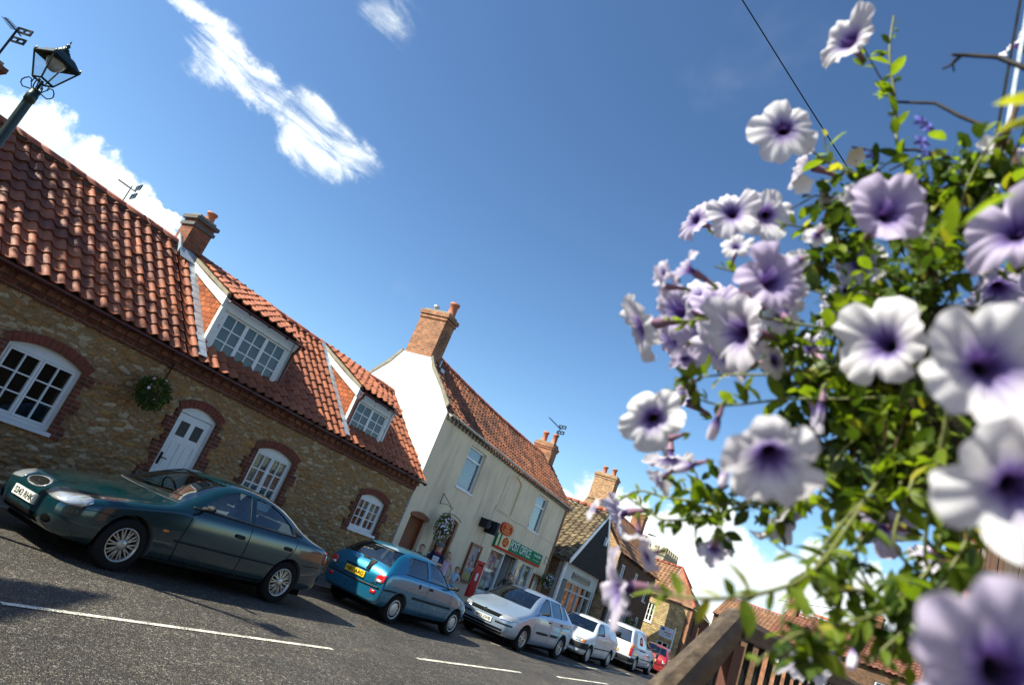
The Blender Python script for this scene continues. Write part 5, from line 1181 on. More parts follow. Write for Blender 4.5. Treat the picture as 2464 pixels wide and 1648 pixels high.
blue = dict(st=[(0, .38, .5, .45, .56, .38, .01), (.05, .27, .59, .64, .67, .54, .02), (.28, .21, .69, .735, .75, .63, .03), (.66, .20, .80, .77, .85, .66, .03), (.98, .20, .87, .775, .92, .655, .03), (1.28, .20, .885, .775, 1.13, .595, .03), (1.58, .20, .89, .775, 1.315, .535, .03), (1.95, .20, .90, .775, 1.355, .52, .03), (2.60, .20, .91, .775, 1.345, .52, .03), (3.00, .21, .91, .77, 1.29, .52, .025), (3.22, .22, .905, .765, 1.13, .575, .02), (3.38, .23, .89, .755, .955, .63, .02), (3.47, .25, .80, .745, .86, .65, .015), (3.53, .30, .66, .70, .70, .62, .01)],
    wheel=(.270, .178), axles=(.62, 2.89), rim='slots', rimmat='hubcap', glaz=(.94, 1.28), glass_x=(.85, 3.45), tunnel=(.8, 3.36, .955, 1.275, .615, .475),
    side=[[(1.18, .945), (1.98, .955), (1.98, 1.275), (1.70, 1.275), (1.50, 1.20), (1.32, 1.08)], [(2.08, .96), (2.84, .97), (2.78, 1.20), (2.70, 1.26), (2.08, 1.275)]],
    decals=[('door_gap', 'dark_void', polyl([(1.08, .90), (1.06, .6), (1.08, .32)], .008), 'y', 0, .0015), ('door_gap', 'dark_void', polyl([(2.03, .93), (2.06, .6), (2.04, .30)], .008), 'y', 0, .0015), ('door_gap', 'dark_void', polyl([(1.08, .30), (2.04, .29)], .009), 'y', 0, .0015),
        ('rubbing_strip', 'black_plastic', polyl([(.98, .545), (1.7, .55), (2.50, .56)], .045), 'y', 0, .010), ('door_handle', 'black_plastic', ell(1.93, .80, .06, .026, pw=.7), 'y', 0, .018), ('fuel_cap', 'black_plastic', ell(2.36, .80, .035, .045), 'y', 0, .006),
        ('bumper_strip', 'black_plastic', polyl([(3.02, .575), (3.3, .572), (3.50, .56)], .03), 'y', 0, .008), ('window_trim', 'black_plastic', polyl([(1.05, .925), (2.0, .935), (2.92, .948)], .018), 'y', 0, .005),
        ('tailgate_gap', 'dark_void', polyl([(-.60, .60), (-.3, .585), (0, .58), (.3, .585), (.60, .60)], .010), 'x', 1, .002), ('bumper_strip', 'black_plastic', polyl([(-.66, .555), (0, .535), (.66, .555)], .030), 'x', 1, .010), ('plate_recess', 'dark_void', rect(-.30, .30, .755, .775), 'x', 1, .012), ('screen_heater', 'black_plastic', polyl([(-.05, .965), (.30, .985)], .03), 'x', 1, .018)],
    ends=[('rear_lamp', 'red_lens', [(.515, .655), (.69, .655), (.715, .70), (.71, .80), (.60, .80), (.535, .755)], 1, .010), ('reversing_lamp', 'clear_lens', [(.535, .645), (.66, .642), (.67, .70), (.545, .705)], 1, .014), ('reflector', 'red_lens', rect(.50, .62, .43, .50), 1, .008), ('tailgate_gap', 'dark_void', polyl([(.60, .60), (.51, .68), (.54, .80), (.60, .86)], .009), 1, .002)],
    plates=[(1, 0, .675, .50, .112, 'N81 AAG', 'plate_yellow'), (-1, 0, .45, .52, .11, 'N81 AAG', 'plate_white')],
    seats=[(1.75, -.33), (1.75, .33)], mirrors=[(1.12, .79, .96, 1.0)], wipers=[([(3.40, .10), (3.36, -.15), (3.33, -.38)], 'black_plastic', .010)])
t, bv = car('parked_car', 'metallic blue three door hatchback seen from behind, second in the row', (14.56, 8.80, 0), 180, 'paint_blue', blue, CG)
h = bv.ray_cast(Vector((8, -.47, .74)), Vector((-1, 0, 0)))[0]; text_local('Range', Fr((h.x+.008, .45, .60), (0, 1, 0), (0, 0, 1), (1, 0, 0)), .09, 'chrome', t, .17)

silver = dict(st=[(0, .36, .52, .52, .60, .46, .015), (.05, .24, .62, .70, .70, .60, .02), (.28, .20, .72, .82, .80, .70, .03), (.72, .19, .85, .87, .92, .76, .04), (1.02, .19, .945, .88, 1.01, .77, .03), (1.42, .19, .97, .88, 1.27, .69, .03), (1.85, .19, .98, .88, 1.46, .60, .03), (2.3, .19, .99, .88, 1.50, .585, .03), (3.1, .19, 1.0, .88, 1.49, .58, .03), (3.6, .20, 1.01, .875, 1.43, .575, .03), (3.92, .21, 1.01, .86, 1.24, .62, .02), (4.08, .23, .98, .84, 1.06, .66, .02), (4.20, .27, .86, .79, .90, .66, .01), (4.25, .38, .70, .68, .74, .58, .01)],
    wheel=(.315, .20), axles=(.87, 3.42), rim='five', glaz=(1.03, 1.42), glass_x=(.95, 4.1), tunnel=(.9, 3.98, 1.045, 1.42, .68, .52),
    side=[[(1.40, 1.03), (2.28, 1.035), (2.28, 1.42), (2.05, 1.42), (1.78, 1.30), (1.56, 1.16)], [(2.36, 1.035), (3.10, 1.05), (3.10, 1.42), (2.36, 1.42)], [(3.18, 1.055), (3.58, 1.08), (3.46, 1.36), (3.36, 1.41), (3.18, 1.42)]],
    decals=[('door_gap', 'dark_void', polyl([(1.32, 1.0), (1.28, .7), (1.30, .33)], .008), 'y', 0, .0015), ('door_gap', 'dark_void', polyl([(2.33, 1.0), (2.34, .6), (2.33, .30)], .008), 'y', 0, .0015), ('door_gap', 'dark_void', polyl([(3.16, 1.02), (3.14, .8), (3.0, .6), (2.95, .33)], .008), 'y', 0, .0015),
        ('rubbing_strip', 'black_plastic', ell(1.86, .56, .40, .034, pw=.6), 'y', 0, .012), ('rubbing_strip', 'black_plastic', ell(2.68, .57, .26, .034, pw=.6), 'y', 0, .012), ('door_handle', 'black_plastic', ell(2.18, .88, .06, .022, pw=.7), 'y', 0, .02), ('door_handle', 'black_plastic', ell(3.02, .90, .06, .022, pw=.7), 'y', 0, .02),
        ('grille', 'ink', [(-.44, .62), (.44, .62), (.46, .70), (-.46, .70)], 'x', -1, .008), ('lower_grille', 'ink', rect(-.60, .60, .27, .315), 'x', -1, .004), ('lower_grille', 'ink', rect(-.60, .60, .34, .385), 'x', -1, .004), ('tax_disc', 'white_ink', ell(-.50, 1.11, .045, .045), 'x', -1, .004)],
    ends=[('headlight', 'clear_lens', [(.47, .60), (.70, .61), (.80, .66), (.80, .74), (.66, .76), (.50, .735), (.46, .67)], -1, .010), ('bumper_strip', 'black_plastic', [(.36, .49), (.76, .50), (.78, .54), (.36, .535)], -1, .008)],
    plates=[(-1, 0, .50, .52, .112, 'AF03 XWB', 'plate_white')], seats=[(2.1, -.36), (2.1, .36), (2.95, -.36), (2.95, .36)], mirrors=[(1.48, .92, 1.06, 1.0)], wipers=[([(1.06, .45), (1.12, .15), (1.16, -.15)], 'tyre', .007), ([(1.06, -.1), (1.12, -.35), (1.14, -.58)], 'tyre', .007)])
t, bv = car('parked_car', 'silver five door car with its nose towards the camera, third in the row', (16.42, 8.72, 0), 0, 'paint_silver', silver, CG)
h = bv.ray_cast(Vector((-5, 0, .675)), Vector((1, 0, 0)))[0]; b = MB(); b.prism(Fr((h.x-.012, 0, .675), (0, -1, 0), (0, 0, 1), (-1, 0, 0)), ell(0, 0, .055, .055), 0, .012); b.build('badge', 'chrome', t, L0)

van1 = dict(st=[(0, .34, .5, .55, .56, .48, .01), (.04, .24, .62, .70, .68, .62, .015), (.25, .2, .70, .77, .76, .68, .02), (.7, .2, .79, .79, .85, .70, .03), (1.0, .2, .87, .79, .92, .69, .03), (1.3, .2, .885, .79, 1.14, .62, .03), (1.62, .2, .89, .79, 1.33, .56, .03), (2.0, .2, .9, .79, 1.37, .55, .03), (2.8, .2, .91, .79, 1.37, .55, .03), (3.4, .21, .91, .78, 1.34, .55, .02), (3.62, .23, .90, .77, 1.2, .56, .02), (3.72, .26, .82, .74, .95, .6, .01), (3.75, .36, .7, .68, .76, .58, .01)],
    wheel=(.28, .185), axles=(.72, 3.0), rim='slots', rimmat='hubcap', glaz=(.95, 1.29), glass_x=(.9, 3.7), blank=2.1, tunnel=(.85, 3.66, .96, 1.285, .60, .48), side=[[(1.24, .95), (2.0, .955), (2.0, 1.29), (1.72, 1.285), (1.50, 1.19), (1.35, 1.07)]],
    decals=[('door_gap', 'dark_void', polyl([(1.12, .9), (1.1, .6), (1.12, .3)], .008), 'y', 0, .0015), ('door_gap', 'dark_void', polyl([(2.06, 1.3), (2.07, .6), (2.06, .3)], .008), 'y', 0, .0015), ('rubbing_strip', 'black_plastic', polyl([(1.0, .53), (2.0, .53), (2.72, .54)], .03), 'y', 0, .008), ('bumper', 'black_plastic', [(.03, .40), (.03, .58), (.45, .60), (.45, .40)], 'y', 0, .012),
        ('bumper', 'black_plastic', rect(-.68, .68, .40, .57), 'x', -1, .012), ('front_spoiler', 'paint_white', rect(-.6, .6, .27, .34), 'x', -1, .006)],
    ends=[('headlight', 'clear_lens', rect(.40, .62, .60, .70), -1, .010), ('indicator', 'amber_lens', [(.625, .60), (.72, .60), (.73, .69), (.625, .70)], -1, .010)], plates=[(-1, 0, .44, .50, .11, 'H14 YOA', 'plate_white')], seats=[(1.8, -.33), (1.8, .33)], mirrors=[(1.2, .80, .97, 1.0)], wipers=[([(.98, .4), (1.04, .1), (1.06, -.2)], 'black_plastic', .010)])
car('parked_van', 'small white van with blank rear sides, nose to the camera behind the silver car', (22.05, 8.78, 0), 1.5, 'paint_white', van1, CG, 'van')
van2 = dict(st=[(0, .34, .5, .55, .56, .48, .01), (.04, .24, .64, .72, .72, .62, .015), (.25, .2, .74, .8, .82, .7, .02), (.7, .2, .83, .82, .9, .72, .03), (1.0, .2, .92, .82, .98, .71, .03), (1.3, .2, .93, .82, 1.22, .64, .03), (1.65, .2, .94, .82, 1.46, .60, .03), (2.1, .2, .95, .82, 1.56, .60, .03), (3.0, .2, .96, .82, 1.58, .62, .03), (3.85, .21, .97, .82, 1.56, .62, .02), (4.05, .24, .97, .81, 1.50, .62, .02), (4.16, .27, .92, .80, 1.1, .66, .01), (4.20, .36, .75, .76, .85, .68, .01)],
    wheel=(.29, .19), axles=(.80, 3.30), rim='slots', rimmat='hubcap', glaz=(1.0, 1.46), glass_x=(.9, 4.16), blank=2.2, tunnel=(.85, 4.3, 1.01, 1.44, .64, .54), side=[[(1.26, 1.0), (2.06, 1.005), (2.06, 1.44), (1.80, 1.43), (1.55, 1.30), (1.38, 1.14)]],
    decals=[('door_gap', 'dark_void', polyl([(1.15, .95), (1.13, .6), (1.15, .3)], .009), 'y', 0, .0015), ('door_gap', 'dark_void', polyl([(2.13, 1.45), (2.14, .6), (2.13, .3)], .009), 'y', 0, .0015), ('rubbing_strip', 'black_plastic', polyl([(1.1, .52), (2.0, .52), (2.95, .53)], .03), 'y', 0, .008), ('bumper', 'black_plastic', [(3.68, .33), (3.68, .50), (4.18, .50), (4.18, .33)], 'y', 0, .012), ('bumper', 'black_plastic', rect(-.74, .74, .33, .50), 'x', 1, .012), ('tailgate_gap', 'dark_void', strip((0, .52), (0, 1.0), .01), 'x', 1, .002),
        ('livery', 'sign_red', [(2.75, 1.02), (3.25, 1.02), (3.25, 1.24), (3.0, 1.36), (2.75, 1.24)], 'y', 0, .002), ('livery', 'paint_white', rect(2.80, 3.20, 1.12, 1.15), 'y', 0, .0035), ('livery', 'paint_white', rect(2.80, 3.20, 1.19, 1.22), 'y', 0, .0035), ('livery', 'blue_card', polyl([(2.35, .82), (3.2, .84)], .05), 'y', 0, .002), ('livery', 'blue_card', polyl([(1.35, .70), (1.95, .71)], .04), 'y', 0, .002)],
    ends=[('rear_lamp', 'red_lens', rect(.69, .79, .56, .86), 1, .010), ('indicator', 'amber_lens', rect(.69, .79, .865, .98), 1, .010)], plates=[(1, 0, .62, .50, .11, '', 'plate_yellow')], mirrors=[(1.2, .85, 1.04, 1.0)])
car('parked_van', 'white panel van seen from behind with red printed house on its side', (32.1, 9.12, 0), 181.5, 'paint_white', van2, CG, 'van')
red = dict(blue); red['plates'] = [(1, 0, .675, .50, .112, '', 'plate_yellow')]
car('parked_car', 'red hatchback seen from behind, just left of the wooden handrail', (37.9, 9.45, -.1), 184, 'paint_red', red, CG)
sky_ = dict(blue); sky_['plates'] = [(1, 0, .675, .50, .112, '', 'plate_yellow')]
car('parked_car', 'pale blue hatchback seen through the iron railings', (30.5, 5.3, -.12), 184, 'paint_skyblue', sky_, None)
sl2 = dict(blue); sl2['plates'] = [(1, 0, .675, .50, .112, '', 'plate_yellow')]
car('parked_car', 'silver hatchback with a red tail lamp, left of the pale blue car behind the railings', (36.5, 7.2, -.12), 184, 'paint_silver', sl2, None)
# ================================================================ street lamp
def lamp(label, loc, H=4.75, rz=0, group='cast iron street lamps'):
    t = thing('street_lamp', label, 'street lamp', loc, group, R(rz)); F = Fr((0, 0, 0))
    b = MB(); b.lathe(Fr((0, 0, 0), (1, 0, 0), (0, 0, 1)), [(.14, 0), (.14, .5), (.11, .55), (.10, 1.0), (.075, 1.1), (.062, 1.3), (.056, H-.25), (.056, H-.18), (.066, H-.17), (.066, H-.08), (.060, H-.07), (.05, H), (.018, H+.002), (.018, H+.14)], 16); b.build('post', 'lamp_green', t, L0)
    b = MB()
    for k in range(4):
        a = math.pi/4+k*math.pi/2; d = Vector((math.cos(a), math.sin(a), 0)); o = Vector((0, 0, H-.02))
        pts = [o+d*.05, o+d*.14+Vector((0, 0, -.02)), o+d*.175+Vector((0, 0, .01)), o+d*.185+Vector((0, 0, .05)), o+d*.17+Vector((0, 0, .09)), o+d*.14+Vector((0, 0, .125)), o+d*.11+Vector((0, 0, .12)), o+d*.095+Vector((0, 0, .10)), o+d*.10+Vector((0, 0, .08))]
        b.tube(pts, .008, 5); b.tube([o+d*.05, o+d*.09+Vector((0, 0, .08)), o+d*.09+Vector((0, 0, .14))], .007, 5)
    b.build('scroll_bracket', 'lamp_green', t, L0)
    z0, z1, a0, a1 = H+.14, H+.45, .085, .185; b = MB()
    cs = lambda h, z: [Vector((sx*h, sy*h, z)) for sx, sy in ((-1, -1), (1, -1), (1, 1), (-1, 1))]
    lo, hi = cs(a0, z0), cs(a1, z1)
    for i in range(4): b.tube([lo[i], hi[i]], .011, 4); b.tube([lo[i], lo[(i+1) % 4]], .015, 4); b.tube([hi[i], hi[(i+1) % 4]], .014, 4); b.lathe(Fr(hi[i], (1, 0, 0), (0, 0, 1)), [(.014, 0), (.02, .03), (.004, .07)], 6)
    b.build('lantern_frame', 'lamp_green', t, L0)
    b = MB()
    for i in range(4): b.face([lo[i]*.97+Vector((0, 0, z0*.03)), lo[(i+1) % 4]*.97+Vector((0, 0, z0*.03)), hi[(i+1) % 4]*.98+Vector((0, 0, z1*.02)), hi[i]*.98+Vector((0, 0, z1*.02))])
    b.build('lantern_glass', 'lamp_glass', t, L0)
    b = MB(); pr = [(1.08, 0), (.80, .07), (.62, .11), (.50, .125)]
    for (k0, h0), (k1, h1) in zip(pr[:-1], pr[1:]):
        A, B = cs(a1*k0, z1+h0+.012), cs(a1*k1, z1+h1+.012)
        for i in range(4): b.face([A[i], A[(i+1) % 4], B[(i+1) % 4], B[i]])
    b.lathe(Fr((0, 0, z1+.12), (1, 0, 0), (0, 0, 1)), [(.12, -.01), (.11, .015), (.08, .025), (.09, .04), (.068, .05), (.07, .065), (.04, .08), (.044, .10), (.016, .115), (.028, .14), (.024, .16), (.006, .175), (.01, .20), (.001, .24)], 16)
    b.build('lantern_roof', 'lamp_green', t, L0)
    b = MB(); b.lathe(Fr((0, 0, z1-.10), (1, 0, 0), (0, 0, 1)), [(.001, -.04), (.04, -.03), (.08, .01), (.10, .05), (.12, .10)], 16); b.build('reflector_bowl', 'hubcap', t, L0)
    return t
lamp('tall dark green street lamp with square lantern in front of the cottage roof, nearest lamp', (2.80, 9.9, .1), H=4.78, rz=12)
lamp('distant street lamp with small square lantern above the far red roofs', (31, 1.93, -.35), rz=20)

# ================================================================ people
SK = {'skin': (.60, .35, .26), 'skin_tan': (.40, .21, .14)}
for k, c in SK.items(): plain(k, c, .55, var=.1, scale=20, bmp=.05)
for k, c in dict(khaki_cloth=(.075, .070, .055), green_print=(.15, .30, .20), navy_cloth=(.012, .02, .07), white_cloth=(.62, .66, .74), pink_cloth=(.80, .55, .68), pale_blue_cloth=(.42, .66, .82), aqua_cloth=(.16, .50, .66), denim=(.05, .09, .20), grey_brown_cloth=(.115, .095, .078), dark_hair=(.03, .018, .012), brown_hair=(.10, .05, .025), blonde_hair=(.66, .42, .12), cap_grey=(.12, .13, .14), red_cloth=(.5, .03, .05), black_cloth=(.012, .012, .014), blue_cloth=(.06, .12, .38)).items(): plain(k, c, .85, var=.25, scale=15, bmp=.3)
def person(label, loc, face, H, cols, arms, hair='dark_hair', hairstyle='short', group=None, lean=0.0, turn=0.0, female=False, extra=None):
    """cols: top, sleeve, forearm, legs, feet; arms: [(elbow, hand)] in units of height, facing +x"""
    t = thing('person', label, 'person', loc, group, R(face)); S = H
    kw = .92 if female else 1.0
    J = {'pel': (0, 0, .53), 'sp': (lean*.3, 0, .62), 'ch': (lean*.7, 0, .735), 'nk': (lean, 0, .825), 'hb': (lean+.010, 0, .865), 'hm': (lean+.014, 0, .918), 'ht': (lean+.006, 0, .965)}
    Rd = {'pel': (.074, .062), 'sp': (.066 if female else .072, .05), 'ch': (.082*kw, .058), 'nk': (.030, .030), 'hb': (.042, .044), 'hm': (.050, .060), 'ht': (.034, .040)}
    E = [('pel', 'sp'), ('sp', 'ch'), ('ch', 'nk'), ('nk', 'hb'), ('hb', 'hm'), ('hm', 'ht')]; reg = {0: 'top', 1: 'top', 2: 'top', 3: 'skin', 4: 'skin', 5: 'skin'}
    for sd, (el, ha) in zip((1, -1), arms):
        n = 'L' if sd > 0 else 'R'
        J['sh'+n] = (lean*.85, sd*.105*kw, .80); Rd['sh'+n] = (.034*kw, .034*kw); J['el'+n] = (el[0], sd*el[1], el[2]); Rd['el'+n] = (.024*kw, .024*kw); J['wr'+n] = (ha[0], sd*ha[1], ha[2]); Rd['wr'+n] = (.016, .016)
        d = (Vector(J['wr'+n])-Vector(J['el'+n])).normalized(); J['pa'+n] = tuple(Vector(J['wr'+n])+d*.045); Rd['pa'+n] = (.021, .012)
        for a, c, r_ in (('ch', 'sh'+n, 'top'), ('sh'+n, 'el'+n, 'sleeve'), ('el'+n, 'wr'+n, 'forearm'), ('wr'+n, 'pa'+n, 'skin')): reg[len(E)] = r_; E.append((a, c))
        J['hi'+n] = (0, sd*.048, .495); Rd['hi'+n] = (.055, .055); J['kn'+n] = (.012, sd*.052, .285); Rd['kn'+n] = (.036, .036); J['an'+n] = (-.005, sd*.055, .055); Rd['an'+n] = (.023, .023); J['to'+n] = (.075, sd*.06, .020); Rd['to'+n] = (.024, .018)
        for a, c, r_ in (('pel', 'hi'+n, 'legs'), ('hi'+n, 'kn'+n, 'legs'), ('kn'+n, 'an'+n, 'calf'), ('an'+n, 'to'+n, 'feet')): reg[len(E)] = r_; E.append((a, c))
    names = list(J); me = bpy.data.meshes.new('p'); me.from_pydata([Vector(J[n])*S for n in names], [(names.index(a), names.index(c)) for a, c in E], [])
    ob = bpy.data.objects.new('p', me); COL.objects.link(ob); ob.modifiers.new('k', 'SKIN')
    for i, n in enumerate(names): v = me.skin_vertices[0].data[i]; v.radius = (Rd[n][0]*S, Rd[n][1]*S); v.use_root = (n == 'pel')
    ss = ob.modifiers.new('s', 'SUBSURF'); ss.levels = 2
    dg = bpy.context.evaluated_depsgraph_get(); out = bpy.data.meshes.new_from_object(ob.evaluated_get(dg)); bpy.data.objects.remove(ob)
    mats = ['skin']+[]; pal = dict(cols); pal.setdefault('skin', 'skin'); pal.setdefault('calf', pal['legs']); pal.setdefault('sleeve', pal['top']); pal.setdefault('forearm', 'skin')
    ml = sorted(set(pal.values()))
    b = MB(); b.v = [v.co.copy() for v in out.vertices]
    segs = [(Vector(J[a])*S, Vector(J[c])*S) for a, c in E]
    def near(p):
        best = (9, 0)
        for i, (a, c) in enumerate(segs):
            ab = c-a; k = max(0, min(1, (p-a).dot(ab)/ab.length_squared)); dd = (p-a-ab*k).length
            if dd < best[0]: best = (dd, i)
        return best[1]
    for p in out.polygons:
        r_ = reg[near(p.center)]
        if r_ in ('top', 'skin') and p.center.z/S < .835 and near(p.center) in (2, 3): r_ = 'top'
        if r_ == 'top' and p.center.z/S < .555: r_ = 'legs'
        if pal.get('bare') and r_ == 'top' and p.center.z/S > .79: r_ = 'skin'
        b.f.append(list(p.vertices)); b.m.append(ml.index(pal[r_])); b.sm.append(True)
    mi = ml.index(pal['skin'])
    for n in 'LR':
        a = Vector(J['pa'+n])*S; d = (Vector(J['pa'+n])-Vector(J['wr'+n])).normalized(); sd = 1 if n == 'L' else -1; s_ = d.cross(Vector((0, 0, 1)));
        s_ = s_.normalized() if s_.length > .1 else Vector((1, 0, 0)); q = s_.cross(d)
        for k, ln in enumerate((.036, .041, .039, .031)):
            o = a-d*.008*S+s_*(k-1.5)*.0105*S; b.tube([o, o+d*ln*.5*S+q*.004*S, o+d*ln*.95*S+q*.018*S*-1], [.0056*S, .005*S, .0042*S], 6, mi)
        o = a-d*.03*S-s_*.016*S; b.tube([o, o+d*.018*S-s_*.014*S, o+d*.036*S-s_*.012*S], [.0065*S, .006*S, .0045*S], 6, mi)
    hc = Vector((lean+.012, 0, .918))*S; Rz = Matrix.Rotation(R(turn), 3, 'Z')
    hd = lambda x, y, z: hc+Rz @ (Vector((x, y, z))*S)
    b.tube([hd(.052, 0, .012), hd(.066, 0, -.006), hd(.054, 0, -.012)], [.005*S, .009*S, .005*S], 6, mi)   # nose
    for sd in (1, -1): b.tube([hd(0, sd*.047, .008), hd(-.004, sd*.055, 0), hd(0, sd*.047, -.014)], [.006*S, .009*S, .005*S], 6, mi)
    b.build('body', ml, t, L0)
    e = MB()
    for sd in (1, -1):
        e.lathe(Fr(hd(.0515, sd*.019, .006), tuple(Rz @ Vector((0, 1, 0))), (0, 0, 1)), [(.001, -.004*S), (.0075*S, 0), (.001, .004*S)], 8, 0)
        e.tube([hd(.054, sd*.010, .016), hd(.0535, sd*.020, .019), hd(.048, sd*.030, .015)], .0022*S, 4, 0)
    e.tube([hd(.0545, .014, -.026), hd(.0575, 0, -.025), hd(.0545, -.014, -.026)], .0028*S, 5, 1); e.build('face', ['dark_hair', 'skin_tan'], t, L0)
    h = MB(); nv, nh = 9, 20; vs, fs = [], []
    for j in range(nv+1):
        th = math.pi*j/nv*(.62 if hairstyle == 'short' else .62)
        for i in range(nh):
            ph = 2*math.pi*i/nh; f = math.cos(ph)
            lim = th if f < .35 else min(th, .95+(.35-f)*.3)
            r_ = .0595 if hairstyle != 'short' else .0565
            x = r_*math.sin(lim)*math.cos(ph)*1.06-.006; y = r_*math.sin(lim)*math.sin(ph)*.93; z = r_*math.cos(lim)*1.05
            if hairstyle == 'long' and j > 5 and f < .30: z -= .055*(j-5)/4*1.25; y *= 1.0+.12*(j-5)/4
            vs.append(hd(x, y, z+.006))
    for j in range(nv):
        for i in range(nh): fs.append((j*nh+i, (j+1)*nh+i, (j+1)*nh+(i+1) % nh, j*nh+(i+1) % nh))
    h.mesh(vs, fs, 0, True)
    if hairstyle == 'tail': h.tube([hd(-.05, 0, .01), hd(-.08, 0, .0), hd(-.09, 0, -.05), hd(-.075, 0, -.10)], [.014*S, .022*S, .022*S, .006*S], 8)
    h.build('hair', hair, t, L0)
    if extra: extra(t, hd, S, J)
    return t
def man_extra(t, hd, S, J):
    b = MB(); vs = []
    b.lathe(Fr(hd(-.002, 0, .022), (1, 0, 0), (0, 0, 1)), [(.064*S, 0), (.063*S, .022*S), (.048*S, .043*S), (.02*S, .052*S), (.001, .053*S)], 18)
    b.prism(Fr(hd(.03, 0, .022), (1, 0, 0), (0, 1, 0)), [(x*S, y*S) for x, y in ((0, -.05), (.045, -.045), (.072, -.02), (.072, .02), (.045, .045), (0, .05))], 0, .006*S); b.build('cap', 'cap_grey', t, L0)
    b = MB(); c = Vector(J['ch'])*S
    b.prism(Fr(c+Vector((.058*S, 0, -.01*S)), (0, 1, 0), (0, 0, 1)), [(x*S, y*S) for x, y in ((-.05, -.10), (.05, -.10), (.055, .04), (-.055, .04))], -.01, .012); b.build('chest_panel', 'white_cloth', t, L0)
    b = MB(); b.lathe(Fr(Vector(J['nk'])*S+Vector((0, 0, -.012*S)), (1, 0, 0), (0, 0, 1)), [(.052*S, -.01*S), (.045*S, .012*S), (.040*S, .014*S)], 14); b.build('collar', 'red_cloth', t, L0)
def boy_extra(t, hd, S, J):
    b = MB(); c = Vector(J['ch'])*S
    b.prism(Fr(c+Vector((.060*S, 0, -.02*S)), (0, 1, 0), (0, 0, 1)), [(.035*S*math.cos(a), .028*S*math.sin(a)) for a in [i*.7 for i in range(9)]], -.01, .008); b.build('shirt_print', 'green_print', t, L0)
hang = ((.0, .155, .65), (.03, .165, .50))
person('boy in a dark khaki T-shirt facing the street, leftmost of the group by the wall', (15.33, 10.5, .15), 215, 1.44, dict(top='khaki_cloth', legs='denim', feet='white_cloth'), [hang, hang], 'dark_hair', 'short', 'family standing outside the post office', extra=boy_extra)
person('man in a grey cap and navy shirt with white front, holding something in both hands', (16.22, 10.55, .15), 205, 1.63, dict(top='navy_cloth', legs='denim', feet='black_cloth'), [((.09, .13, .66), (.20, .05, .66)), ((.06, .14, .65), (.19, .04, .67))], 'brown_hair', 'short', 'family standing outside the post office', lean=.015, extra=man_extra)
person('woman with blonde hair and pink sleeveless top behind the capped man', (16.88, 10.62, .15), 195, 1.52, dict(top='pink_cloth', sleeve='skin', legs='denim', feet='white_cloth', bare=1 and 'skin'), [((-.01, .15, .66), (.03, .15, .52)), ((.0, .15, .66), (.04, .14, .52))], 'blonde_hair', 'long', 'family standing outside the post office', female=True)
person('little girl in pale blue top and aqua skirt, brown ponytail, rightmost of the family group', (17.45, 10.55, .15), 200, 1.21, dict(top='pale_blue_cloth', sleeve='skin', legs='aqua_cloth', calf='skin', feet='white_cloth'), [((.02, .14, .67), (.11, .07, .64)), ((.01, .14, .67), (.10, .06, .63))], 'brown_hair', 'tail', 'family standing outside the post office', female=True)
pd = FP.p(7.85, 0, .12)
person('dark haired man in a grey brown jacket in the shop doorway', (pd.x, pd.y, .15), 225, 1.62, dict(top='grey_brown_cloth', forearm='grey_brown_cloth', legs='black_cloth', feet='black_cloth'), [((.05, .15, .66), (.09, .06, .80)), ((.0, .16, .65), (.06, .16, .52))], 'dark_hair', 'short', None, lean=.05)

# ================================================================ leaves and small baskets
def leafmat(name, c1, c2, trans=.45, rough=.45):
    m, t = newmat(name); o = obs(t)
    n = t.noise(o, 23, 3, .6); v = t.noise(o, 160, 2, .6)
    c = t.mix(t.rng(n, .35, .65), (*c1, 1), (*c2, 1)); c = t.mix(1.0, c, t.rng(v, .3, .7, .85, 1.12), 'MULTIPLY')
    setb(t, Base_Color=c, Roughness=rough, Specular_IOR_Level=.35)
    tr = t.n('ShaderNodeBsdfTranslucent', {'Color': t.mix(1.0, c, (1.5, 1.55, .5, 1), 'MULTIPLY')})
    mx = t.n('ShaderNodeMixShader', {0: trans, 1: t.b.outputs[0], 2: tr.outputs[0]}); t.L.new(mx.outputs[0], t.o.inputs[0])
leafmat('leaf_green', (.11, .17, .018), (.21, .27, .035), .55); leafmat('leaf_dark', (.035, .07, .014), (.07, .11, .02), .35); leafmat('leaf_yellow', (.26, .27, .04), (.40, .36, .06), .5)
plain('stem_green', (.12, .13, .04), .6); plain('stem_brown', (.10, .055, .03), .8); plain('stem_dark', (.018, .013, .012), .8); plain('moss', (.05, .045, .02), .95, var=.5, scale=30, bmp=.6)
plain('small_white', (.74, .72, .78), .6, var=.08, bmp=0); plain('small_pink', (.70, .30, .42), .6, var=.1, bmp=0); plain('small_blue', (.16, .17, .62), .6, var=.1, bmp=0); plain('small_red', (.6, .02, .04), .6, bmp=0)
def leaf(b, P, d, n, ln, wd, m=0, curl=.2, fold=.15):
    d = d.normalized(); s = d.cross(n)
    if s.length < 1e-3: s = d.orthogonal()
    s.normalize(); n = s.cross(d); pr = [(0, .0, 0), (.22, .36, .0), (.5, .5, -.02), (.78, .34, -.08), (1.0, .0, -.2)]
    vs = []
    for (t_, w_, z_) in pr:
        c = P+d*ln*t_+n*ln*(z_*curl*3)
        vs += [c-s*wd*w_+n*wd*fold*w_*2, c, c+s*wd*w_+n*wd*fold*w_*2]
    fs = []
    for i in range(4):
        a = i*3; fs += [(a, a+1, a+4, a+3), (a+1, a+2, a+5, a+4)]
    b.mesh(vs, fs, m, True)
def rdir(rr): 
    while True:
        v = Vector((rr.uniform(-1, 1), rr.uniform(-1, 1), rr.uniform(-1, 1)))
        if .1 < v.length < 1: return v.normalized()
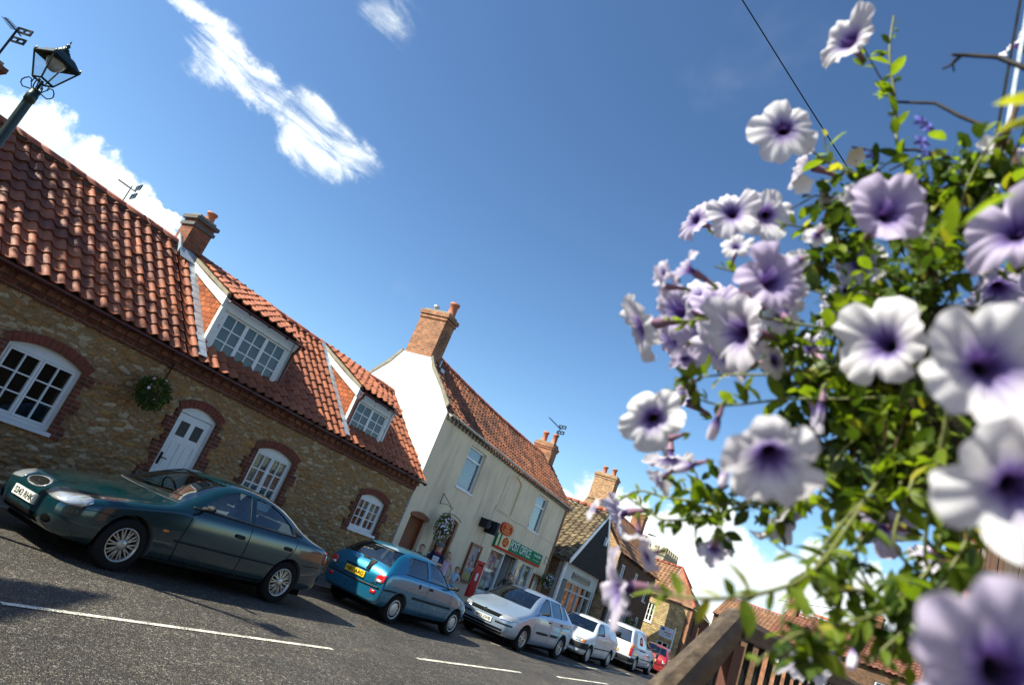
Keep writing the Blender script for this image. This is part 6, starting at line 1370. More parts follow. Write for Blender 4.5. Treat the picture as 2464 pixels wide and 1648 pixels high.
def blossom(b, P, n, r, m, k=5, rr=random):
    n = n.normalized(); s = n.orthogonal().normalized(); q = n.cross(s); a0 = rr.uniform(0, 6)
    c = P-n*r*.35; ring = []
    for i in range(k*2):
        a = a0+math.pi*i/k; rad = r*(1.0 if i % 2 else .78); ring.append(P+(s*math.cos(a)+q*math.sin(a))*rad)
    b.mesh([c]+ring, [(0, i+1, (i+1) % (2*k)+1) for i in range(2*k)], m, True)
def small_basket(label, C, rx, rz_, nfl, fcols, brk, group='flower baskets hung along the street', drop=1.0, seed=1, nl=700, ls=.05, dk=.4):
    C = Vector(C); t = thing('hanging_basket', label, 'flower basket', tuple(C), group); rr = random.Random(seed); b = MB()
    for i in range(nl):
        d = rdir(rr); k = rr.uniform(.45, 1)**.6; P = C+Vector((d.x*rx*k, d.y*rx*k, d.z*rz_*k*(1 if d.z > 0 else drop)))
        leaf(b, P, (d+rdir(rr)*.8+Vector((0, 0, -.3))), rdir(rr), ls*rr.uniform(.6, 1.3), ls*.5*rr.uniform(.7, 1.2), 0 if rr.random() > dk else 1)
    o = b.build('foliage', ['leaf_green', 'leaf_dark'], t); o['kind'] = 'stuff'
    b = MB()
    for i in range(nfl):
        d = rdir(rr); d.y = -abs(d.y) if rr.random() < .75 else d.y
        P = C+Vector((d.x*rx*1.05, d.y*rx*1.05, d.z*rz_*1.05*(1 if d.z > 0 else drop))); m = rr.randrange(len(fcols)); blossom(b, P, d+rdir(rr)*.5, rr.uniform(.018, .034), m, rr=rr)
    if nfl: o = b.build('blossoms', fcols, t); o['kind'] = 'stuff'
    b = MB(); b.lathe(Fr(C-Vector((0, 0, rz_*.25)), (1, 0, 0), (0, 0, 1)), [(.001, -rx*.7), (rx*.4, -rx*.55), (rx*.6, -rx*.2), (rx*.66, .05)], 14); b.build('basket', 'moss', t)
    if brk:
        A, T = Vector(brk[0]), Vector(brk[1]); b = MB(); b.tube([A+Vector((0, 0, .0)), A-Vector((0, 0, .32))], .009, 5); b.tube([A, T], .009, 5); b.tube([A-Vector((0, 0, .30)), (A+T)/2-Vector((0, 0, .10)), T], .007, 5)
        b.tube([T, T+Vector((.02, -.04, .03)), T+Vector((0, -.05, -.02)), T+Vector((0, -.01, -.03))], .007, 5)
        for s_ in (-1, 0, 1): b.tube([T-Vector((0, 0, .02)), C+Vector((s_*rx*.5, (abs(s_)-.5)*rx*.5, rz_*.3))], .003, 4)
        b.build('bracket', 'black_iron', t)
    return t
small_basket('dark leafy hanging basket on the stone wall between the left window and white door', (6.80, 10.86, 2.24), .27, .25, 5, ['small_white', 'small_pink'], ((7.08, 11.19, 2.82), (6.86, 10.86, 2.74)), seed=3, nl=1300, ls=.055, dk=.88, drop=1.25)
q = FP.p(1.50, 2.22, .40); small_basket('hanging basket full of white flowers outside the brown post office window', q, .25, .34, 190, ['small_white', 'small_white', 'small_white', 'small_pink'], (FP.p(1.50, 3.05, .01), FP.p(1.50, 2.74, .42)), drop=1.5, seed=5, nl=1600, ls=.045)
q = FP.p(11.05, 2.02, .38); small_basket('hanging basket of white flowers between the post office and the gabled shop', q, .27, .27, 110, ['small_white', 'small_white', 'small_blue'], (FP.p(11.05, 2.85, .01), FP.p(11.05, 2.50, .40)), drop=1.2, seed=6, nl=900, ls=.05)
small_basket('leafy basket on the orange brick gable wall, right of the shop window', (34.5, 13.0, 2.35), .30, .38, 30, ['small_red', 'small_white'], ((34.79, 13.0, 3.0), (34.5, 13.0, 2.9)), seed=7, nl=500, ls=.08)
small_basket('leafy basket hanging low beside the brick house window', (39.6, 12.2, 1.65), .32, .32, 30, ['small_white'], None, seed=8, nl=400, ls=.09)
small_basket('bush of dark leaves and pink flowers under the shop window', tuple(FS.p(15.7, .72, .35)), .75, .45, 70, ['small_pink', 'small_white', 'small_red'], None, seed=9, nl=1300, ls=.08)
# little picket fence by the shop
t = thing('picket_fence', 'low cream picket fence standing in front of the gift shop', 'fence', tuple(FS.p(18, 0, .6)))
for i in range(14):
    b = MB(); u = 17.0+i*.17; b.prism(FS.at(0, 0, .6), [(u, .15), (u+.09, .15), (u+.09, .85), (u+.045, .93), (u, .85)], 0, .02); b.build('picket', 'sign_cream', t)
b = MB(); b.box(FS.at(0, 0, .6), 16.9, 19.4, .35, .42, -.03, -.002); b.box(FS.at(0, 0, .6), 16.9, 19.4, .68, .75, -.03, -.002); b.build('rail', 'sign_cream', t)
# trees behind, seen only as shade and reflections at the left; and a green one far off
def tree(label, x, y, h, cr, n, seed, ls=.16, mats=('leaf_green', 'leaf_dark'), group=None, z0=0):
    t = thing('tree', label, 'tree', (x, y, z0), group); rr = random.Random(seed); b = MB(); tips = []
    b.tube([(x, y, z0), (x+.1, y, z0+h*.25), (x-.05, y+.1, z0+h*.5), (x, y, z0+h*.8)], [.24, .18, .13, .04], 8)
    for i in range(14):
        a = rr.uniform(0, 6.3); z = z0+h*rr.uniform(.35, .75); L = cr*rr.uniform(.5, .95); tip = Vector((x+math.cos(a)*L, y+math.sin(a)*L, z+L*rr.uniform(.2, .8))); b.tube([(x, y, z), (Vector((x, y, z))+tip)/2+Vector((0, 0, .2)), tip], [.07, .045, .015], 5); tips.append(tip)
    b.build('trunk', 'stem_brown', t); b = MB()
    cl = [(tp, cr*rr.uniform(.28, .5)) for tp in tips for _ in (0, 1)]
    for i in range(n):
        c, r_ = rr.choice(cl); d = rdir(rr); P = c+d*r_*rr.uniform(.2, 1)**.5; leaf(b, P, d+rdir(rr), rdir(rr), ls*rr.uniform(.6, 1.3), ls*.55, 0 if rr.random() < .5 else 1)
    o = b.build('crown', list(mats), t); o['kind'] = 'stuff'
tree('leafy tree behind the left end of the cottages, shading their roof', -1.6, 17.2, 11.5, 3.4, 6500, 4)
tree('distant round green tree among the houses at the far right', 52, -1.0, 6.0, 2.2, 2500, 6, ls=.3)
# houses on the camera's side of the street
def opposite(name, label, x0, x1, y, h, wall, face=1):
    t = thing(name, label, 'house', ((x0+x1)/2, y, 0)); F = Fr((x1 if face > 0 else x0, y, 0), (-face, 0, 0), (0, 0, 1)); b = MB(); L = x1-x0
    wins = [(u, u+1.0, v, v+1.3) for u in [1+i*2.6 for i in range(int((L-1.5)/2.6))] for v in (.9, 3.3)]
    b.prism(F, rect(0, L, 0, h), -.3, 0, [rect(*q) for q in wins]); b.box(F, 0, .25, 0, h, -6, -.301); b.box(F, L-.25, L, 0, h, -6, -.301); b.build('wall', wall, t)
    for q in wins: casement(F, *q, 0, t, cols=2, rows=2, lights=2, curtain='net_curtain')
    b = MB(); N = Vector((0, -face, 0)); pantiles(b, F.p(0, h-.1, .2), F.U, N*3.2+Vector((0, 0, 2.6)), L, 4.1, pu=.3, pv=.35); b.build('roof', 'pantile_old', t)
opposite('opposite_house', 'brick house behind the camera on the near side of the street', -16, 3.0, -2.2, 5.2, 'brown_brick')
# ================================================================ foreground flower basket
FLOWERS = [((0.545,0.124,2.238),(-0.90,0.23,-0.38),0.031,0.15,'o'),
 ((0.556,0.166,2.138),(-0.92,-0.21,-0.32),0.031,0.05,'o'),
 ((0.621,0.213,2.080),(-0.91,-0.30,-0.29),0.031,0.25,'o'),
 ((0.636,0.183,2.093),(-0.85,-0.40,-0.35),0.031,0.10,'o'),
 ((0.776,0.312,2.174),(-0.70,0.62,-0.35),0.031,0.70,'o'),
 ((0.727,0.175,2.231),(-0.32,0.95,-0.06),0.031,0.30,'o'),
 ((0.565,0.112,2.025),(0.77,0.64,0.05),0.014,0.00,'o'),
 ((0.489,0.053,1.995),(-0.94,-0.20,-0.28),0.031,0.95,'o'),
 ((0.447,-0.028,1.956),(-0.94,0.10,-0.32),0.031,0.85,'o'),
 ((0.866,-0.019,2.557),(-0.42,0.88,0.23),0.031,0.20,'o'),
 ((0.519,0.132,1.943),(-0.56,-0.83,-0.02),0.036,0.95,'o'),
 ((0.530,0.204,1.954),(-0.40,0.91,0.09),0.021,0.60,'o'),
 ((0.616,0.267,1.931),(-0.50,0.78,-0.38),0.036,0.10,'o'),
 ((0.659,0.248,1.974),(-0.77,0.52,-0.36),0.036,0.80,'o'),
 ((0.762,0.252,2.007),(0.68,0.73,0.10),0.036,0.90,'o'),
 ((0.554,0.149,1.911),(-0.77,0.45,-0.46),0.036,0.35,'o'),
 ((0.599,0.128,1.908),(-0.49,-0.87,0.03),0.021,0.15,'o'),
 ((0.564,0.195,1.882),(-0.34,-0.03,-0.94),0.016,0.80,'o'),
 ((0.905,0.148,2.067),(0.67,0.47,0.58),0.031,0.00,'o'),
 ((0.568,0.122,1.998),(0.73,0.68,-0.06),0.012,0.00,'o'),
 ((0.647,0.082,2.048),(-0.79,-0.07,-0.61),0.031,0.30,'o'),
 ((0.463,0.031,1.874),(-0.91,0.16,-0.37),0.031,0.10,'o'),
 ((0.333,-0.016,1.807),(-0.85,-0.44,-0.29),0.031,0.10,'o'),
 ((0.714,-0.035,2.076),(-0.69,-0.10,-0.72),0.031,0.60,'o'),
 ((0.563,0.076,1.861),(0.17,0.09,-0.98),0.016,0.55,'bud'),
 ((0.547,0.201,1.815),(-0.92,-0.21,-0.32),0.031,0.00,'o'),
 ((0.778,0.255,1.914),(-0.70,0.66,-0.25),0.031,0.75,'o'),
 ((0.849,0.275,1.861),(-0.23,-0.13,-0.96),0.031,0.20,'o'),
 ((0.381,0.071,1.760),(-0.85,-0.40,-0.35),0.031,0.12,'o'),
 ((0.658,0.098,1.787),(-0.27,-0.61,-0.75),0.031,0.00,'o'),
 ((0.533,0.144,1.821),(0.20,0.06,-0.98),0.014,0.40,'bud'),
 ((0.541,0.155,1.782),(-0.27,0.61,-0.74),0.013,0.50,'bud'),
 ((0.895,0.329,1.778),(-0.32,0.65,-0.69),0.031,0.60,'o'),
 ((0.616,0.206,1.725),(0.08,-0.13,-0.99),0.016,0.10,'o'),
 ((0.544,0.181,1.673),(-0.56,0.75,-0.35),0.031,0.55,'o'),
 ((0.651,0.147,1.739),(0.73,0.20,-0.66),0.018,0.40,'o'),
 ((0.332,-0.032,1.756),(-0.88,-0.38,-0.26),0.031,0.05,'o'),
 ((0.772,0.021,1.828),(0.84,0.54,0.00),0.031,0.60,'o'),
 ((1.051,-0.030,1.869),(0.87,0.27,-0.41),0.031,0.30,'o'),
 ((0.249,-0.027,1.675),(-0.89,-0.42,-0.20),0.031,0.80,'o'),
 ((0.855,0.072,1.681),(-0.19,-0.23,-0.95),0.031,0.15,'o'),
 ((0.651,0.040,1.694),(0.52,-0.32,-0.79),0.018,0.40,'bud'),
 ((0.693,0.058,1.783),(-0.68,-0.70,-0.22),0.011,0.35,'o'),
 ((0.615,-0.036,2.154),(-0.94,-0.08,-0.33),0.011,0.50,'o'),
 ((0.618,0.017,2.052),(-0.97,-0.16,-0.20),0.011,0.50,'o'),
 ((0.627,0.181,1.925),(-0.61,0.30,-0.73),0.036,0.50,'o'),
 ((0.751,0.281,1.985),(-0.48,0.34,-0.80),0.036,0.80,'o'),
 ((0.777,0.271,2.055),(-0.94,0.34,-0.01),0.036,0.50,'o'),
 ((0.798,0.192,2.018),(-0.69,-0.00,-0.72),0.036,0.20,'o'),
 ((0.584,0.128,1.947),(0.83,0.26,0.49),0.021,0.10,'o'),
 ((0.539,0.172,1.986),(-0.83,-0.41,0.38),0.014,0.10,'o'),
 ((0.896,0.134,2.116),(0.41,0.80,0.44),0.031,0.10,'o'),
 ((0.589,0.199,1.809),(-0.35,0.54,-0.76),0.018,0.10,'o'),
 ((0.564,0.088,2.069),(-0.77,-0.27,-0.57),0.013,0.30,'o'),
 ((0.768,-0.045,1.955),(-0.19,-0.23,-0.95),0.031,0.05,'o'),
 ((0.675,0.016,1.905),(-0.29,-0.79,-0.53),0.017,0.10,'o'),
 ((0.565,0.079,1.852),(0.09,-0.59,-0.81),0.013,0.30,'bud'),
 ((0.525,0.224,1.931),(-0.20,0.97,-0.15),0.020,0.70,'o'),
 ((0.727,0.234,2.017),(-0.98,0.17,-0.11),0.036,0.90,'o'),
 ((0.868,0.277,2.032),(0.86,0.45,-0.25),0.036,0.70,'o'),
 ((0.844,0.226,2.093),(-0.73,0.51,-0.45),0.036,0.30,'o'),
 ((0.522,0.223,1.943),(-0.83,0.53,-0.15),0.013,0.30,'o'),
 ((0.577,0.125,1.970),(-0.74,-0.02,-0.67),0.017,0.00,'o'),
 ((0.554,0.132,1.787),(-0.18,0.10,-0.98),0.012,0.50,'bud'),
 ((0.603,0.197,1.777),(-0.32,0.32,-0.89),0.015,0.20,'o'),
 ((0.817,0.111,2.112),(-0.67,-0.35,-0.66),0.031,0.10,'o'),
 ((0.589,0.243,1.730),(-0.69,0.71,-0.12),0.011,0.20,'o'),
 ((0.630,0.196,1.710),(-0.55,0.58,-0.61),0.015,0.60,'o'),
 ((0.891,-0.031,1.952),(-0.77,-0.23,-0.60),0.031,0.20,'o'),
 ((0.662,0.022,1.697),(-0.42,-0.01,-0.91),0.015,0.40,'bud')]
BC = (0.631,0.003,2.044)
STEMS = [([(0.628,0.004,2.051),(0.603,0.063,2.143),(0.612,0.080,2.220),(0.604,0.096,2.281),(0.604,0.101,2.336)],0.0018,1.0),
 ([(0.610,0.081,2.224),(0.612,0.099,2.254),(0.571,0.118,2.261)],0.0012,0.6),
 ([(0.631,0.003,2.044),(0.614,0.064,2.112),(0.597,0.119,2.127),(0.573,0.150,2.136)],0.0016,1.0),
 ([(0.606,0.107,2.124),(0.603,0.132,2.153),(0.595,0.136,2.168)],0.0012,1.0),
 ([(0.638,0.005,2.021),(0.627,0.085,2.042),(0.621,0.119,2.064),(0.582,0.150,2.045)],0.0015,1.0),
 ([(0.625,0.002,1.993),(0.596,0.058,1.973),(0.586,0.106,1.978),(0.579,0.170,1.984),(0.573,0.198,1.986)],0.0016,1.0),
 ([(0.629,0.009,1.973),(0.588,0.086,1.943),(0.571,0.154,1.936),(0.571,0.197,1.925),(0.574,0.233,1.921)],0.0016,0.8),
 ([(0.645,0.003,1.940),(0.611,0.065,1.921),(0.607,0.120,1.900),(0.607,0.163,1.891),(0.615,0.191,1.887)],0.0016,1.0),
 ([(0.653,0.000,1.924),(0.603,0.059,1.887),(0.600,0.107,1.875),(0.580,0.152,1.851),(0.585,0.180,1.853)],0.0016,1.0),
 ([(0.653,0.013,1.901),(0.619,0.053,1.855),(0.622,0.076,1.805),(0.646,0.127,1.785),(0.655,0.197,1.772),(0.658,0.232,1.771),(0.673,0.255,1.758)],0.0018,1.3),
 ([(0.646,0.127,1.785),(0.657,0.162,1.764),(0.661,0.200,1.751),(0.670,0.222,1.756),(0.672,0.252,1.765)],0.0015,1.2),
 ([(0.607,0.021,1.845),(0.559,0.037,1.776),(0.507,0.051,1.722),(0.465,0.073,1.694),(0.430,0.096,1.678),(0.441,0.120,1.674),(0.466,0.140,1.673)],0.0017,1.1),
 ([(0.544,-0.010,1.897),(0.571,-0.009,1.824),(0.596,-0.013,1.768),(0.618,-0.036,1.749),(0.637,-0.049,1.722)],0.0018,1.0),
 ([(0.589,-0.011,1.782),(0.615,-0.041,1.766),(0.631,-0.066,1.767)],0.0014,1.0),
 ([(0.614,0.007,1.851),(0.591,0.020,1.789),(0.570,0.031,1.758),(0.588,0.016,1.735),(0.634,-0.012,1.733),(0.653,-0.032,1.717)],0.0015,1.2),
 ([(0.570,0.031,1.758),(0.541,0.048,1.737),(0.528,0.069,1.734),(0.516,0.084,1.739)],0.0013,1.0),
 ([(0.588,0.016,1.735),(0.586,0.038,1.703),(0.590,0.039,1.691)],0.0013,0.6),
 ([(0.636,-0.001,1.806),(0.612,0.035,1.807),(0.603,0.059,1.787)],0.0013,1.0),
 ([(0.609,-0.024,1.753),(0.623,-0.017,1.703),(0.625,-0.007,1.681)],0.0014,1.0),
 ([(0.596,-0.005,2.083),(0.587,-0.027,2.145),(0.570,-0.034,2.200)],0.0016,1.0),
 ([(0.574,-0.018,1.766),(0.552,0.002,1.723),(0.518,0.029,1.698),(0.485,0.052,1.678),(0.484,0.067,1.655)],0.0015,1.3),
 ([(0.575,-0.035,1.729),(0.551,-0.012,1.717),(0.537,0.011,1.680)],0.0014,1.3),
 ([(0.496,0.059,1.703),(0.491,0.059,1.684),(0.503,0.051,1.665)],0.0013,1.2),
 ([(0.574,-0.038,1.802),(0.558,-0.025,1.756),(0.549,-0.007,1.715),(0.544,0.002,1.679)],0.0014,1.3),
 ([(0.587,0.004,1.826),(0.579,0.009,1.773),(0.602,-0.016,1.755),(0.622,-0.037,1.741),(0.643,-0.070,1.743)],0.0015,1.2),
 ([(0.584,-0.024,1.816),(0.580,-0.034,1.778),(0.600,-0.053,1.761),(0.613,-0.076,1.765)],0.0014,1.2),
 ([(0.553,0.030,1.737),(0.571,0.007,1.730),(0.577,-0.009,1.742),(0.597,-0.034,1.733)],0.0013,1.2),
 ([(0.507,0.051,1.722),(0.522,0.036,1.710),(0.549,0.016,1.706),(0.575,-0.006,1.709)],0.0013,1.2),
 ([(0.600,0.030,1.812),(0.580,0.050,1.764),(0.564,0.061,1.722),(0.578,0.049,1.704)],0.0013,1.2),
 ([(0.618,-0.011,1.706),(0.602,0.016,1.701),(0.598,0.036,1.675)],0.0013,1.2),
 ([(0.603,0.059,1.787),(0.601,0.078,1.791),(0.620,0.099,1.772)],0.0013,1.3),
 ([(0.591,0.009,2.070),(0.579,0.001,2.116),(0.574,-0.015,2.157)],0.0014,0.9)]
TWIGS = [([(0.629,-0.054,2.083),(0.601,-0.030,2.111),(0.579,-0.012,2.138),(0.574,-0.020,2.166)],0.0040,'b'),
 ([(0.622,-0.002,2.075),(0.579,-0.017,2.147),(0.571,-0.021,2.177)],0.0030,'b'),
 ([(0.626,-0.004,2.199),(0.628,0.022,2.216),(0.629,0.046,2.235),(0.630,0.081,2.239)],0.0022,'d'),
 ([(0.562,-0.026,2.207),(0.563,0.000,2.226),(0.567,0.027,2.235),(0.562,0.036,2.231)],0.0025,'d'),
 ([(0.566,0.029,2.233),(0.566,0.035,2.223),(0.573,0.042,2.225)],0.0015,'d'),
 ([(0.566,0.029,2.233),(0.565,0.035,2.225),(0.570,0.032,2.218)],0.0012,'d'),
 ([(0.632,0.008,2.163),(0.623,0.055,2.170),(0.626,0.089,2.170),(0.613,0.111,2.165)],0.0018,'d'),
 ([(0.634,0.007,2.159),(0.627,0.054,2.163),(0.640,0.075,2.157)],0.0014,'d'),
 ([(0.638,0.014,2.137),(0.641,0.055,2.123),(0.635,0.103,2.121),(0.626,0.124,2.108)],0.0014,'d'),
 ([(0.635,0.106,2.116),(0.619,0.135,2.107),(0.616,0.146,2.094),(0.614,0.154,2.085)],0.0010,'d'),
 ([(0.626,0.108,2.069),(0.630,0.123,2.101),(0.633,0.107,2.119)],0.0014,'d'),
 ([(0.622,-0.052,2.096),(0.600,-0.032,2.119),(0.601,-0.021,2.162)],0.0040,'b')]
BLOBS = [((0.600,0.005,2.118),0.042,90),
 ((0.612,0.032,2.107),0.035,90),
 ((0.622,-0.002,2.075),0.045,110),
 ((0.603,0.018,2.025),0.040,120),
 ((0.599,0.047,1.984),0.037,100),
 ((0.627,0.007,1.981),0.048,110),
 ((0.613,0.074,1.967),0.034,80),
 ((0.639,0.057,1.927),0.038,100),
 ((0.622,0.097,1.903),0.030,80),
 ((0.633,0.012,1.890),0.043,110),
 ((0.637,0.054,1.873),0.040,110),
 ((0.642,0.087,1.867),0.030,60),
 ((0.619,0.025,1.837),0.041,110),
 ((0.617,-0.010,1.838),0.030,60),
 ((0.643,0.067,1.833),0.029,60),
 ((0.618,0.122,1.935),0.023,50),
 ((0.617,0.110,2.023),0.024,50),
 ((0.618,0.047,2.068),0.031,70),
 ((0.607,0.043,1.803),0.024,45),
 ((0.651,0.164,1.774),0.035,60),
 ((0.617,0.107,2.062),0.025,55),
 ((0.610,0.117,2.096),0.021,30),
 ((0.590,-0.022,1.798),0.015,30),
 ((0.603,-0.025,2.099),0.026,50),
 ((0.561,-0.003,1.710),0.020,45),
 ((0.581,-0.030,1.771),0.018,35),
 ((0.518,0.040,1.678),0.013,25),
 ((0.564,-0.018,1.726),0.017,35),
 ((0.559,0.028,1.727),0.015,25),
 ((0.595,0.194,1.867),0.016,25),
 ((0.658,0.110,1.786),0.023,30),
 ((0.616,0.089,2.128),0.025,30)]
BIGLEAVES = [((0.313,-0.011,1.941),(-0.44,0.84,-0.31),0.025,'y'),
 ((0.318,-0.013,1.930),(-0.38,0.82,-0.44),0.025,'y'),
 ((0.359,-0.007,1.911),(-0.13,-0.53,0.59),0.031,'g'),
 ((0.354,0.013,1.890),(-0.14,-0.29,0.89),0.020,'g'),
 ((0.393,0.008,1.929),(-0.76,0.16,0.72),0.025,'g')]
LOBELIA = [(0.616,0.056,2.186),(0.631,0.033,2.190),(0.609,0.094,2.138),(0.609,0.075,2.174),(0.631,0.041,2.174),(0.643,0.023,2.174)]
BACOPA = [(0.591,0.143,2.099),(0.607,0.122,2.095),(0.615,0.109,2.096),(0.549,0.128,1.971),(0.584,0.100,2.128),(0.576,-0.006,2.136)]

def petal_mat():
    m, t = newmat('petunia_petal'); u = uvs(t); sp = t.n('ShaderNodeSeparateXYZ', {0: u}); r, a = sp.outputs[0], sp.outputs[1]
    tint = t.n('ShaderNodeObjectInfo').outputs['Color']; ts = t.n('ShaderNodeSeparateColor', {0: tint}).outputs[0]
    vein = t.noise(t.n('ShaderNodeCombineXYZ', {0: t.math('MULTIPLY', a, 58.0), 1: t.math('MULTIPLY', r, 1.4), 2: 0.0}).outputs[0], 1.0, 4, .65)
    rv = t.math('MULTIPLY_ADD', t.math('SUBTRACT', vein, .5), -.55, r)
    white = (.82, .80, .84, 1); lav = (.56, .47, .70, 1)
    outer = t.mix(ts, white, lav)
    mid = t.mix(t.rng(rv, .22, .70, 1, 0, True), outer, (.16, .09, .40, 1))
    c = t.mix(t.rng(rv, .14, .40, 1, 0, True), mid, (.030, .010, .085, 1))
    v2 = t.noise(t.n('ShaderNodeCombineXYZ', {0: t.math('MULTIPLY', a, 190.0), 1: t.math('MULTIPLY', r, 2.5), 2: 3.0}).outputs[0], 1.0, 2, .5)
    c = t.mix(t.math('MULTIPLY', t.rng(v2, .56, .66, 0, .45), t.rng(r, .95, .3, 0, 1)), c, (.28, .18, .45, 1))
    n = t.noise(u, 4, 3, .6); c = t.mix(1.0, c, t.rng(n, .3, .7, .9, 1.06), 'MULTIPLY')
    setb(t, Base_Color=c, Roughness=.55, Specular_IOR_Level=.25, Sheen_Weight=.2)
    bump(t, vein, .25, .001)
    tr = t.n('ShaderNodeBsdfTranslucent', {'Color': c})
    mx = t.n('ShaderNodeMixShader', {0: .42, 1: t.b.outputs[0], 2: tr.outputs[0]}); t.L.new(mx.outputs[0], t.o.inputs[0])
    m, t = newmat('petunia_tube'); o = obs(t)
    c = t.mix(t.noise(o, 60, 3, .6), (.10, .035, .08, 1), (.30, .17, .24, 1)); setb(t, Base_Color=c, Roughness=.6)
petal_mat()
def petunia(P, n, r, tint, kind, parent, seed):
    rr = random.Random(seed); P = Vector(P); n = (Vector(n).normalized()+rdir(rr)*.22).normalized(); s = n.orthogonal().normalized(); q = n.cross(s); a0 = rr.uniform(0, 6.3)
    b = MB(); NA, NR = 60, 13; depth = r*.85; vs = []; uv = []
    lobes = [rr.uniform(.84, 1.12) for _ in range(5)]; back = [rr.uniform(-.55, .30) for _ in range(5)]; cup = rr.uniform(-.16, .16); sx_, sy_ = rr.uniform(.82, 1.06), rr.uniform(.9, 1.08); bd, ba = rr.uniform(-.28, .28), rr.uniform(0, 6.3); wob = rr.uniform(2.5, 4)
    for j in range(NR+1):
        k = j/NR
        for i in range(NA):
            a = 2*math.pi*i/NA; lb = (a/(2*math.pi)*5) % 5; li = int(lb); f = lb-li
            L = lobes[li]; notch = 1-.24*(abs(2*f-1)**3.6); R_ = r*L*notch
            if kind == 'bud': rad = R_*(.10+.22*math.sin(k*2.6)); h = -depth*.3+r*1.5*k
            else:
                if k < .22: t_ = k/.22; rad = r*(.045+.12*t_); h = -depth*(1-t_)**1.3
                else: t_ = (k-.22)/.78; rad = r*.165+(R_-r*.165)*t_; h = r*((.34+cup)*math.sin(t_*1.75))
                w_ = math.sin(math.pi*f)
                h += r*back[li]*t_*t_*w_ if k >= .22 else 0
                if k > .3: t2 = (k-.3)/.7; h += r*t2*t2*(.075*math.sin(a*round(9+wob*2)+seed)+.07*math.sin(a*7+seed*2.1)+.03*math.sin(a*23+seed)) - r*.20*t2*(abs(2*f-1)**2)
            vs.append(P+s*math.cos(a+a0)*rad*sx_+q*math.sin(a+a0)*rad*sy_+n*(h+bd*rad*math.cos(a-ba)*abs(math.cos(a-ba))*k)); uv.append((k, a/(2*math.pi)))
    for j in range(NR):
        for i in range(NA):
            i2 = (i+1) % NA; f = (j*NA+i, (j+1)*NA+i, (j+1)*NA+i2, j*NA+i2); a1 = 1.0 if i2 == 0 else uv[i2][1]
            b.uv[len(b.f)] = [(j/NR, uv[i][1]), ((j+1)/NR, uv[i][1]), ((j+1)/NR, a1), (j/NR, a1)]
            b.f.append(list(f)); b.m.append(0); b.sm.append(True)
    b.v = vs; o = b.build('flower', 'petunia_petal', parent); o.color = (tint, tint, tint, 1)
    b = MB(); sag = Vector((0, 0, -1)); T0 = P-n*depth*.25; T1 = P-n*depth*1.0+sag*r*.05; T2 = P-n*(depth*1.0+r*.55)+sag*r*.18
    b.tube([T0, T1, T2], [r*.19, r*.105, r*.06], 10, caps=False); b.build('flower_tube', 'petunia_tube', o)
    b = MB()
    for i in range(5):
        a = 2*math.pi*i/5; d = (n+(s*math.cos(a)+q*math.sin(a))*.55); leaf(b, T2-n*r*.05, d, s*math.cos(a)+q*math.sin(a), r*.55, r*.16, 0)
    b.build('sepals', 'leaf_green', o)
    return T2
hb = thing('hanging_basket', 'big close basket overflowing with white and violet petunias at the right of the picture', 'flower basket', BC)
rr = random.Random(31)
for i, (P, n, r, t_, k) in enumerate(FLOWERS): petunia(P, n, r, t_, k, hb, i+3)
allst = []
for pts, r, dn in STEMS:
    pts = [Vector(p) for p in pts]; fine_ = []
    for i in range(len(pts)-1):     # Catmull-Rom
        p0, p1, p2, p3 = pts[max(0, i-1)], pts[i], pts[i+1], pts[min(len(pts)-1, i+2)]
        for k in range(6):
            t_ = k/6; fine_.append(.5*((2*p1)+(p2-p0)*t_+(2*p0-5*p1+4*p2-p3)*t_*t_+(3*p1-p0-3*p2+p3)*t_**3))
    fine_.append(pts[-1]); b = MB(); b.tube(fine_, [r*(1-.45*i/len(fine_)) for i in range(len(fine_))], 6); st = b.build('stem', 'stem_green', hb)
    b = MB(); L = sum((fine_[i+1]-fine_[i]).length for i in range(len(fine_)-1)); step = .0105/dn; acc = 0; 
    for i in range(len(fine_)-1):
        seg = fine_[i+1]-fine_[i]; acc += seg.length
        while acc > step:
            acc -= step; P = fine_[i]+seg*rr.random(); d = seg.normalized(); o = d.orthogonal().normalized(); o.rotate(Matrix.Rotation(rr.uniform(0, 6.3), 3, d)); ld = (o+d*rr.uniform(.2, .9)+Vector((0, 0, .15))).normalized()
            sz = rr.uniform(.013, .026)*(.65 if i > len(fine_)*.75 else 1)
            nn = Vector((-.3, .3, 1))+rdir(rr)*.7; ped = P+ld*.006; leaf(b, P, ld, nn, sz, sz*rr.uniform(.38, .55), 0 if rr.random() < .8 else (1 if rr.random() < .75 else 2))
            if rr.random() < .18:
                for q_ in range(3): leaf(b, P, ld+rdir(rr)*.5, nn+rdir(rr)*.5, sz*.7, sz*.25, 0)
    o = b.build('stem_leaves', ['leaf_green', 'leaf_dark', 'leaf_yellow'], st); o['kind'] = 'stuff'
b = MB()
for C_, R_, n_ in BLOBS:
    C_ = Vector(C_)
    for i in range(int(n_*1.25)):
        d = rdir(rr); P = C_+d*R_*rr.uniform(.15, 1.05); sz = rr.uniform(.009, .024)
        leaf(b, P, (d*.6+rdir(rr)), Vector((-.3, .3, 1))+rdir(rr)*.9, sz, sz*rr.uniform(.40, .6), 0 if rr.random() < .40 else (1 if rr.random() < .92 else 2))
        if i % 6 == 0: b.tube([P, C_+d*R_*.1], .0009, 4, 3)
o = b.build('foliage', ['leaf_green', 'leaf_dark', 'leaf_yellow', 'stem_brown'], hb); o['kind'] = 'stuff'
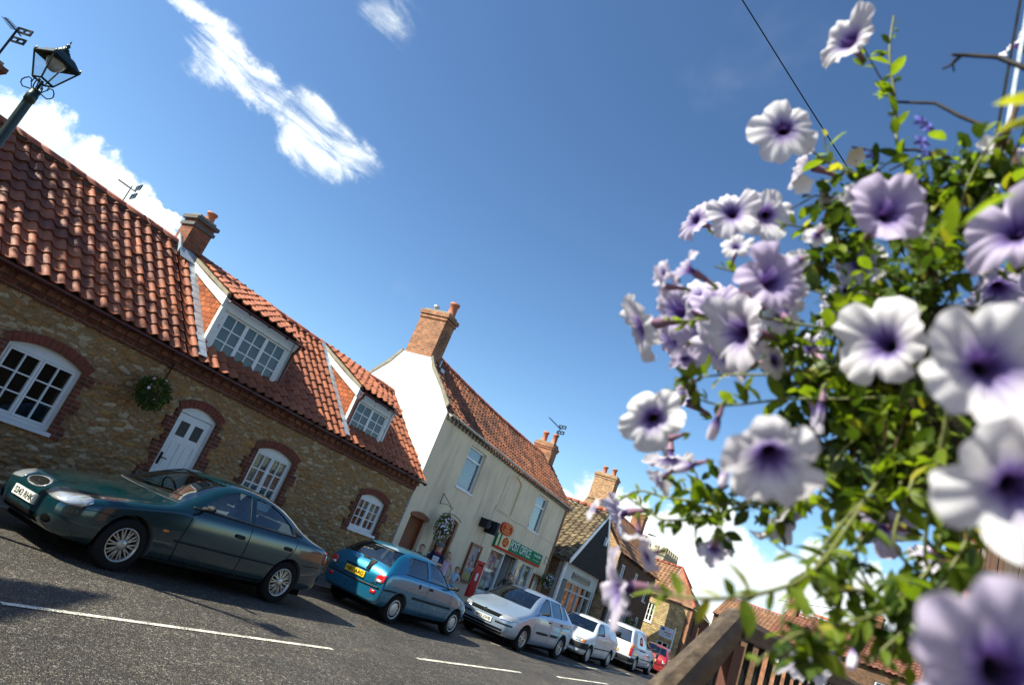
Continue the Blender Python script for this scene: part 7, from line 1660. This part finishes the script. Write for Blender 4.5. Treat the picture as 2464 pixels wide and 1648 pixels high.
for C_, d, L, m_ in BIGLEAVES:
    b = MB(); leaf(b, Vector(C_)-Vector(d).normalized()*L*.5, Vector(d), Vector((-.3, .4, .9)), L, L*.45, 0); b.build('broad_leaf', 'leaf_yellow' if m_ == 'y' else 'leaf_green', hb)
for pts, r, m_ in TWIGS:
    pts = [Vector(p) for p in pts]; b = MB(); b.tube(pts, [r*(1-.5*i/len(pts)) for i in range(len(pts))], 6); b.build('twig', 'stem_brown' if m_ == 'b' else 'stem_dark', hb)
for P in LOBELIA[::2]:
    b = MB(); P = Vector(P)
    for q_ in range(3):
        Q = P+rdir(rr)*.012
        for i in range(5): a = 2*math.pi*i/5; leaf(b, Q, Vector((math.sin(YAW)*math.cos(a), -math.cos(YAW)*math.cos(a), math.sin(a))), -fw+rdir(rr)*.5, .009, .005, 0)
    b.build('lobelia_flower', 'small_blue', hb)
for P in BACOPA:
    b = MB(); blossom(b, Vector(P), -fw+rdir(rr)*.5, .011, 0, rr=rr); b.build('small_white_flower', 'small_white', hb)
# moss-lined basket itself, inside the foliage, and the strap it hangs from
BCv = Vector((.72, -.03, 1.98)); F = Fr(BCv, (1, 0, 0), (0, 0, 1)); b = MB(); b.lathe(F, [(.001, -.13), (.06, -.12), (.10, -.08), (.125, 0), (.118, .01), (.001, -.005)], 20); b.build('moss_liner', 'moss', hb)
b = MB()
for i in range(8): a = math.pi*i/4; b.tube([BCv+Vector((.13*math.cos(a)*math.sin(t_), .13*math.sin(a)*math.sin(t_), -.14*math.cos(t_))) for t_ in [k*math.pi/12 for k in range(7)]], .0016, 4)
b.tube([BCv+Vector((.13*math.cos(a), .13*math.sin(a), 0)) for a in [2*math.pi*k/20 for k in range(21)]], .0022, 5); b.build('wire_frame', 'black_iron', hb)
b = MB(); top = Vector((.70, -.018, 2.62)); b.box(Fr((.70, -.012, 2.1), (0, -1, 0), (0, 0, 1), (-1, 0, 0)), -.0016, .0016, 0, .55, 0, .003); b.build('hanging_strap', 'black_iron', hb)
b = MB(); b.box(Fr((.705, -.016, 2.05), (0, -1, 0), (0, 0, 1), (-1, 0, 0)), .002, .006, 0, .60, 0, .003); b.build('bracket_plate', 'lead', hb)

# ================================================================ handrail and railings beside the camera
def woodmat():
    m, t = newmat('weathered_wood'); o = obs(t); g_ = t.noise(t.vm('MULTIPLY', o, (2.2, 40, 40)), 1.5, 5, .65); n = t.noise(o, 5, 4, .6)
    c = t.ramp(g_, [(.3, (.042, .028, .015)), (.5, (.092, .063, .035)), (.7, (.16, .12, .075))]); c = t.mix(1.0, c, t.rng(n, .3, .7, .7, 1.25), 'MULTIPLY')
    setb(t, Base_Color=c, Roughness=.55, Specular_IOR_Level=.4); bump(t, g_, .5, .002)
    m, t = newmat('barn_board'); u = uvs(t); g_ = t.noise(t.vm('MULTIPLY', u, (38, 1.1, 1)), 1.0, 5, .6); bd = t.n('ShaderNodeTexWhiteNoise', {'Vector': t.vm('SNAP', u, (.14, 50, 1))}); bd.noise_dimensions = '2D'
    c = t.ramp(bd.outputs[0], [(0, (.055, .030, .018)), (.4, (.10, .085, .075)), (.7, (.10, .045, .022)), (1, (.16, .14, .125))]); c = t.mix(1.0, c, t.rng(g_, .3, .7, .45, 1.5), 'MULTIPLY')
    setb(t, Base_Color=c, Roughness=.8); bump(t, g_, .5, .004)
woodmat()
PK = Vector((1.885, .335, 1.745)); A1 = Vector((.88, .285, 1.445)); B2 = Vector((3.9, .03, 1.745))
hr = thing('handrail', 'weathered wooden handrail rising to a peak over black iron balusters beside the camera', 'railing', (1.885, .335, .1))
def rail(A, B, w_, h, nm, ext=0.0):
    d = (B-A).normalized(); F = Fr(A, d, d.cross(Vector((0, 0, 1)).cross(d)).normalized()*-1 if False else (Vector((0, 0, 1))-d*d.z).normalized()); L = (B-A).length; b = MB()
    sec = [(-w_/2, -h*.5), (w_/2, -h*.5), (w_/2, h*.15), (w_*.32, h*.42), (0, h*.5), (-w_*.32, h*.42), (-w_/2, h*.15)]
    n = 14; vs = []
    for i in range(n+1):
        u = -ext+(L+2*ext)*i/n; vs += [F.p(u, y, x) for x, y in sec]
    k = len(sec); fs = [(i*k+j, i*k+(j+1) % k, (i+1)*k+(j+1) % k, (i+1)*k+j) for i in range(n) for j in range(k)]; fs += [tuple(reversed(range(k))), tuple(n*k+j for j in range(k))]
    b.mesh(vs, fs); return b.build(nm, 'weathered_wood', hr)
rail(A1, PK, .058, .066, 'sloping_rail', .01); rail(PK, B2, .075, .055, 'level_rail', .0)
b = MB(); b.box(Fr((PK.x-.01, PK.y-.0, 0), (1, -.12, 0), (0, 0, 1)), -.03, .05, .1, 1.70, -.03, .03); b.build('newel_post', 'rust_brown', hr) if 'rust_brown' in MAT else None
def bal(P, nm='baluster'):
    b = MB(); b.tube([Vector((P.x, P.y, .1)), Vector((P.x, P.y, P.z-.02))], .0085, 7); b.build(nm, 'black_iron', hr)
for i in range(9): bal(A1+(PK-A1)*(i+.4)/9.2)
for i in range(19): bal(PK+(B2-PK)*(i+.7)/19.4)
b = MB(); b.box(Fr((PK.x, PK.y, 0), (B2-PK)), .0, (B2-PK).length, .22, .25, -.012, .012); b.build('bottom_rail', 'black_iron', hr)
# dark boarded fence behind the railings
fn = thing('board_fence', 'dark brown boarded fence standing behind the iron balusters', 'fence', (3.6, -.05, .1))
FF = Fr((2.75, .155, 0), (1, -.155, 0), (0, 0, 1))
for i in range(9): b = MB(); b.box(FF, i*.15, i*.15+.14, .1, 1.60+.01*(i % 3), -.09, -.07); b.build('board', 'barn_board', fn)
b = MB(); b.box(FF, 0, 1.35, .5, .6, -.12, -.092); b.box(FF, 0, 1.35, 1.3, 1.4, -.12, -.092); b.build('rail', 'barn_board', fn)
# weathered barn end on the right
bn = thing('boarded_barn', 'barn end with weathered vertical boards and orange brick corner at the far right', 'building', (8, -2, 0))
b = MB(); b.box(Fr((7.0, -.395, 0), (0, -1, 0), (0, 0, 1), (-1, 0, 0)), 0, .12, 0, 4.4, -.9, .0); b.build('brick_corner', 'orange_brick', bn)
b = MB(); b.box(Fr((7.9, -.50, 0), (1, 0, 0), (0, 0, 1), (0, 1, 0)), 0, 5, 0, 4.4, -.25, .0); b.build('side_wall', 'black_timber', bn)
FBn = Fr((7.02, -.515, 0), (0, -1, 0), (0, 0, 1), (-1, 0, 0))
for i in range(28): b = MB(); b.box(FBn, i*.142, i*.142+.135, .05, 4.35+.03*math.sin(i*3.), -.03, .004*(i % 3)); b.build('board', 'barn_board', bn)
b = MB(); b.box(FBn, -.2, 4.1, 4.4, 4.5, -5, .15); b.box(FBn, 0, 4.0, 0, 4.3, -.3, -.1); b.build('roof', 'dark_mortar', bn)
# overhead wires
t = tag(None or (lambda b: (b.tube([Vector((4.4, 2.0, 7.0))+Vector((2.0, -1.0, -.5))*k+Vector((0, 0, .03*k*k)) for k in [-2.5, -2, -1.5, -1, -.5, 0, .5, 1, 1.5, 2, 3, 4]], .006, 5), b.build('overhead_cable', 'black_plastic'))[1])(MB()), 'thin black overhead cable crossing the blue sky above the flowers', 'cable')
t = tag((lambda b: (b.tube([Vector((34.7, 4.5, 5.0)), Vector((35, 2.0, 5.5)), Vector((36.8, -1.9, 7.8))], .012, 5), b.build('telephone_wire', 'black_plastic'))[1])(MB()), 'thin telephone wire above the far red roofs', 'wire')
opposite('town_house', 'tall brick house beyond the left end of the cottages', -12.5, -4.2, 11.3, 9.0, 'brown_brick', -1)
bpy.context.view_layer.update()
